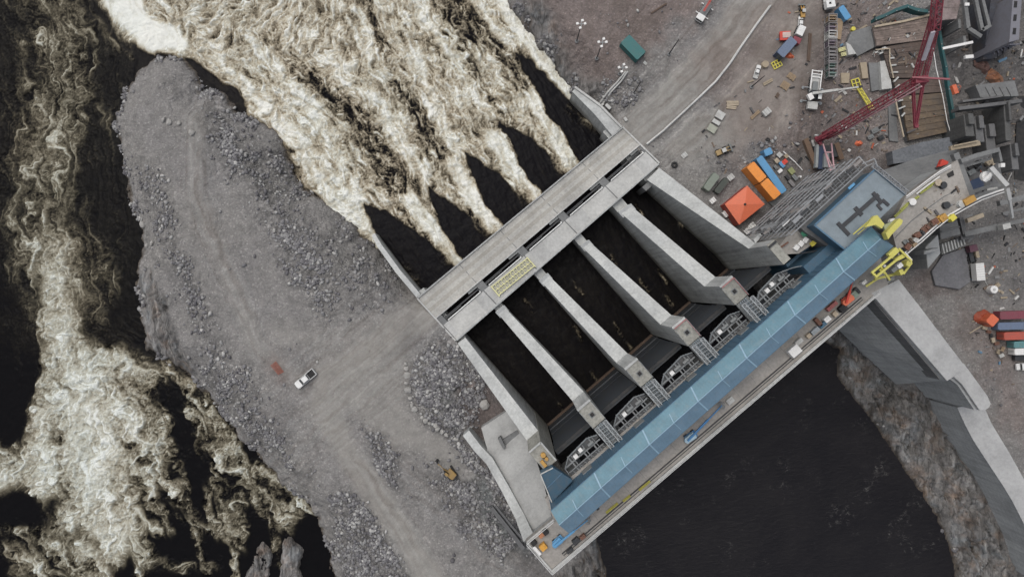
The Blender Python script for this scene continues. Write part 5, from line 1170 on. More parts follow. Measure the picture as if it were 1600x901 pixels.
# dozer like dark machine parts, small barrels
for i, (x, y, mt, nm, lb, ct) in enumerate(((1234, 98 - 10, ORR, "tarpaulin", "crumpled orange tarpaulin at the foot of the slate blue container", "tarpaulin"), (1312, 268 - 43, ORR, "tarpaulin", "small orange tarpaulin", "tarpaulin"))):
    if i == 1: x, y = 1342, 224; lb = "orange tarpaulin heap between the red crane and the gravel spread"
    f = G(x, y); r_ = np.random.default_rng(i)
    m = MB(f); n = 9; m.add([(f[0] + 1.1 * r_.uniform(.7, 1.2) * math.cos(6.283 * k / n), f[1] + .8 * r_.uniform(.7, 1.2) * math.sin(6.283 * k / n), f[2]) for k in range(n)] + [(f[0] + .5 * math.cos(6.283 * k / n), f[1] + .4 * math.sin(6.283 * k / n), f[2] + r_.uniform(.3, .9)) for k in range(n)] + [(f[0], f[1], f[2] + .7)],
                        [(k, (k + 1) % n, n + (k + 1) % n, n + k) for k in range(n)] + [(n + k, n + (k + 1) % n, 2 * n) for k in range(n)])
    o = m.build(nm, mt); o.location = f; tag(o, lb, ct)
f = G(1194, 102); thing1("cable_drum", "tan round cable drum between the white pickup and the yellow frame", "drum", TAN, lambda m: (m.cyl(f, .85, .15, 16), m.cyl((f[0], f[1], f[2] + .15), .5, .7, 14), m.cyl((f[0], f[1], f[2] + .85), .85, .12, 16)))

# concrete pads and timber
for x, y, dx, dy, lab in ((1124, 181, 2.1, 1.9, "largest pale slab of the stack, nearest the top of the picture"), (1118, 192, 2.0, 1.0, "narrow pale slab in the middle of the stack"), (1111.5, 202, 2.2, 1.8, "greenish pale slab at the lower end of the stack")):
    f = G(x, y); l = L(f, wang((1110, 203), (1124, 180)))
    thing1("concrete_slab", lab, "slab", PALE if "green" not in lab else m_paint("greenish_pale", (.34, .35, .29), .8), lambda m: (l.box(m, 0, 0, .15, dy, dx, .7), l.box(m, .1, 0, 0, dy * .7, .3, .15), l.box(m, -.1, .5, .85, dy * .8, .1, .05)), "pale precast slabs in the yard", .04)
for x, y, a, ln, n_, lab in ((1144, 162, 0.0, 3.0, 3, "bundle of pale timber beams, upper of two side by side"), (1142, 168.5, -.1, 2.4, 2, "bundle of pale timber beams, lower of two side by side"), (1179, 180, wang((1168, 188), (1182, 175)), 2.8, 2, "slanting pair of long pale boards near the grey crate"),
                             (1199, 129, wang((1186, 133), (1204, 123)), 2.6, 2, "thin pale and red poles lying below the white pickup"), (1226, 134.5, wang((1222, 140), (1230, 128)), 1.9, 5, "tan timber stack, lower of two in line"), (1236, 120.5, wang((1232, 125), (1240, 114)), 1.5, 5, "tan timber stack, upper of two in line"),
                             (1029, 14, wang((1024, 24), (1046, 10)), 4.6, 1, "single long pale pole lying on the brown slope"), (1214, 150, 1.0, 1.2, 2, "small dark timber offcuts below the tan stacks"), (1264, 75, 1.5, 7.0, 2, "long brown planks lying in the wheel tracks of the haul road")):
    f = G(x, y); l = L(f, a); r = empty("timber_stack", f, lab, "timber", "timber lying in the yard")
    mt = (PWOOD, TAN, WOOD)[len(lab) % 3] if "dark" not in lab and "brown" not in lab else BROWNM
    for k in range(n_): part(r, "beam", mt, lambda m: l.box(m, .1 * (k % 2), (k - (n_ - 1) / 2) * .42, .08, ln, .34, .3))
    if n_ > 1: part(r, "bearer", WOOD, lambda m: [l.box(m, s * ln * .35, 0, 0, .12, n_ * .42, .08) for s in (-1, 1)])
# precast barriers along the haul road
bl_ = [(1010, 226), (1036, 205), (1063, 180), (1092, 153), (1118, 128), (1140, 100), (1160, 70), (1181, 40), (1203, 10)]
bw_ = [Vector(G(a, b)) for a, b in bl_]; tot = sum((b - a).length for a, b in zip(bw_, bw_[1:])); nb = 16
def along(ps, d):
    for a, b in zip(ps, ps[1:]):
        s = (b - a).length
        if d <= s: return a + (b - a) * (d / s), math.atan2(b.y - a.y, b.x - a.x)
        d -= s
    return ps[-1], math.atan2(ps[-1].y - ps[-2].y, ps[-1].x - ps[-2].x)
BARR = m_concrete("barrier_white", (.58, .58, .56), .4)
m = MB(); Ls = tot / nb - .06
prof = [(-.3, 0), (.3, 0), (.3, .1), (.12, .35), (.09, .85), (-.09, .85), (-.12, .35), (-.3, .1)]
m.add([(-Ls / 2, y, z) for y, z in prof] + [(Ls / 2, y, z) for y, z in prof], [(i, (i + 1) % 8, 8 + (i + 1) % 8, 8 + i) for i in range(8)] + [tuple(range(7, -1, -1)), tuple(range(8, 16))])
for k in range(nb):
    p_, a_ = along(bw_, (k + .5) * tot / nb)
    if k == 0: o = m.build("road_barrier", BARR); first = o
    else: o = first.copy(); SC.collection.objects.link(o)
    o.location = (p_.x, p_.y, gz(p_.x, p_.y)); o.rotation_euler = (0, 0, a_); o.scale = (1, 1, 1)
    where = "end barrier touching the road bridge" if k == 0 else "last barrier at the upper end of the row" if k == nb - 1 else "number %s barrier counted up from the bridge" % ("zero", "second", "third", "fourth", "fifth", "sixth", "seventh", "eighth", "ninth", "tenth", "eleventh", "twelfth", "thirteenth", "fourteenth", "fifteenth")[k]
    tag(o, "pale concrete road barrier, " + where.replace("number ", ""), "barrier", "concrete barriers along the haul road")
# twin pipes and small things by the bridge end
def pipes(m):
    for o_ in (0, 5): m.path([G(933 + o_, 167 + o_ * .3, .4), G(949 + o_, 145, .5), G(965 + o_, 128, .5), G(977 + o_ * .6, 113, .6)], .45, 8)
thing1("pipeline", "pair of bent white pipes running up the slope from the training wall", "pipe", PALE, pipes)
thing1("pump", "small pale pump set at the foot of the twin pipes", "pump", PALE, lambda m: (m.box(G(950, 167), (1.6, .8, .8), -.75), m.cyl(G(941, 164), .35, .8, 10)), bevel=.05)
thing1("site_cabin_step", "pale concrete block beside the bridge corner", "block", PALE, lambda m: m.box(G(977, 187), (.7, 1.0, .6), .6), bevel=.04)
# boom truck at the top edge
f = G(1096, 25); l = L(f, wang((1096, 25), (1112, 0))); r = empty("boom_truck", f, "white truck with a red folding boom near the top edge beyond the haul road", "truck")
part(r, "chassis", GREYP, lambda m: l.box(m, .6, 0, .5, 5.0, 1.9, .4)); part(r, "cab", WHITE, lambda m: l.box(m, -1.4, 0, .8, 1.5, 2.0, 1.5), .08); part(r, "windscreen", GLASS, lambda m: l.box(m, -2.17, 0, 1.5, .08, 1.7, .6))
part(r, "boom", BRRED, lambda m: m.lattice(l(.4, .2, 2.0), l(5.2, .3, 3.2), .35, .3, .12, .07, 6)); part(r, "outrigger", WHITE, lambda m: (m.bar(l(.0, -1.8, .4), l(.0, 1.8, .4), .22), m.bar(l(2.6, -1.7, .4), l(2.6, 1.7, .4), .22)))
wheels(r, l, (-1.4, 1.2, 2.4), 2.1, .45)
# red tipper with a white body and small red skip
f = G(1244, 58); l = L(f, wang((1240, 64), (1248, 46))); r = empty("tipper_truck", f, "red truck with a white load body beside the slate blue container", "truck")
part(r, "chassis", DSTEEL, lambda m: l.box(m, 0, 0, .45, 5.0, 1.7, .4)); part(r, "cab", RED, lambda m: l.box(m, -1.7, 0, .8, 1.5, 2.0, 1.5), .08); part(r, "windscreen", GLASS, lambda m: l.box(m, -.93, 0, 1.5, .07, 1.6, .6))
part(r, "load_body", WHITE, lambda m: l.box(m, 1.0, 0, .9, 2.5, 1.7, 1.2), .05); wheels(r, l, (-1.6, 1.0, 1.9), 2.0, .45)
f = G(1224, 59); l = L(f, .05); r = empty("waste_skip", f, "red skip with a pale pink cover left of the slate blue container", "skip")
part(r, "body", BRRED, lambda m: m.add([l(-1.1, -.9, .1), l(1.0, -.9, .1), l(1.0, .9, .1), l(-1.1, .9, .1), l(-1.4, -1.1, 1.4), l(1.3, -1.1, 1.4), l(1.3, 1.1, 1.4), l(-1.4, 1.1, 1.4)], [(3, 2, 1, 0), (4, 5, 6, 7), (0, 1, 5, 4), (1, 2, 6, 5), (2, 3, 7, 6), (3, 0, 4, 7)]))
part(r, "cover", m_paint("pale_pink", (.55, .42, .38), .7), lambda m: l.box(m, .25, .15, 1.4, 2.0, 1.4, .15), .04)
# yellow slotted frames
def rackf(px, py, ang, sx, sy, nx_, label, mat=YEL, z=.3, group="yellow steel frames", name="slotted_rack"):
    f = G(px, py); l = L(f, ang); r = empty(name, f, label, "frame", group)
    part(r, "rail", mat, lambda m: [m.bar(l(-sx / 2, y, z), l(sx / 2, y, z), .22) for y in (-sy / 2, 0, sy / 2)] + [m.bar(l(-sx / 2, y, z), l(-sx / 2, y, 0), .16) for y in (-sy / 2, sy / 2)])
    part(r, "cross_bar", mat, lambda m: [m.bar(l(-sx / 2 + sx * k / nx_, -sy / 2, z), l(-sx / 2 + sx * k / nx_, sy / 2, z), .2) for k in range(nx_ + 1)])
    return r
rackf(1213, 101, wang((1206, 105), (1221, 97)), 2.2, 1.7, 3, "square yellow steel frame lying below the slate blue container")
r = rackf(1336.5, 130.5, wang((1332, 131), (1342, 128)), 1.9, 2.0, 2, "yellow head frame with a long ladder beside the red crane boom")
la, lb_ = G(1340, 138, .5), G(1354, 174, 2.5)
part(r, "ladder", YEL, lambda m: (m.lattice(la, lb_, .9, .25, .16, .1, 9),)); part(r, "pulley", PYEL, lambda m: m.cyl(lb_, .45, .5, 10))
rackf(1314, 79, .25, 2.0, .7, 4, "upper of two yellow and black slotted trestles", PYEL, .9); rackf(1318, 86, .25, 2.0, .7, 4, "lower of two yellow and black slotted trestles", PYEL, .9)
thing1("fuel_tank", "small yellow tank near the light blue container", "tank", YEL, lambda m: m.cyl(G(1331, 47), .55, .9, 12), bevel=.05)

# --- white truck at the top edge, silver telescopic crane
f = G(1291, 8); l = L(f, wang((1292, 14), (1288, -8))); r = empty("flatbed_truck", f, "white truck cut by the top edge above the formwork racks", "truck")
part(r, "cab", WHITE, lambda m: l.box(m, -.6, 0, .8, 1.9, 2.2, 1.6), .1); part(r, "sunroof", BLACK, lambda m: l.box(m, -.5, .2, 2.4, .5, .5, .06)); part(r, "flatbed", PALE, lambda m: l.box(m, 2.6, 0, .9, 4.2, 2.1, .2)); part(r, "chassis", DSTEEL, lambda m: l.box(m, 1, 0, .5, 6, 1.4, .35)); wheels(r, l, (-.6, 2.6, 3.8), 2.2, .45)
f = G(1268, 150); l = L(f, wang((1268, 172), (1276, 108))); r = empty("mobile_crane", f, "silver mobile crane with its telescopic boom swung out to the east", "mobile crane")
part(r, "carrier", PALE, lambda m: (l.box(m, -2.8, 0, .6, 1.9, 2.4, 1.1), l.box(m, 2.4, 0, .6, 5.8, 2.2, .7)), .08)
part(r, "deck_frame", MOT, lambda m: ([m.bar(l(4.2 + q * .8, -1.3, 1.6), l(4.2 + q * .8, 1.3, 1.6), .2) for q in range(3)], [m.bar(l(1.2, s * 1.2, 1.6), l(6.0, s * 1.2, 1.6), .24) for s in (-1, 1)]))
part(r, "turntable", DSTEEL, lambda m: m.cyl(l(0, 0, 1.2), 1.3, .6, 16)); part(r, "counterweight", MOT, lambda m: l.box(m, -1.0, 1.2, 1.8, 1.6, 1.2, .9, .6), .06)
part(r, "cab", GLASS, lambda m: l.box(m, -.8, -.9, 1.8, 1.5, .9, 1.2), .08); part(r, "cab_roof", WHITE, lambda m: l.box(m, -.8, -.9, 3.0, 1.4, .85, .08))
tip = P(1344, 136, 10)
part(r, "boom", PALE, lambda m: (m.bar(l(-.2, .8, 2.6), lerp(l(-.2, .8, 2.6), tip, .55), .6, .6), m.bar(lerp(l(-.2, .8, 2.6), tip, .5), tip, .38, .38)))
part(r, "boom_head", DSTEEL, lambda m: m.box(tip, (.7, .5, .5), .2)); part(r, "engine_cover", GREYP, lambda m: l.box(m, 2.0, .1, 1.3, 2.2, 1.3, .6), .05)
for s in (-1, 1):
    for x_ in (-1.6, 1.8): part(r, "outrigger", STEEL, lambda m: (m.bar(l(x_, s * 1.1, .6), l(x_, s * 2.4, .6), .25), m.cyl((*l(x_, s * 2.4)[:2], f[2]), .4, .12, 10)))
wheels(r, l, (-2.8, 1.2, 2.6, 4.0), 2.3, .5)
# stacked formwork racks north of it
FW = m_paint("formwork_grey", (.22, .21, .21), .7, dirt=.4); FW2 = m_paint("formwork_violet", (.17, .14, .17), .7)
for k, (x, y, mt, nm) in enumerate(((1294, 34, WOOD, "brown timber"), (1294, 48, FW2, "dark violet"), (1294, 60, PALE, "pale grey"), (1293.5, 73, FW2, "violet, with a square hole"), (1294, 86, FW, "grey, in the middle"), (1294, 98, FW, "grey, next to the green one"), (1294, 107, m_paint("formwork_green", (.13, .19, .17), .7), "green"), (1294, 119, m_paint("formwork_green", (.13, .19, .17), .7), "dark green"))):
    f = G(x, y); l = L(f, math.pi / 2 - .02); r = empty("formwork_rack", f, nm + " formwork rack in the row left of the timber deck", "formwork", "row of stacked formwork racks")
    part(r, "frame", FW if mt is not PALE else PALE, lambda m: ([m.bar(l(-.9, s * 1.0, z_), l(.9, s * 1.0, z_), .16) for s in (-1, 1) for z_ in (.3, 2.6)] + [m.bar(l(s * .9, -1.0, z_), l(s * .9, 1.0, z_), .16) for s in (-1, 1) for z_ in (.3, 2.6)] + [m.bar(l(s * .9, t_ * 1.0, 0), l(s * .9, t_ * 1.0, 2.7), .16) for s in (-1, 1) for t_ in (-1, 1)]))
    part(r, "panel", mt, lambda m: [l.box(m, -.5 + .5 * q, 0, .4, .3, 1.7, 1.2 + .5 * ((q + k) % 3)) for q in range(3)])
# red lattice boom crawler crane
f = G(1284, 244); l = L(f, math.pi / 2 + .2)
cr_ = empty("crawler_crane", f, "red lattice boom crawler crane reaching over the timber deck", "crawler crane")
for a_, b_, nm in (((1256, 219), (1273, 264), "left"), ((1303, 226), (1311, 250), "right")):
    A1, B1 = G(*a_, 0), G(*b_, 0)
    part(cr_, "track", m_paint("track_brown", (.16, .105, .07), .85), lambda m: (m.bar((A1[0], A1[1], .75), (B1[0], B1[1], .75), 1.15, 1.3), [m.box((*lerp(A1, B1, q / 16)[:2], 1.4), (1.2, .22, .12), math.atan2(B1[1] - A1[1], B1[0] - A1[0]) + math.pi / 2) for q in range(17)]))
part(cr_, "car_body", DSTEEL, lambda m: m.prism([G(1268, 230)[:2], G(1304, 228)[:2], G(1306, 246)[:2], G(1270, 252)[:2]], .6, 1.3))
part(cr_, "house", m_paint("crane_grey", (.26, .28, .28), .5), lambda m: (m.prism([P(1287, 240, 2.5)[:2], P(1294, 240, 2.5)[:2], P(1296, 262, 2.5)[:2], P(1286, 262, 2.5)[:2]], 1.3, 3.0), m.prism([P(1276, 226, 2.5)[:2], P(1280, 226, 2.5)[:2], P(1278, 262, 2.5)[:2], P(1274, 262, 2.5)[:2]], 1.3, 2.6)), .08)
part(cr_, "machinery_deck", NBLUE, lambda m: m.prism([P(1279, 228, 2)[:2], P(1288, 228, 2)[:2], P(1287, 264, 2)[:2], P(1278, 264, 2)[:2]], 1.3, 2.1))
part(cr_, "counterweight", m_paint("crane_pale", (.42, .40, .40), .5), lambda m: m.prism([P(1295, 258, 3)[:2], P(1304, 257, 3)[:2], P(1305, 267, 3)[:2], P(1296, 268, 3)[:2]], 1.2, 3.4), .08)
PK = m_paint("crane_pink", (.50, .30, .32), .5, dirt=.15)
part(cr_, "gantry_frame", PK, lambda m: (m.bar(P(1286, 225, 4), P(1297, 265, 6), .28), m.bar(P(1299, 224, 4), P(1303, 263, 6), .28), m.bar(P(1289, 238, 5), P(1301, 238, 5), .3), m.bar(P(1296, 266, 6), P(1304, 264, 6), .35), m.bar(P(1291, 240, 5), P(1301, 262, 6), .16)))
ft, bt = Vector(P(1278, 219, 2.5)), Vector(P(1437, 127, 34))
part(cr_, "boom_foot", RED, lambda m: (m.bar(P(1274, 214, 2.6), P(1283, 226, 2.6), .7), m.bar(tuple(ft), tuple(ft + (bt - ft) * .12), 1.1, 1.3), m.bar(tuple(ft), tuple(ft + (bt - ft) * .2), .5, 1.6)))
bm = part(cr_, "boom", RED, lambda m: m.lattice(ft + (bt - ft) * .08, bt, 1.4, 1.4, .2, .1, 19, 1.9, 1.8))
part(cr_, "pendant", PK, lambda m: (m.bar(P(1302, 215, 6), P(1440, 135, 36), .24), m.bar(P(1300, 214, 6), P(1437, 131, 36), .12)))
part(cr_, "spreader", MOT, lambda m: m.path([P(1311, 197, 9), P(1324, 196, 9), P(1318, 205, 9), P(1311, 207, 9), P(1311, 197, 9)], .16, 4))
jt = P(1466, -12, 46)
part(cr_, "jib", RED, lambda m: (m.lattice(P(1430, 124, 34), P(1457, 30, 42), .8, .8, .16, .08, 10), m.lattice(P(1444, 124, 34), P(1462, 50, 40), .6, .6, .14, .07, 8), m.lattice(P(1460, 48, 42), jt, 1.3, 1.3, .2, .1, 6)))
part(cr_, "back_strut", RED, lambda m: (m.lattice(P(1426, 126, 34), P(1430, 197, 30), .35, .35, .16, .08, 8), m.lattice(P(1443, 127, 34), P(1431, 197, 30), .35, .35, .16, .08, 8), m.box(P(1430, 198, 29.6), (.7, .7, .7))))
part(cr_, "side_strut", RED, lambda m: (m.bar(P(1425, 121, 35), P(1484, 124, 37), .34), m.bar(P(1425, 130, 34), P(1447, 131, 34), .3)))
part(cr_, "jib_stay", m_paint("crane_lilac", (.42, .39, .43), .5), lambda m: m.bar(P(1443, 94, 38), P(1458, 50, 43), .8, .35))
part(cr_, "mast_head", RED, lambda m: m.box(P(1437, 126, 34), (2.6, 1.4, 1.0), .1), .08)
f = P(1489, 141, 8); thing1("man_basket", "orange and blue man basket hanging below the crane's side strut", "basket", ORR, lambda m: (m.box(f, (1.0, 2.2, 1.0), .35), [m.bar((f[0] + x_, f[1] + y_, f[2] + 1), (f[0], f[1], f[2] + 3), .07) for x_ in (-.7, .7) for y_ in (-1.1, 1.1)]), bevel=.06)

# --- small material lay-down between containers and crane
for x, y, dx, dy, mt, lab in ((1216, 243, 1.2, 1.1, PALE, "pale bundle"), (1224, 254, 1.1, 1.4, BRRED, "red gas bottle cage"), (1220, 258, 1.6, .9, LBLUE, "blue tool chest"), (1235, 268, 1.6, 1.3, m_paint("moss", (.25, .27, .12), .7), "moss green crate"), (1212, 252, 1.2, 1.0, PWOOD, "pale timber crate"), (1217, 268, .8, 1.2, MOT, "white barrel crate"),
                              (1240, 278, 1.6, .9, GREYP, "grey steel box"), (1229, 278, 1.4, .7, DSTEEL, "black steel box"), (1235, 287, 1.9, .8, FW, "low grey rack"), (1227, 245, .9, .9, TAN, "tan sack pile"), (1210, 262, 1.0, .7, GREYP, "grey gear case")):
    f = G(x, y); l = L(f, -.85); thing1("storage_crate", lab + " in the lay-down between the blue container and the red crane", "crate", mt, lambda m: (l.box(m, 0, 0, .12, dx, dy, .8), l.box(m, 0, 0, 0, dx * .8, dy * .9, .12), l.box(m, 0, 0, .92, dx * .9, .12, .07)), "crates in the lay-down by the blue container", .04)
thing1("steel_pipe", "long white steel pipe lying between the lay-down and the red crane", "pipe", MOT, lambda m: (m.bar(G(1223, 237, .3), G(1242, 254, .3), .3, None, 8), m.bar(G(1241, 253, .3), G(1253, 266, .3), .22, None, 8)))
thing1("bollard", "short white capped post at the corner of the lay-down", "post", MOT, lambda m: m.cyl(G(1248, 277), .3, 1.2, 12, .26))
for x, y, s in ((1365, 205, 1.2), (1358, 215, 1.0), (1374, 216, .9)):
    f = G(x, y); thing1("equipment_box", {1365: "larger grey equipment box right of the orange tarpaulin heap", 1358: "smaller grey equipment box close to the orange tarpaulin heap", 1374: "dark equipment box by the pale slab edge"}[x], "box", GREYP if x != 1374 else DSTEEL, lambda m: (m.box(f, (s * 1.5, s, .9), .5), m.box((f[0], f[1], f[2] + .9), (s, .3, .2), .5)), "equipment boxes near the timber deck", .05)
# ================================================================== east end of the dam: building, scaffold, gantry, curved deck
GR = m_roof("roof_grey_blue", (0.21, 0.25, 0.275), 40.8, .5, .35)
ga, gb, gc, gd = P(1272, 352, 34), P(1366, 265, 34), P(1414, 304, 34), P(1322, 392, 34)
gh = empty("flat_roof_building", lerp(ga, gc, .5)[:2] + (22,), "blue walled building with a flat grey roof at the yard end of the dam", "building")
part(gh, "wall", BLUE_D, lambda m: m.prism([xy(lerp(ga, gc, .02)), xy(lerp(gb, gd, .02)), xy(lerp(gc, ga, .02)), xy(lerp(gd, gb, .02))], 29.5, 33.7))
part(gh, "base", m_concrete("base_grey", (.14, .14, .14), .8), lambda m: m.prism([(ga[0] - 1.3, ga[1] + .4), (gb[0] - .9, gb[1] + 1.0), xy(gc), (gc[0] - 3, gc[1] - 4), xy(gd), (ga[0] + .2, ga[1] - 1.0)], 0, 29.5))
part(gh, "roof", GR, lambda m: m.prism([xy(ga), xy(gb), xy(gc), xy(gd)], 33.7, 34.0))
part(gh, "parapet", BLUE, lambda m: m.path([(*xy(p), 34.15) for p in (gd, ga, gb, gc)], .3, 4))
TAR = m_paint("tar_membrane", (.035, .037, .042), .6, dirt=.2)
def strip(m):
    S = lambda pts, w: [m.prism([tuple(np.array(xy(P(*a, 34.2))) + np.array([-dy_, dx_]) * w / 2) for a in (p0, p1) for dx_, dy_ in (((np.array(xy(P(*p1, 34.2))) - np.array(xy(P(*p0, 34.2)))) / np.linalg.norm(np.array(xy(P(*p1, 34.2))) - np.array(xy(P(*p0, 34.2))))).tolist(),)] + [tuple(np.array(xy(P(*a, 34.2))) - np.array([-dy_, dx_]) * w / 2) for a in (p1, p0) for dx_, dy_ in (((np.array(xy(P(*p1, 34.2))) - np.array(xy(P(*p0, 34.2)))) / np.linalg.norm(np.array(xy(P(*p1, 34.2))) - np.array(xy(P(*p0, 34.2))))).tolist(),)], 34.0, z) for p0, p1, z in pts]
    S([((1316, 354), (1373, 304), 34.25)], .8); S([((1309, 348), (1327, 367), 34.27)], .75); S([((1336, 324), (1347, 336), 34.27)], .8); S([((1364, 301), (1378, 317), 34.28)], .75); S([((1379, 312), (1389, 321), 34.27)], .6); S([((1371, 321), (1381, 313), 34.24), ((1371, 320), (1378, 328), 34.26)], .5)
part(gh, "roof_duct", TAR, strip)
part(gh, "roof_light", LBLUE, lambda m: (m.box(P(1330, 291, 34.0), (1.6, .5, .2), UA),))
# lower pieces under the roofs, blue cladding down to the pier
bwall = empty("clad_side_wall", D(72, 9, 14), "dark blue clad wall dropping from the building to the yard side spillway wall", "cladding wall")
part(bwall, "panel", BLUE_D, lambda m: m.prism([xy(D(68.3, 7.6)), xy(D(83, 7.6)), xy(D(83, 9.5)), xy(D(68.3, 9.5))], 10, 30))
part(bwall, "lower_panel", BLUE, lambda m: m.prism([xy(D(68.6, 6.9)), xy(D(82.5, 6.9)), xy(D(82.5, 7.6)), xy(D(68.6, 7.6))], 10, 21.5))
part(bwall, "cable", DSTEEL, lambda m: m.path([P(1229, 392, 26), P(1238, 396, 26), P(1252, 396, 26.5), P(1270, 393, 27), P(1300, 386, 28)], .3, 6))
part(bwall, "rail", STEEL, lambda m: m.path([P(1222, 424, 27), P(1240, 418, 28), P(1260, 414, 29), P(1284, 411, 30)], .22, 5))
# white bundles on the landing between scaffold and wall
ld = empty("landing", P(1240, 378, 20), "small cluttered concrete landing at the foot of the flat roofed building", "landing")
part(ld, "slab", YARDC, lambda m: m.prism([P(1208, 398, 27)[:2], P(1236, 360, 27)[:2], P(1262, 350, 27)[:2], P(1284, 372, 27)[:2], P(1248, 396, 27)[:2]], -1, 27))
part(ld, "trestle", RUST, lambda m: (m.bar(P(1220, 386, 27.4), P(1232, 378, 28), .3), m.bar(P(1214, 392, 27.4), P(1224, 396, 27.8), .3)))
for i, (x, y) in enumerate(((1243, 387), (1250, 381), (1257, 375), (1266, 368))):
    thing1("panel_bundle", ("first", "second", "third", "fourth")[i] + " white panel bundle from the spillway wall on the landing beside the blue wall", "panel bundle", MOT, lambda m: (m.box(P(x, y, 27.1), (1.1, 1.0, .7), UA + .2), m.box(P(x, y, 27.8), (1.1, .08, .05), UA + .2)), "white panel bundles on the landing", .04)
thing1("tool_cabinet", "small green cabinet at the corner of the flat roofed building", "cabinet", m_paint("green_paint", (.03, .18, .10), .5), lambda m: (m.box(P(1257, 364, 27.1), (1.3, 1.0, 1.4), UA), m.box(P(1257, 364, 28.5), (1.4, 1.1, .06), UA)), bevel=.05)
thing1("barrier_trolley", "yellow and black trolley on the landing below the grey roof", "trolley", YEL, lambda m: (m.box(P(1270, 380, 27.2), (1.3, .9, .3), UA), [m.bar(P(1267 + a, 378 + b, 27.3), P(1267 + a, 378 + b, 28.2), .1) for a in (0, 6) for b in (0, 5)]))
# scaffolding: real standards, ledgers, boards over many lifts
SCF = m_paint("scaffold_tube", (.29, .30, .31), .5, .3, dirt=.3)
SCB = m_paint("scaffold_board", (.27, .25, .24), .8, dirt=.4)
sc = empty("scaffold", (66, 20, 0), "tall grey tube scaffold along the yard side of the flat roofed building", "scaffold")
p0, p1 = Vector((57.0, 10.9, 0)), Vector((72.6, 25.2, 0)); dn = (p1 - p0).normalized(); nn_ = Vector((-dn.y, dn.x, 0))
def scv(u, v, z): q = p0 + dn * u + nn_ * v; return (q.x, q.y, z)
Ln = (p1 - p0).length
def st(m):
    for k in range(11):
        for v in (0, 1.2, 2.4): m.bar(scv(Ln * k / 10, v, 6), scv(Ln * k / 10, v, 32.4), .11, None, 4)
part(sc, "standard", SCF, st)
rs = random.Random(5)
def ldg(m):
    for z in np.arange(8.5, 33, 3.0):
        for v in (0, 1.3, 2.4):
            k0, k1 = (0, 10) if v == 0 else sorted(rs.sample(range(11), 2)) if v == 1.3 else (rs.randint(0, 3), 10)
            m.bar(scv(Ln * k0 / 10, v, z), scv(Ln * k1 / 10, v, z), .2, None, 4)
        for k in range(11): m.bar(scv(Ln * k / 10, 0, z), scv(Ln * k / 10, 2.4, z), .08, None, 4)
    for k in range(10):
        for j in range(1, 8):
            if (k + j) % 2: m.bar(scv(Ln * k / 10, 2.4, 4 * j + 1), scv(Ln * (k + 1) / 10, 2.4, 4 * j + 5), .07, None, 4)
part(sc, "ledger", SCF, ldg)
for z in np.arange(8.5, 33, 3.0):
    ks = [k for k in range(10) if rs.random() < .45]
    for k in ks: part(sc, "board", (SCB, SCF, DSTEEL)[k % 3], lambda m: m.prism([xy(scv(Ln * k / 10, 1.35, 0)), xy(scv(Ln * (k + .9) / 10, 1.35, 0)), xy(scv(Ln * (k + .9) / 10, 1.95, 0)), xy(scv(Ln * k / 10, 1.95, 0))], z, z + .07))
part(sc, "toe_rail", MOT, lambda m: (m.bar(scv(0, 2.4, 32.2), scv(Ln, 2.4, 32.2), .16), m.bar(scv(Ln, 0, 32.2), scv(Ln, 2.4, 32.2), .16)))
# end frame over the roof's yard side
ef = empty("edge_walkway", lerp(gb, gc, .5), "narrow lattice walkway along the short outer edge of the grey roof", "walkway")
part(ef, "lattice", SCF, lambda m: m.lattice(tuple(np.array(gb) + np.array((-.4, .8, .2))), tuple(np.array(gc) + np.array((.3, .2, .2))), .9, .5, .13, .08, 12))
part(ef, "lattice", SCF, lambda m: (m.bar(P(1347, 256, 33), P(1366, 248, 33), .2), m.bar(P(1366, 248, 33), P(1372, 262, 34), .2), m.bar(P(1350, 262, 33), P(1370, 252, 33), .15)))

# --- yellow gantry crane straddling the roof end
YG = m_paint("gantry_yellow", (.54, .50, .12), .4, dirt=.15)
gt = empty("gantry_crane", P(1392, 385, 28), "bright yellow gantry crane straddling the yard end of the blue roof", "gantry crane")
zt = 40.0
def qp(m, pts, z0, z1): m.prism([P(a, b, z1)[:2] for a, b in pts], z0, z1)
part(gt, "end_frame", YG, lambda m: (qp(m, [(1366, 337), (1371, 336), (1382, 350), (1378, 357), (1368, 351), (1352, 355)], 38.3, 39.2), qp(m, [(1384, 364), (1405, 341), (1411, 344), (1409, 350), (1392, 368), (1388, 374)], 37.0, 38.6)))
part(gt, "platform", m_paint("gantry_green_grey", (.30, .33, .20), .6), lambda m: qp(m, [(1380, 352), (1404, 342), (1390, 362), (1384, 362)], 36.5, 37.2))
part(gt, "access_rail", YG, lambda m: (m.bar(P(1333, 366, 36.5), P(1366, 338, 38.5), .22), m.bar(P(1340, 366, 36.5), P(1364, 346, 38.5), .14)))
part(gt, "girder", YG, lambda m: (m.bar(P(1362, 426, 38), P(1397, 397, 38), .4), m.bar(P(1369, 432, 38), P(1404, 403, 38), .4), m.bar(P(1362, 425, 38), P(1370, 433, 38), .36), m.bar(P(1375, 415, 38), P(1390, 437, 36), .34), m.bar(P(1374, 421, 37.5), P(1382, 427, 37.5), .3)))
part(gt, "trolley_frame", YG, lambda m: (qp(m, [(1388, 397), (1400, 386), (1406, 392), (1394, 404)], 37.0, 38.0), qp(m, [(1398, 404), (1412, 396), (1416, 401), (1402, 408)], 36.6, 37.4), m.bar(P(1404, 388, 37.6), P(1424, 408, 37.6), .34)))
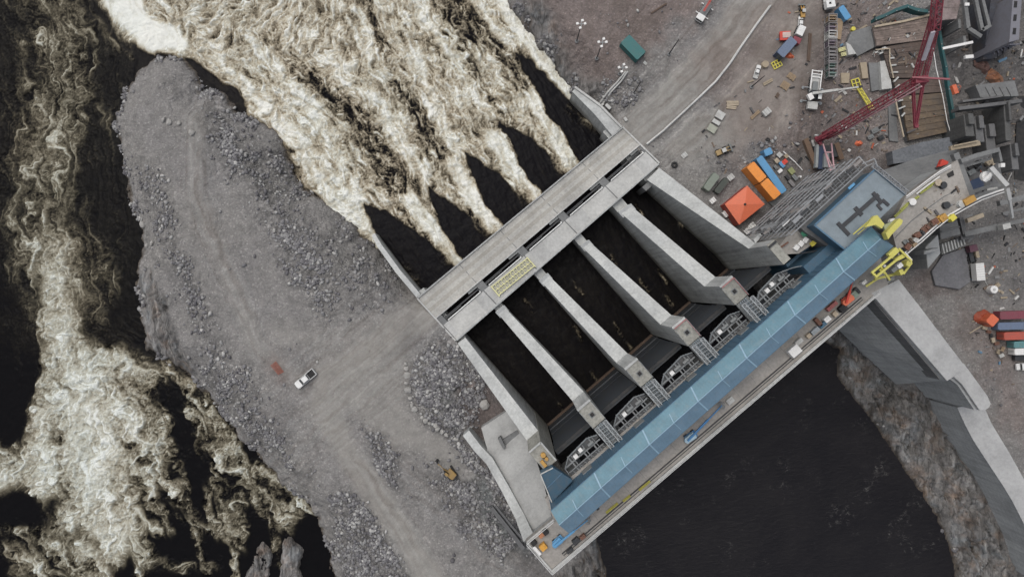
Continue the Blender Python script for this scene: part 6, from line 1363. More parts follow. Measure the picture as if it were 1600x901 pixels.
part(gt, "bogie", YG, lambda m: (qp(m, [(1417, 408), (1424, 404), (1426, 412), (1421, 417), (1416, 414)], 33.0, 35.0), qp(m, [(1404, 422), (1410, 420), (1414, 427), (1408, 430)], 32, 34.4), m.bar(P(1411, 428, 33), P(1420, 416, 33), .4)))
part(gt, "lower_beam", YG, lambda m: (m.bar(P(1353, 447, 30), P(1374, 433, 31), .4), m.bar(P(1366, 436, 31), P(1400, 428, 31), .5), m.bar(P(1374, 428, 31), P(1380, 420, 33), .4)))
part(gt, "leg", YG, lambda m: (m.bar(P(1420, 410, 28), P(1421, 410, 35), .6), m.bar(P(1408, 425, 28), P(1409, 425, 34), .6), m.bar(P(1372, 346, 28), P(1374, 345, 38.5), .6), m.bar(P(1397, 356, 28), P(1398, 355, 37.5), .6), m.bar(P(1364, 428, 28), P(1366, 429, 37.5), .5)))
part(gt, "floor", DSTEEL, lambda m: qp(m, [(1366, 424), (1396, 400), (1402, 404), (1371, 430)], 34, 34.3))
part(gt, "winch_house", MOT, lambda m: (m.box(P(1402.5, 415, 34), (1.1, .9, 1.0), UA), m.box(P(1381, 415.5, 35.5), (.5, .4, .5), UA)), .06)
part(gt, "control_box", GREYP, lambda m: m.box(P(1395, 421, 34), (1.2, .8, .7), UA))
part(gt, "end_rail", MOT, lambda m: m.path([P(1414, 394, 36), P(1425, 406, 36)], .16, 4))

# --- curved crest deck to the east
cin = [(1392, 352), (1404, 330), (1416, 306), (1436, 290), (1460, 272), (1486, 256), (1496, 250)]
cout = [(1404, 402), (1420, 388), (1436, 374), (1458, 354), (1482, 336), (1506, 322), (1518, 314)]
cd = empty("curved_deck", P(1450, 330, 26), "dusty curved concrete deck continuing the crest towards the east", "dam deck")
part(cd, "slab", YARDC, lambda m: [m.prism([P(*cin[i], 28)[:2], P(*cin[i + 1], 28)[:2], P(*cout[i + 1], 28)[:2], P(*cout[i], 28)[:2]], 26.3, 27.98) for i in range(len(cin) - 1)])
part(cd, "support_wall", CON2, lambda m: [m.prism([P(*lerp((*cin[i], 0), (*cout[i], 0), .1)[:2], 28)[:2], P(*lerp((*cin[i + 1], 0), (*cout[i + 1], 0), .1)[:2], 28)[:2], P(*lerp((*cin[i + 1], 0), (*cout[i + 1], 0), .93)[:2], 28)[:2], P(*lerp((*cin[i], 0), (*cout[i], 0), .93)[:2], 28)[:2]], -2, 26.3) for i in range(len(cin) - 1)])
ro = [(1408, 404), (1424, 391), (1440, 378), (1462, 358), (1486, 339), (1510, 325), (1535, 312), (1560, 303), (1576, 298)]
part(cd, "outer_rail", MOT, lambda m: (m.path([P(a, b, 29.2) for a, b in ro], .2, 5), m.path([P(a - 2, b - 4, 28.3) for a, b in ro], .3, 4), [m.bar(P(a, b, 28), P(a, b, 29.2), .1) for a, b in ro]))
part(cd, "ledge", GREYC, lambda m: [m.prism([P(a, b - 9, 27.9)[:2], P(c, d - 9, 27.9)[:2], P(c, d, 27.9)[:2], P(a, b, 27.9)[:2]], 27.0, 27.9) for (a, b), (c, d) in zip(ro[:7], ro[1:8])])
ri = [(1416, 307), (1432, 295), (1450, 281), (1468, 268), (1486, 258)]
part(cd, "inner_rail", MOT, lambda m: (m.path([P(a, b, 29) for a, b in ri], .26, 5), m.path([P(a, b + 8, 28.5) for a, b in ri[1:4]], .3, 5), m.path([P(a, b + 3, 28.2) for a, b in ri], .2, 5)))
part(cd, "crane_rail", GREYC, lambda m: m.path([P(a, b, 28.02) for a, b in ((1398, 372), (1424, 345), (1450, 325), (1475, 307), (1500, 295))], .16, 4))
YGR = m_paint("faded_lime", (.38, .40, .10), .7, dirt=.35)
for i, (x, y, a, ln) in enumerate(((1407, 330, .75, 3.6), (1415, 321, .75, 3.2), (1428, 312, .6, 2.4), (1446, 296, .6, 3.0), (1452, 290, .6, 2.0))):
    thing1("edge_barrier", ("lowest", "second lowest", "middle", "second highest", "highest")[i] + " lime green edge barrier along the inner side of the curved deck", "barrier", YGR, lambda m: (m.box(P(x, y, 28), (ln, .5, .2), UA + a - .7), m.box(P(x, y, 28.2), (ln, .12, .5), UA + a - .7)), "lime green edge barriers on the curved deck")
rs = random.Random(9)
DK = [RUST, DSTEEL, WOOD, GREYP, PALE, BROWNM, PWOOD, SBLUE]
names = {id(RUST): "rusty", id(DSTEEL): "black", id(WOOD): "brown timber", id(GREYP): "grey", id(PALE): "pale", id(BROWNM): "dark brown", id(PWOOD): "pale timber", id(SBLUE): "slate blue"}
def clutter(x, y, z, dx, dy, h, mt, lab, name="equipment_crate", group=None, a=None):
    a = UA + rs.uniform(-.25, .25) if a is None else a; c = P(x, y, z); l = L(c, a)
    k = rs.random()
    def f(m):
        if k < .35: l.box(m, 0, 0, .08, dx, dy, h); l.box(m, 0, 0, 0, dx * .85, dy * .4, .08); l.box(m, dx * .1, 0, h + .08, dx * .5, dy * .3, .15)
        elif k < .7: [l.box(m, -dx / 2 + dx * (q + .5) / 4, 0, 0, dx / 6, dy, h * rs.uniform(.5, 1)) for q in range(4)]; l.box(m, 0, 0, 0, dx, dy * .3, h * .4)
        else: l.box(m, 0, 0, 0, dx, dy, h * .6); m.bar(l(-dx / 2, 0, h * .6), l(dx / 2, 0, h * .9), .2, None, 6); l.box(m, dx * .25, 0, h * .6, dx * .3, dy * .6, h * .4)
    return thing1(name, lab, "crate", mt, f, group, .03)
g1 = "crates and gear along the outer side of the curved deck"
for i, (x, y, mt, w) in enumerate(((1408, 392, DSTEEL, 1.2), (1415, 386, RUST, 1.3), (1420, 378, BROWNM, 1.4), (1427, 375, PALE, 1.0), (1430, 368, RUST, 1.3), (1437, 366, DSTEEL, 1.5), (1444, 358, RUST, 1.6), (1451, 353, BROWNM, 1.5), (1457, 347, RUST, 1.4), (1464, 344, MACHY, 1.6), (1470, 341, MACHY, 1.6), (1426, 383, WOOD, 1.0), (1413, 378, GREYP, 1.0))):
    ordn = ("first", "second", "third", "fourth", "fifth", "sixth", "seventh", "eighth", "ninth", "tenth", "eleventh", "twelfth", "thirteenth")[i]
    clutter(x, y, 28, w, w * .8, 1.0, mt, ordn + " crate of gear on the curved deck counted from the yellow gantry", group=g1)
thing1("generator", "square yellow generator at the outer edge of the curved deck", "generator", YEL, lambda m: (m.box(P(1483, 341, 28), (1.3, 1.2, 1.4), UA), m.box(P(1483, 341, 29.4), (.5, .4, .15), UA)), bevel=.06)
thing1("generator", "ochre yellow compressor standing near the open grid of the curved deck", "compressor", MACHY, lambda m: (m.box(P(1510, 314, 28), (2.6, 1.3, 1.2), UA - .2), m.box(P(1510, 314, 29.2), (1.2, .5, .2), UA - .2)), bevel=.06)
for i, (x, y, mt, lb) in enumerate(((1423, 335 - 19, MOT, "white drum stack by the inner rail of the curved deck"), (1463, 286, PWOOD, "pale timber reel near the highest lime barrier"), (1471, 290, DSTEEL, "dark reel near the highest lime barrier"), (1392, 347, MOT, "white tarpaulin bundle beside the yellow gantry"), (1499, 319, PALE, "pale cable tangle beside the ochre compressor"), (1476, 321, DSTEEL, "dark hose coil on the curved deck"))):
    c = P(x, y, 28); thing1("reel", lb, "reel", mt, lambda m: (m.cyl(c, .75, .2, 12), m.cyl((c[0], c[1], c[2] + .2), .4, .5, 10), m.cyl((c[0], c[1], c[2] + .7), .75, .15, 12)), "reels and drums on the curved deck")
thing1("stair_opening", "dark square stair opening in the curved deck near the grid", "opening", BLACK, lambda m: m.prism([P(1479, 272, 28)[:2], P(1489, 266, 28)[:2], P(1491, 274, 28)[:2], P(1482, 278, 28)[:2]], 27.5, 28.03))
# open concrete grid at the far end
og = empty("concrete_grid", P(1530, 275, 20), "unfinished open concrete grid beyond the end of the curved deck", "concrete frame")
part(og, "floor", DARKC, lambda m: m.prism([P(1497, 252, 22)[:2], P(1556, 236, 22)[:2], P(1570, 290, 22)[:2], P(1520, 312, 22)[:2]], -2, 22))
part(og, "beam", GREYC, lambda m: (m.path([P(1500, 252, 28), P(1525, 243, 28), P(1560, 234, 28)], .9, 4), m.path([P(1518, 300, 27), P(1545, 291, 27), P(1566, 288, 27)], .7, 4), m.path([P(1519, 309, 27.5), P(1540, 300, 27.5), P(1572, 295, 27.5)], .5, 4), m.bar(P(1491, 240, 27), P(1519, 312, 27), 1.2, 1.2), m.bar(P(1556, 236, 27), P(1560, 254, 27), .5, 2), m.bar(P(1500, 262, 26), P(1548, 248, 26), .5), m.bar(P(1538, 296, 27), P(1537, 308, 27), .5)))
part(og, "blue_tank", NBLUE, lambda m: m.prism([P(1512, 284, 23)[:2], P(1534, 276, 23)[:2], P(1537, 292, 23)[:2], P(1518, 298, 23)[:2]], 22, 23.2))
part(og, "platform", PALE, lambda m: m.prism([P(1541, 295, 27)[:2], P(1557, 290, 27)[:2], P(1558, 297, 27)[:2], P(1543, 302, 27)[:2]], 26.5, 27.2))
for i, (x, y, mt) in enumerate(((1517, 262, DSTEEL), (1523, 258, BLACK), (1530, 254, GREYP), (1542, 254, TAN), (1551, 253, PWOOD), (1514, 270, GREYP))):
    clutter(x, y, 22, 1.6, 1.0, 1.0, mt, ("first", "second", "third", "fourth", "fifth", "sixth")[i] + " item of gear inside the open concrete grid from the deck side", group="gear inside the concrete grid")
# concrete placing boom
SILV = m_paint("boom_silver", (.42, .42, .41), .45, .2, dirt=.2)
pb = empty("placing_boom", P(1550, 266, 28), "silver grey concrete placing boom folded over the end of the open grid", "placing boom")
part(pb, "mast", DSTEEL, lambda m: m.bar(P(1550, 266, 18), P(1550, 266, 33), .8))
part(pb, "slewing_head", MOT, lambda m: m.cyl(P(1538, 276, 33), 1.0, .8, 14)); part(pb, "lamp_box", MOT, lambda m: m.box(P(1563, 259, 33), (.8, .8, .8)))
part(pb, "boom_section", SILV, lambda m: m.bar(P(1547, 262, 35), P(1573, 291, 36), .9, .8))
part(pb, "boom_section", SILV, lambda m: (m.bar(P(1573, 294, 35.5), P(1577, 312, 35), .75, .6), m.bar(P(1577, 310, 35), P(1582, 340, 33), .45, .4)))
part(pb, "boom_section", MOT, lambda m: (m.bar(P(1536, 282, 34), P(1552, 268, 35), .6, .6), m.bar(P(1540, 284, 34), P(1548, 276, 35), .25)))

# --- lower ground between the building, the yard and the deck
gsl = [(1383, 262), (1440, 250), (1470, 246), (1492, 244), (1488, 254), (1452, 278), (1416, 305)]
thing1("concrete_ramp", "smooth grey concrete ramp between the flat roofed building and the curved deck", "ramp", GREYC, lambda m: m.prism([P(1376, 268, 9), P(1432, 248, 8), P(1494, 232, 8), P(1497, 250, 14), P(1455, 284, 18), P(1412, 312, 20)], -2, None))
thing1("gravel_spread", "blue grey patch of crushed stone beside the timber deck", "gravel", m_concrete("crushed_stone", (.165, .175, .19), 1.2, lines=0), lambda m: m.prism([P(1394, 236, 3)[:2], P(1440, 222, 3)[:2], P(1486, 214, 3)[:2], P(1490, 238, 3)[:2], P(1440, 250, 3)[:2], P(1396, 256, 3)[:2]], -1, 3.0)).__setitem__("kind", "stuff")
thing1("red_container", "small red box on the grey ramp beside the curved deck rail", "box", BRRED, lambda m: (m.box(P(1469, 260, 13.5), (1.6, 2.6, 1.2), -.4), m.box(P(1469, 260, 14.7), (1.2, .3, .1), -.4)), bevel=.05)

# --- timber deck over the powerhouse
def planks(name, label, pts, z, mt, n_, a, h=.5, zb=-2, group=None):
    """a deck of separate boards clipped to a quadrilateral"""
    q = [P(x, y, z) for x, y in pts]; r = empty(name, (q[0][0], q[0][1], zb), label, "deck", group)
    part(r, "base", DARKC, lambda m: m.prism([xy(p) for p in q], zb, z - h))
    def f(m):
        for k in range(n_):
            t0, t1 = k / n_ + .004, (k + 1) / n_ - .004; o_ = rs.uniform(0, .15)
            m.prism([xy(lerp(q[0], q[3], t0)), xy(lerp(q[1], q[2], t0)), xy(lerp(q[1], q[2], t1)), xy(lerp(q[0], q[3], t1))], z - h, z + o_)
    part(r, "boarding", mt, f); return r
def m_board(name, c1, c2, ang):
    m, t, b = nt(name); p = pos(t); mp = N(t, "ShaderNodeMapping"); mp.inputs["Rotation"].default_value = (0, 0, -ang); mp.inputs["Scale"].default_value = (.25, 1.6, 1); t.links.new(p, mp.inputs[0])
    f1 = noise(t, mp.outputs[0], 1.0, 6, .7, .4); f2 = noise(t, p, .22, 5, .7); f3 = noise(t, p, 1.6, 6, .7)
    c = mix(t, ramp(t, f1, [(.35, 0.), (.62, 1.)]), c1, c2); c = mix(t, 1., c, ramp(t, f3, [(.25, .6), (.7, 1.2)]), 'MULTIPLY')
    c = mix(t, ramp(t, f2, [(.48, 0.), (.66, .75)]), c, (.085, .07, .06)); t.links.new(c, b.inputs["Base Color"]); setin(b, Roughness=.85); bump(t, b, f3, .4, .1); return m
TB1 = m_board("boards_pale", (.27, .215, .185), (.15, .115, .10), .25); TB2 = m_board("boards_brown", (.12, .085, .07), (.085, .065, .055), .1); TB3 = m_board("boards_olive", (.155, .115, .075), (.10, .075, .055), .1)
gd_ = "timber formwork decks of the powerhouse"
planks("timber_deck", "pale weathered timber deck below the teal sheeting", [(1364, 44), (1450, 27), (1449, 62), (1370, 72)], 2.6, TB1, 9, 0, group=gd_)
planks("timber_deck", "dark brown timber deck between the red crane jib and the pale deck", [(1378, 74), (1450, 62), (1446, 122), (1392, 122)], 2.2, TB2, 8, 0, group=gd_)
planks("timber_deck", "olive brown timber deck at the foot of the crane's back strut", [(1407, 150), (1474, 145), (1484, 206), (1420, 220)], 2.2, TB3, 7, 0, group=gd_)
planks("timber_deck", "narrow brown timber deck under the crane mast head", [(1394, 124), (1470, 124), (1473, 144), (1404, 148)], 2.0, TB2, 4, 0, group=gd_)
planks("timber_deck", "pinkish plank deck at the top edge right of the red jib", [(1474, -6), (1502, -6), (1494, 30), (1472, 32)], 8, m_board("boards_pink", (.27, .22, .21), (.19, .15, .145), 1.45), 2, 0, group=gd_)
thing1("deck_edge_beam", "pale timber edge beam along the top of the pale deck", "beam", PWOOD, lambda m: m.path([P(1366, 42, 2.9), P(1410, 34, 2.9), P(1452, 24, 2.9)], .5, 4))
kr = empty("guard_frame", P(1390, 90, 5), "broken line of pale guard posts along the island side of the brown decks", "railing")
for q in range(14): part(kr, "post", PALE, lambda m: m.box(P(1370 + 12 * rs.random() if q < 5 else 1392 + (q - 5) * 2.2, 76 + q * 2 if q < 5 else 92 + (q - 5) * 11, 2.2), (.8 + rs.random(), .35, .6), rs.random()))
part(kr, "rail", PWOOD, lambda m: (m.path([P(1368, 78, 2.9), P(1390, 76, 2.9), P(1390, 95, 2.9), P(1396, 122, 2.8)], .25, 4), m.path([P(1398, 150, 2.7), P(1404, 180, 2.7), P(1412, 214, 2.7)], .3, 4)))
# teal sheeting
TS = m_paint("teal_sheeting", (.018, .085, .09), .6, dirt=.35)
def sheet(name, label, pts, z0, z1, w=.25):
    r = empty(name, P(*pts[0], z0), label, "sheeting", "teal sheeting around the powerhouse")
    part(r, "sheet", TS, lambda m: [m.prism([tuple(np.array(P(*a, z1)[:2]) + o) for a, o in ((p_, (0, w)), (q_, (0, w)), (q_, (0, 0)), (p_, (0, 0)))] if abs(q_[0] - p_[0]) > abs(q_[1] - p_[1]) else [tuple(np.array(P(*a, z1)[:2]) + o) for a, o in ((p_, (w, 0)), (q_, (w, 0)), (q_, (0, 0)), (p_, (0, 0)))], z0, z1) for p_, q_ in zip(pts, pts[1:])])
    part(r, "post", STEEL, lambda m: [m.bar(P(*p_, z0), (*P(*p_, z1)[:2], z1 + .4), .2) for p_ in pts]); return r
sheet("sheeting_wall", "sagging teal sheeting above the pale timber deck", [(1368, 32), (1384, 26), (1400, 18), (1418, 12), (1434, 18), (1450, 20)], 2.4, 4.6, .8)
sheet("sheeting_wall", "long teal sheeting strip right of the brown timber decks", [(1466, 40), (1470, 70), (1477, 105), (1482, 140), (1488, 175), (1492, 216)], 2.2, 3.4, .6)
thing1("handrail", "long pale handrail beside the teal sheeting strip", "handrail", MOT, lambda m: m.path([P(1456, 62, 3.4), P(1463, 108, 3.4), P(1473, 150, 3.4), P(1480, 190, 3.4), P(1487, 213, 3.4)], .2, 5))
# flat slabs west of the decks
gs_ = "pads and slabs beside the timber decks"
for pts, z, mt, lab in (([(1344, 98), (1354, 97), (1357, 122), (1348, 123)], 1.2, TAN, "cream rectangular mat beside the yellow ladder"), ([(1357, 98), (1372, 98), (1376, 140), (1362, 143)], .9, GREYC, "grey slab between the cream mat and the brown deck"),
                        ([(1375, 96), (1388, 94), (1394, 138), (1378, 140)], 1.8, PALE, "pale slab touching the brown deck"), ([(1314, 114), (1328, 114), (1327, 130), (1315, 130)], .8, TAN, "square tan pad under the silver crane boom"),
                        ([(1330, 50), (1362, 40), (1366, 74), (1340, 88), (1322, 70)], 1.6, GREYC, "large grey slab right of the formwork racks"), ([(1322, 66), (1329, 70), (1338, 84), (1326, 86)], 2.2, PALE, "pale grey wedge beside the yellow trestles"),
                        ([(1386, 100), (1390, 220), (1404, 222), (1398, 150)], .5, GREYC, "narrow grey strip along the post line"), ([(1306, 28), (1318, 30), (1314, 62), (1304, 60)], 1.0, WOOD, "ochre timber pad left of the grey slab")):
    thing1("ground_slab", lab, "slab", mt, lambda m: m.prism([P(x, y, z)[:2] for x, y in pts], -.5, z), gs_, .05)
# upper right excavation: walls and deep floor
ex = empty("excavation_wall", P(1520, 20, 0), "concrete walls of the deep intake pit at the upper right edge", "wall")
part(ex, "wall", GREYC, lambda m: (m.path([P(1505, -8, 9), P(1512, 45, 9), P(1532, 58, 9)], .9, 4), m.path([P(1522, -8, 9), P(1534, 48, 9), P(1547, 40, 9)], .8, 4), m.path([P(1532, -10, 9), P(1545, 42, 9)], .7, 4)))
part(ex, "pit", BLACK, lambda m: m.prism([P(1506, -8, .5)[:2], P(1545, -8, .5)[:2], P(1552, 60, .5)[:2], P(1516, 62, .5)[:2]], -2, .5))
part(ex, "buttress", GREYC, lambda m: [m.prism([P(x, y, 8)[:2], P(x + 4, y, 8)[:2], P(x + 5, y + 14, 8)[:2], P(x + 1, y + 14, 8)[:2]], 0, 8) for x, y in ((1497, 30), (1505, 56))])
part(ex, "walkway", MOT, lambda m: (m.bar(P(1473, 76, 8), P(1520, 66, 8), .6, .3), m.box(P(1508, 9, 9), (1.0, .7, .8)), m.box(P(1512, 90, 6), (2.0, .8, .7), .1)))
cvw = empty("curved_form_wall", P(1560, 40, 0), "large dark curved formwork wall with ribs at the upper right edge", "formwork wall")
CVM = m_board("curved_steel", (.075, .08, .095), (.05, .052, .065), 1.5)
def cv(m):
    top = [(1550 + 30 * t, -12) for t in np.linspace(0, 1, 8)]; bot = [(1538 + 48 * t, 92 - 22 * t + 6 * math.sin(t * 3)) for t in np.linspace(0, 1, 8)]
    for i in range(7):
        m.prism([P(*top[i], 9), P(*top[i + 1], 9), (*P(*bot[i + 1], 4)[:2], 3.0 + .6 * math.cos(i)), (*P(*bot[i], 4)[:2], 3.0 + .6 * math.cos(i))], -1, None)
part(cvw, "shell", CVM, cv)
part(cvw, "rib", m_paint("rib_lilac", (.16, .16, .19), .6), lambda m: [m.bar(P(1541 + 4.5 * k, 70, 5), P(1540 + 6.6 * k, 90 - 2.6 * k, 3), .25) for k in range(9)])
part(cvw, "top_wall", m_paint("pale_lilac", (.18, .18, .205), .7), lambda m: m.prism([P(1583, -8, 13)[:2], P(1597, -8, 13)[:2], P(1592, 62, 13)[:2], P(1577, 66, 13)[:2]], -1, 13))
part(cvw, "window", BLACK, lambda m: [m.prism([P(1585 - k * .9, 2 + 21 * k, 13.05)[:2], P(1590 - k * .9, 2 + 21 * k, 13.05)[:2], P(1589 - k, 12 + 21 * k, 13.05)[:2], P(1584 - k, 12 + 21 * k, 13.05)[:2]], 12.8, 13.05) for k in range(3)])
# orange tarpaulins, ledges, pits
OT = m_board("rust_tarpaulin", (.34, .14, .055), (.20, .09, .055), .9)
def tarp(m, c, sx, sy, h, a, seed):
    r_ = np.random.default_rng(seed); n = 12; l = L(c, a)
    ring = lambda s, z: [l(sx * s * math.cos(6.283 * k / n) * r_.uniform(.85, 1.15), sy * s * math.sin(6.283 * k / n) * r_.uniform(.85, 1.15), z * r_.uniform(.6, 1.3)) for k in range(n)]
    m.add(ring(1, .1) + ring(.65, h * .7) + ring(.3, h) + [l(0, 0, h)], [(o + k, o + (k + 1) % n, o + n + (k + 1) % n, o + n + k) for o in (0, n) for k in range(n)] + [(2 * n + k, 2 * n + (k + 1) % n, 3 * n) for k in range(n)])
thing1("rock_heap", "rust coloured earth heap beside the curved formwork wall, right one of two", "heap", OT, lambda m: tarp(m, G(1553, 122), 3.2, 1.7, 1.4, -.75, 2))
thing1("rock_heap", "reddish brown earth heap beside the curved formwork wall, left one of two", "heap", m_board("earth_red", (.17, .09, .075), (.10, .06, .05), .4), lambda m: tarp(m, G(1534, 103), 2.4, 1.7, 1.4, -.9, 3))
thing1("gravel_bench", "grey stepped concrete bench below the rust coloured heap", "bench", GREYC, lambda m: (m.prism([P(1524, 133, 4)[:2], P(1585, 126, 4)[:2], P(1592, 150, 4)[:2], P(1532, 152, 4)[:2]], -1, 4), [m.bar(P(1540 + 11 * k, 136, 4.1), P(1548 + 11 * k, 151, 4.1), .25) for k in range(4)]))
EXC = m_concrete("excavated_grey", (.105, .105, .103), .9)
ga_ = "rough concrete piers in the dark excavation"
for i, (x, y, w, h, ln, mt) in enumerate(((1512, 196, 13, 9, 34, EXC), (1528, 202, 12, 7, 40, DARKC), (1545, 215, 14, 5, 40, DARKC), (1572, 190, 8, 8, 60, EXC), (1583, 245, 10, 6, 40, DARKC))):
    thing1("rock_pier", ("leftmost and palest", "second from the left", "middle, lower and darker", "tall narrow", "rightmost, beside the dark edge")[i] + " rough concrete pier in the excavation above the grid", "pier", mt, lambda m: (m.prism([P(x - w / 2, y - ln / 2, h)[:2], P(x + w / 2, y - ln / 2, h)[:2], P(x + w / 2 + 5, y + ln / 2, h)[:2], P(x - w / 2 + 4, y + ln / 2, h)[:2]], -1, h), m.prism([P(x - w / 2 + 2, y - ln / 2, h)[:2], P(x + w / 2 - 3, y - ln / 2, h)[:2], P(x + w / 2, y, h)[:2], P(x - w / 2 + 4, y, h)[:2]], h - 1, h + 1.2)), ga_, .15)
thing1("wall_beam", "long pale beam with brown formwork crossing above the open grid", "beam", TAN, lambda m: (m.bar(P(1484, 232, 12), P(1530, 224, 12), 1.0, .8), m.bar(P(1490, 228, 13), P(1528, 220, 13), .3)))
thing1("concrete_wall", "dark long wall at the foot of the piers, above the teal sheeting's end", "wall", DARKC, lambda m: (m.bar(P(1492, 172, 7), P(1590, 160, 7), .8, 3), m.bar(P(1500, 160, 5), P(1560, 152, 5), .5, 2)))
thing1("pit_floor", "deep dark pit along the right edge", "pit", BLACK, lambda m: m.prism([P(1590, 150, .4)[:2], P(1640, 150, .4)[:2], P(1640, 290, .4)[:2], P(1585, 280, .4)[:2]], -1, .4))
gw = "low concrete walls of the pit east of the curved deck"
for i, (pts, w, z, mt) in enumerate((([(1505, 366), (1540, 358), (1566, 352)], 1.3, 5, GREYC), ([(1500, 372), (1520, 369)], 1.0, 4, DARKC), ([(1560, 352), (1600, 344), (1640, 338)], 1.0, 5, GREYC), ([(1568, 350), (1570, 358)], 1.9, 7, PALE), ([(1500, 340), (1506, 366)], 1.0, 5, DARKC), ([(1510, 345), (1535, 336)], 1.0, 7, PWOOD), ([(1560, 318), (1600, 308), (1640, 300)], 1.2, 8, GREYC), ([(1566, 334), (1600, 325)], .6, 6, GREYC))):
    thing1("low_wall", ("long grey wall east of the deck, middle piece", "short dark wall stub at its left end", "right hand continuation running off the picture", "pale square pillar on the long wall", "dark cross wall under the deck edge", "pale timber topped wall in the shadow of the deck", "upper long wall right of the placing boom tip", "thin wall between the two long ones")[i] , "wall", mt, lambda m: m.path([P(x, y, z) for x, y in pts], w, 4) or m.prism([(P(*pts[0], z)[0] - .3, P(*pts[0], z)[1] - .3), (P(*pts[-1], z)[0], P(*pts[-1], z)[1] - .3), (P(*pts[-1], z)[0], P(*pts[-1], z)[1] + .3), (P(*pts[0], z)[0] - .3, P(*pts[0], z)[1] + .3)], -1, z - .4), gw)
rr0 = empty("ribbed_slab", P(1490, 390, 3), "grey ribbed concrete slab on the ground below the curved deck", "slab")
part(rr0, "slab", GREYC, lambda m: m.prism([P(1469, 382, 2)[:2], P(1505, 370, 2)[:2], P(1510, 383, 2)[:2], P(1472, 398, 2)[:2]], -1, 2.0))
part(rr0, "rib", PALE, lambda m: [m.bar(P(1472 + 4.6 * k, 381 - 1.6 * k, 2.2), P(1475 + 4.6 * k, 396 - 2.0 * k, 2.2), .3) for k in range(8)])
thing1("levelled_pad", "broad dark grey levelled pad beside the white trailer", "pad", m_concrete("pad_grey", (.155, .155, .165), .9, lines=.2, ang=5), lambda m: m.prism([P(1474, 398, .8)[:2], P(1510, 386, .8)[:2], P(1517, 440, .8)[:2], P(1500, 452, .8)[:2], P(1462, 446, .8)[:2], P(1456, 424, .8)[:2]], -1, .8), bevel=.2)
thing1("concrete_pillar", "rough grey concrete bulkhead standing against the outer side of the deck", "bulkhead", CON2, lambda m: (m.prism([P(1446, 386, 10)[:2], P(1466, 366, 10)[:2], P(1470, 396, 10)[:2], P(1450, 420, 10)[:2]], -1, 10), m.prism([P(1444, 392, 13)[:2], P(1468, 386, 13)[:2], P(1468, 391, 13)[:2], P(1444, 398, 13)[:2]], 9, 13)), bevel=.2)
thing1("concrete_pillar", "grey block wall between the ribbed slab and the curved deck", "block wall", GREYC, lambda m: (m.prism([P(1468, 352, 9)[:2], P(1496, 344, 9)[:2], P(1502, 366, 9)[:2], P(1470, 374, 9)[:2]], -1, 9), m.bar(P(1470, 362, 9.2), P(1500, 354, 9.2), .4)), bevel=.2)
# --- trailer, tank, containers at the right edge
f = G(1520, 425); l = L(f, wang((1519, 440), (1516, 408))); r = empty("box_trailer", f, "white box trailer behind a dark truck on the right side ground", "trailer")
part(r, "box", MOT, lambda m: l.box(m, 0, 0, .9, 4.3, 2.1, 2.0), .06); part(r, "roof_rib", PALE, lambda m: [l.box(m, -1.8 + .6 * k, 0, 2.9, .08, 2.0, .04) for k in range(7)]); part(r, "drawbar", DSTEEL, lambda m: m.bar(l(2.1, 0, .7), l(3.4, 0, .7), .2)); wheels(r, l, (-.8, .2), 2.1, .4)
f = G(1513, 396); l = L(f, wang((1514, 410), (1508, 385))); r = empty("tractor_truck", f, "dark maroon truck in front of the white box trailer", "truck")
part(r, "cab", m_paint("maroon", (.09, .03, .05), .5), lambda m: l.box(m, 1.2, 0, .8, 1.7, 2.0, 1.7), .08); part(r, "chassis", DSTEEL, lambda m: l.box(m, -.6, 0, .6, 3.2, 1.0, .35)); part(r, "windscreen", GLASS, lambda m: l.box(m, 2.06, 0, 1.6, .06, 1.7, .6)); part(r, "side_box", TAN, lambda m: l.box(m, -.6, -1.3, .6, 1.6, .8, .8)); wheels(r, l, (1.3, -1.2, -2.0), 2.0, .45)
t_ = G(1545.5, 452); r = empty("water_tank", t_, "round white water tank below the white box trailer", "tank"); part(r, "shell", MOT, lambda m: m.cyl(t_, .95, 1.9, 20), .05); part(r, "lid", PALE, lambda m: m.cyl((t_[0], t_[1], t_[2] + 1.9), .3, .15, 12)); part(r, "hose", PALE, lambda m: m.path([G(1544, 449, .2), G(1538, 438, .2), G(1531, 428, .2)], .14, 5))
clutter(1562, 455, .2, 2.0, .6, .5, PWOOD, "crooked pale timber lying right of the round white tank", a=-.5); clutter(1556, 446, .2, 1.4, .9, .6, TAN, "tan debris pile above the pale timber", a=.7)
r = container(1551, 500, wang((1545, 507), (1557, 493)), ORR, "bright orange cube box at the left end of the container stack", 2.5, 2.3, 3.2)
thing1("tarpaulin", "dark rust red tarpaulin behind the bright orange cube box", "tarpaulin", m_paint("rust_red", (.27, .05, .02), .7), lambda m: tarp(m, G(1535, 495), 2.3, 1.9, 1.0, .3, 7))
mr = m_paint("maroon_box", (.20, .05, .07), .55)
container(1586, 492, .03, mr, "long maroon container, uppermost of the stack at the right edge", 7.4, 1.95, 2.6); container(1584, 509, .03, SBLUE, "long slate blue container under the maroon one", 7.8, 1.8, 2.4)
container(1588, 524.5, .03, m_paint("brick_red", (.42, .09, .06), .55), "brick red container at the right edge", 6.0, 1.9, 2.8); container(1600, 538, .03, m_paint("sea_green", (.10, .24, .25), .55), "sea green container at the right edge", 5.0, 1.6, 2.6)
container(1600, 549, .03, MOT, "white container under the sea green one at the right edge", 4.6, 1.6, 2.5)
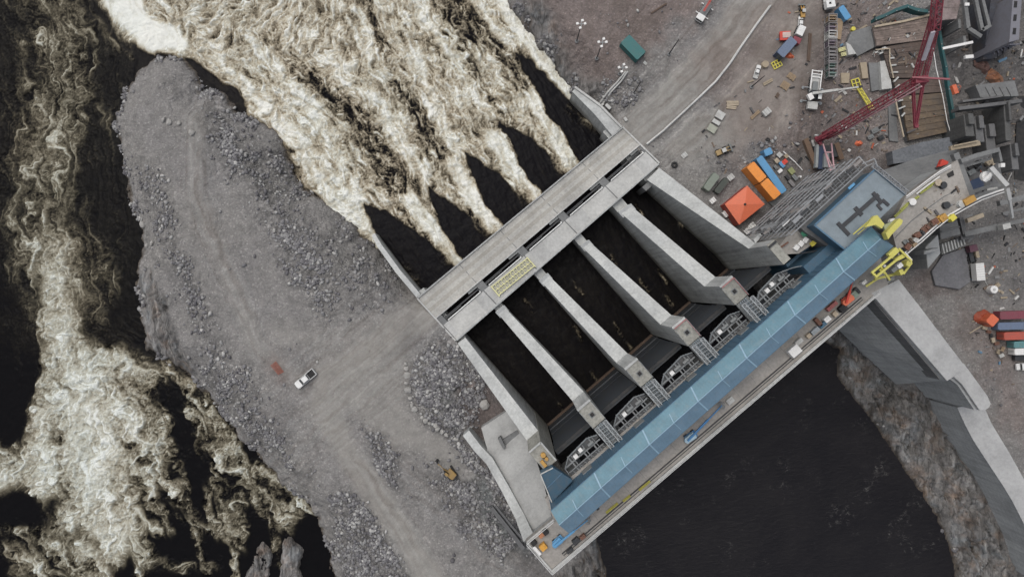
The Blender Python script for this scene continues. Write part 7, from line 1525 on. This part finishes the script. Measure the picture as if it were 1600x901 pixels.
f = G(1597, 571); l = L(f, .1); r = empty("parked_van", f, "white van with black windscreen at the right edge", "van"); part(r, "body", WHITE, lambda m: l.box(m, .5, 0, .5, 3.6, 1.7, 1.4), .12); part(r, "windscreen", GLASS, lambda m: l.box(m, -1.05, 0, 1.1, .5, 1.5, .7)); part(r, "bonnet", WHITE, lambda m: l.box(m, -1.7, 0, .5, 1.0, 1.6, .6), .1); wheels(r, l, (-1.4, 1.6), 1.7, .34)
thing1("dark_platform", "dark steel platform between the white container and the van", "platform", DSTEEL, lambda m: m.prism([P(1586, 552, 1)[:2], P(1640, 550, 1)[:2], P(1640, 563, 1)[:2], P(1586, 563, 1)[:2]], -.2, 1.0))
thing1("debris_pole", "long pale pole leaning out from the rust red tarpaulin", "pole", PWOOD, lambda m: m.bar(G(1514, 520, .3), G(1532, 508, .6), .22))
for i, (x, y, mt) in enumerate(((1537, 512, PWOOD), (1544, 518, RUST), (1550, 531, PWOOD), (1556, 536, RUST), (1559, 549, TAN), (1563, 555, PALE), (1548, 524, DSTEEL), (1566, 545, WOOD))):
    clutter(x, y, .1, 1.2, .8, .5, mt, ("first", "second", "third", "fourth", "fifth", "sixth", "seventh", "eighth")[i] + " scrap heap in the line running down from the orange cube box", "scrap_pile", "scrap heaps left of the container stack", rs.uniform(0, 3))

# ================================================================== things on the crest road
def crest_item(x, y, dx, dy, h, mt, lab, name, cat, group="gear standing on the crest road"):
    l = L(P(x, y, ZC), UA)
    def f(m): l.box(m, 0, 0, .1, dx, dy, h); l.box(m, 0, 0, 0, dx * .9, dy * .9, .1); l.box(m, 0, 0, h + .1, dx * .6, dy * .25, .1)
    return thing1(name, lab, cat, mt, f, group, .05)
crest_item(1237, 547, 2.4, 1.9, 1.8, MOT, "large white box at the outer rail of the crest road", "site_box", "box")
crest_item(1245, 533, 1.7, .9, 1.2, PALE, "folded pale box just beyond the large white one", "site_box", "box"); crest_item(1261, 524, 1.0, .9, 1.0, PWOOD, "pale timber crate between the white boxes and the grey locker", "timber_crate", "crate")
crest_item(1270, 516, 1.9, .9, 1.3, m_paint("locker_grey", (.28, .31, .33), .5), "light grey steel locker on the crest road", "steel_locker", "locker"); crest_item(1288, 498, 1.3, 1.1, 1.5, MOT, "white and blue cooler box near the red lift", "cooler_box", "box"); crest_item(1283, 507, 1.6, .8, 1.0, m_paint("dusk_blue", (.05, .13, .20), .5), "dark blue chest behind the cooler box", "tool_chest", "chest")
crest_item(1276, 503, .8, 2.0, 1.0, RUST, "rusty bracket stack at the wall side of the crest road", "steel_bracket", "bracket"); crest_item(1302, 490, 1.0, 1.0, 1.0, PWOOD, "round pale reel beside the red lift", "cable_reel", "reel"); crest_item(1297, 478, 2.6, .8, 1.0, m_paint("faded_red", (.33, .10, .09), .6), "faded red pipe rack behind the red lift", "pipe_rack", "rack")
crest_item(1313, 481, 1.6, 1.2, 1.4, BLACK, "black generator beside the red lift", "generator", "generator"); crest_item(1332, 460, 1.5, 1.3, 1.0, m_paint("sage", (.20, .25, .20), .6), "sage green box near the yellow gantry", "site_box", "box"); crest_item(1346, 441, 1.1, .7, 1.2, MOT, "white folded panel near the yellow gantry", "folded_panel", "panel"); crest_item(1336, 454, .8, 1.4, 1.0, DSTEEL, "black trolley by the outer rail near the gantry", "trolley", "trolley")
# lifts: chassis, turret, boom, basket
def lift(x, y, ang, mat, lab, tipx, tipy, z=ZC, s=1.0, bm_=None, zt=2.2):
    c = P(x, y, z); l = L(c, ang); r = empty("boom_lift", c, lab, "boom lift", "boom lifts and small cranes on the crest")
    part(r, "chassis", mat, lambda m: l.box(m, 0, 0, .4, 2.6 * s, 1.5 * s, .45), .05); part(r, "turret", bm_ or mat, lambda m: l.quad(m, [(-1.5 * s, -.6 * s), (.8 * s, -.7 * s), (1.0 * s, 0), (.8 * s, .7 * s), (-1.5 * s, .6 * s), (-1.8 * s, 0)], .9, 1.7), .08)
    tp = P(tipx, tipy, z + zt)
    part(r, "boom", mat, lambda m: (m.bar(l(-1.2 * s, 0, 1.9), lerp(l(-1.2 * s, 0, 1.9), tp, .6), .4, .4), m.bar(lerp(l(-1.2 * s, 0, 1.9), tp, .55), tp, .24, .26)))
    part(r, "basket", GREYP, lambda m: (m.box((tp[0], tp[1], tp[2] - .5), (.9, 1.5, .1), ang), [m.bar((tp[0] + a, tp[1] + b, tp[2] - .5), (tp[0] + a, tp[1] + b, tp[2] + .6), .07) for a in (-.4, .4) for b in (-.6, .6)], m.path([(tp[0] - .4, tp[1] - .6, tp[2] + .6), (tp[0] + .4, tp[1] - .6, tp[2] + .6), (tp[0] + .4, tp[1] + .6, tp[2] + .6), (tp[0] - .4, tp[1] + .6, tp[2] + .6), (tp[0] - .4, tp[1] - .6, tp[2] + .6)], .07, 4)))
    wheels(r, l, (-.85 * s, .85 * s), 1.7 * s, .4 * s); return r
lift(1078, 680, wang((1064, 690), (1095, 668)), m_paint("lift_blue", (.04, .17, .36), .45), "blue boom lift with a pale blue cover on the crest road", 1128, 633, bm_=m_paint("pale_cover", (.35, .48, .56), .5))
lift(1322, 467, UA, BRRED, "bright red boom lift parked near the yellow gantry", 1332, 440, bm_=ORR, zt=2.5)
lift(872, 842, wang((865, 850), (885, 832)), LBLUE, "blue boom lift near the island end of the crest", 918, 812, s=.9)
# yellow bulky bits clipped on the outer rail, island end gear
for x, y, ln, lab in ((1007, 758, 3.0, "upper yellow cable tray on the outer rail"), (979, 778, 2.0, "middle yellow cable tray on the outer rail"), (956, 793, 3.2, "faint long yellow cable tray nearest the island end")):
    c = P(x, y, ZC + .3); thing1("cable_tray", lab, "cable tray", m_paint("olive_yellow", (.36, .33, .06), .6, dirt=.3), lambda m: (m.box(c, (ln, .5, .15), UA - .02), m.box((c[0], c[1], c[2] + .15), (ln, .1, .3), UA - .02)), "yellow cable trays on the outer rail")
gi = "gear at the island end of the crest"
crest_item(852, 828, 1.0, 1.1, 1.2, BLACK, "black box nearest the roof end on the island side platform", "site_box", "box", gi); crest_item(834, 845, 1.1, 1.0, 1.2, BLACK, "black box in the outer corner of the island side platform", "site_box", "box", gi)
crest_item(846, 834, 1.1, .8, .9, m_paint("dull_orange", (.40, .17, .08), .6), "dull orange crate between the two black boxes", "timber_crate", "crate", gi); crest_item(848.5, 851, 1.4, 1.3, 1.3, m_paint("amber", (.60, .30, .04), .5), "amber yellow compressor on the island side platform", "compressor", "compressor", gi)
crest_item(839, 858, .7, 2.2, .7, MOT, "long white locker along the end railing", "steel_locker", "locker", gi); crest_item(899, 842, 1.5, 1.0, 1.1, DSTEEL, "dark green grey cabinet beyond the amber compressor", "steel_cabinet", "cabinet", gi); crest_item(910, 836, 1.2, .8, 1.0, RUST, "rusty red welder near the outer rail", "welder", "welder", gi); crest_item(890, 858, 1.5, .6, .8, DSTEEL, "black rack along the outer rail at the island end", "steel_rack", "rack", gi)
crest_item(933, 792, .6, .6, .9, DSTEEL, "small dark post box at the eave, island end", "post_box", "box", gi); crest_item(1140, 625, 1.6, 1.2, .5, PALE, "pale low pallet beyond the blue lift's basket", "pallet", "pallet")

# ================================================================== single boulders
BOUL = m_paint("boulder", (.34, .33, .31), .9, dirt=.3, scale=1.5)
def boulder(px, py, s, lab, grp, seed):
    r_ = np.random.default_rng(seed); c = G(px, py); ph = (1 + 5 ** .5) / 2
    iv = np.array([(-1,ph,0),(1,ph,0),(-1,-ph,0),(1,-ph,0),(0,-1,ph),(0,1,ph),(0,-1,-ph),(0,1,-ph),(ph,0,-1),(ph,0,1),(-ph,0,-1),(-ph,0,1)]) / 1.9
    fc = [(0,11,5),(0,5,1),(0,1,7),(0,7,10),(0,10,11),(1,5,9),(5,11,4),(11,10,2),(10,7,6),(7,1,8),(3,9,4),(3,4,2),(3,2,6),(3,6,8),(3,8,9),(4,9,5),(2,4,11),(6,2,10),(8,6,7),(9,8,1)]
    v = iv * (1 + r_.uniform(-.25, .25, (12, 1))) * np.array([r_.uniform(.8, 1.3), r_.uniform(.7, 1.1), r_.uniform(.5, .8)]) * s
    a = r_.uniform(0, 6.3); x = v[:, 0] * math.cos(a) - v[:, 1] * math.sin(a); y = v[:, 0] * math.sin(a) + v[:, 1] * math.cos(a)
    m = MB(); m.add(list(zip(x, y, v[:, 2] + s * .3)), fc); o = m.build("boulder", BOUL, None, False, s * .12); o.location = c; tag(o, lab, "boulder", grp)
for i, (x, y, s) in enumerate(((256, 188, .75), (265, 191, .9), (280, 193, .7), (290, 200, .6), (300, 207, .85))):
    boulder(x, y, s, ("leftmost", "second", "third", "fourth", "rightmost")[i] + " boulder of the curved row on the head of the island", "row of pale boulders on the head of the island", i)
for i, (x, y, s) in enumerate(((221, 350, 1.25), (236, 380, .6), (429, 360, .7), (227, 383, .7))):
    boulder(x, y, s, ("largest pale boulder standing at the island's west waterline", "small pale boulder just above the bare rock slab", "pale boulder alone amid the rubble in the middle of the island", "boulder at the top of the bare rock slab")[i], "lone pale boulders on the island", 20 + i)
kb = [(634, 568), (635, 576), (636, 585), (635, 598), (637, 608), (641, 622), (644, 633), (648, 638), (660, 652), (665, 657), (671, 661), (681, 665), (684, 670), (691, 673), (698, 679), (706, 684), (713, 685)]
ords = ("first", "second", "third", "fourth", "fifth", "sixth", "seventh", "eighth", "ninth", "tenth", "eleventh", "twelfth", "thirteenth", "fourteenth", "fifteenth", "sixteenth", "seventeenth")
for i, (x, y) in enumerate(kb): boulder(x, y, .55 + .35 * ((i * 7) % 5) / 4, ords[i] + " boulder from the bridge side in the kerb of boulders round the rubble field", "kerb of boulders round the rubble field", 40 + i)
boulder(757, 632, 1.6, "brown boulder beside the island side wall of the spillway", "lone pale boulders on the island", 99)
boulder(488, 648, .4, "small dark stone alone on the gravel below the white pickup", "lone pale boulders on the island", 98)
# rusty mesh lying above the pickup
def netm(m):
    c = G(433, 575); l = L(c, -.9)
    for k in range(6): m.bar(l(-1.6, -.8 + .32 * k, .1), l(1.4 + .1 * k, -.7 + .3 * k, .1 + .04 * k), .09)
    for k in range(7): m.bar(l(-1.5 + .5 * k, -.8, .12), l(-1.4 + .48 * k, .8, .12), .07)
thing1("rebar_mesh", "rusty red reinforcing mesh lying on the gravel above the white pickup", "steel mesh", m_paint("rust_mesh", (.36, .11, .07), .8), netm)
# ================================================================== uncountable site scrap
def scrap(name, label, zones, n, seed, smin=.12, smax=.95):
    r = np.random.default_rng(seed); vs = []; tone = []
    for zn in zones:
        pts, w = zn[:2]; zf = zn[2] if len(zn) > 2 else None
        xs = [p[0] for p in pts]; ys = [p[1] for p in pts]; k = 0
        PX = r.uniform(min(xs), max(xs), n * 4); PY = r.uniform(min(ys), max(ys), n * 4)
        ok = sdf_poly(PX, PY, pts) < 0; ok &= (fbm(PX / 14, PY / 14, 3, seed) > -.12)
        for x, y in list(zip(PX[ok], PY[ok]))[:int(n * w)]:
            c = G(x, y) if zf is None else P(x, y, zf); s = smin + (smax - smin) * r.random() ** 2.6; lx, ly, lz = s * r.uniform(.5, 2.6), s * r.uniform(.2, .8), s * r.uniform(.15, .5); a = r.choice([.3, -.9, 1.2, .7]) + r.uniform(-.5, .5)
            ca_, sa_ = math.cos(a), math.sin(a)
            for z in (-.1, lz):
                for u, v in ((-1, -1), (1, -1), (1, 1), (-1, 1)): vs.append((c[0] + (u * lx * ca_ - v * ly * sa_) / 2, c[1] + (u * lx * sa_ + v * ly * ca_) / 2, c[2] + z + u * .05))
            tone += [r.random()] * 8
    nb_ = len(vs) // 8; f = np.array([(3, 2, 1, 0), (4, 5, 6, 7), (0, 1, 5, 4), (1, 2, 6, 5), (2, 3, 7, 6), (3, 0, 4, 7)])[None] + 8 * np.arange(nb_)[:, None, None]
    me = bpy.data.meshes.new(name); me.from_pydata(vs, [], f.reshape(-1, 4).tolist()); at = me.attributes.new("tone", 'FLOAT', 'POINT'); at.data.foreach_set("value", np.array(tone, np.float32))
    m, t, b = nt(name); a = N(t, "ShaderNodeAttribute", attribute_name="tone").outputs["Fac"]
    c = ramp(t, a, [(0, (.02, .02, .022)), (.25, (.09, .085, .085)), (.42, (.16, .12, .09)), (.58, (.20, .20, .20)), (.74, (.30, .25, .18)), (.86, (.38, .37, .35)), (.92, (.55, .54, .52)), (.95, (.40, .10, .05)), (.975, (.10, .19, .28)), (1, (.45, .38, .08))], 'CONSTANT')
    t.links.new(mix(t, 1., c, ramp(t, noise(t, pos(t), 3., 4, .7), [(.3, .7), (.7, 1.1)]), 'MULTIPLY'), b.inputs["Base Color"]); setin(b, Roughness=.75)
    me.materials.append(m); o = bpy.data.objects.new(name, me); SC.collection.objects.link(o); return tag(o, label, "debris", kind="stuff")
scrap("site_debris", "scattered scrap, offcuts and small gear all over the yard ground", [([(1205, 0), (1300, 0), (1300, 230), (1230, 240), (1100, 320), (1060, 270), (1100, 170), (1170, 120)], .16), ([(1300, 0), (1400, 0), (1405, 220), (1380, 250), (1300, 270)], .62),
      ([(1240, 170), (1300, 150), (1390, 200), (1370, 260), (1250, 270)], .14), ([(1490, 60), (1640, 60), (1640, 330), (1560, 320), (1500, 240)], .7), ([(1480, 330), (1640, 330), (1640, 480), (1530, 470), (1500, 440)], .30),
      ([(1500, 480), (1570, 480), (1590, 640), (1560, 640)], .07), ([(1195, 330), (1260, 290), (1290, 270), (1240, 340), (1205, 370)], .1), ([(1370, 0), (1510, 0), (1500, 60), (1380, 60)], .12), ([(1384, 76), (1446, 68), (1444, 120), (1398, 120)], .08, 2.3), ([(1410, 152), (1472, 148), (1480, 200), (1424, 214)], .05, 2.3), ([(1372, 50), (1446, 34), (1446, 60), (1376, 68)], .03, 2.7), ([(1455, 300), (1490, 285), (1508, 310), (1480, 330), (1430, 365)], .05, 28.0), ([(1500, 258), (1550, 244), (1560, 285), (1524, 300)], .09, 22.0)], 800, 8)
scrap("concrete_litter", "small scrap and timber scattered over the curved deck and timber decks", [([(1384, 74), (1448, 66), (1446, 120), (1396, 120)], .0)], 4, 3) if False else None
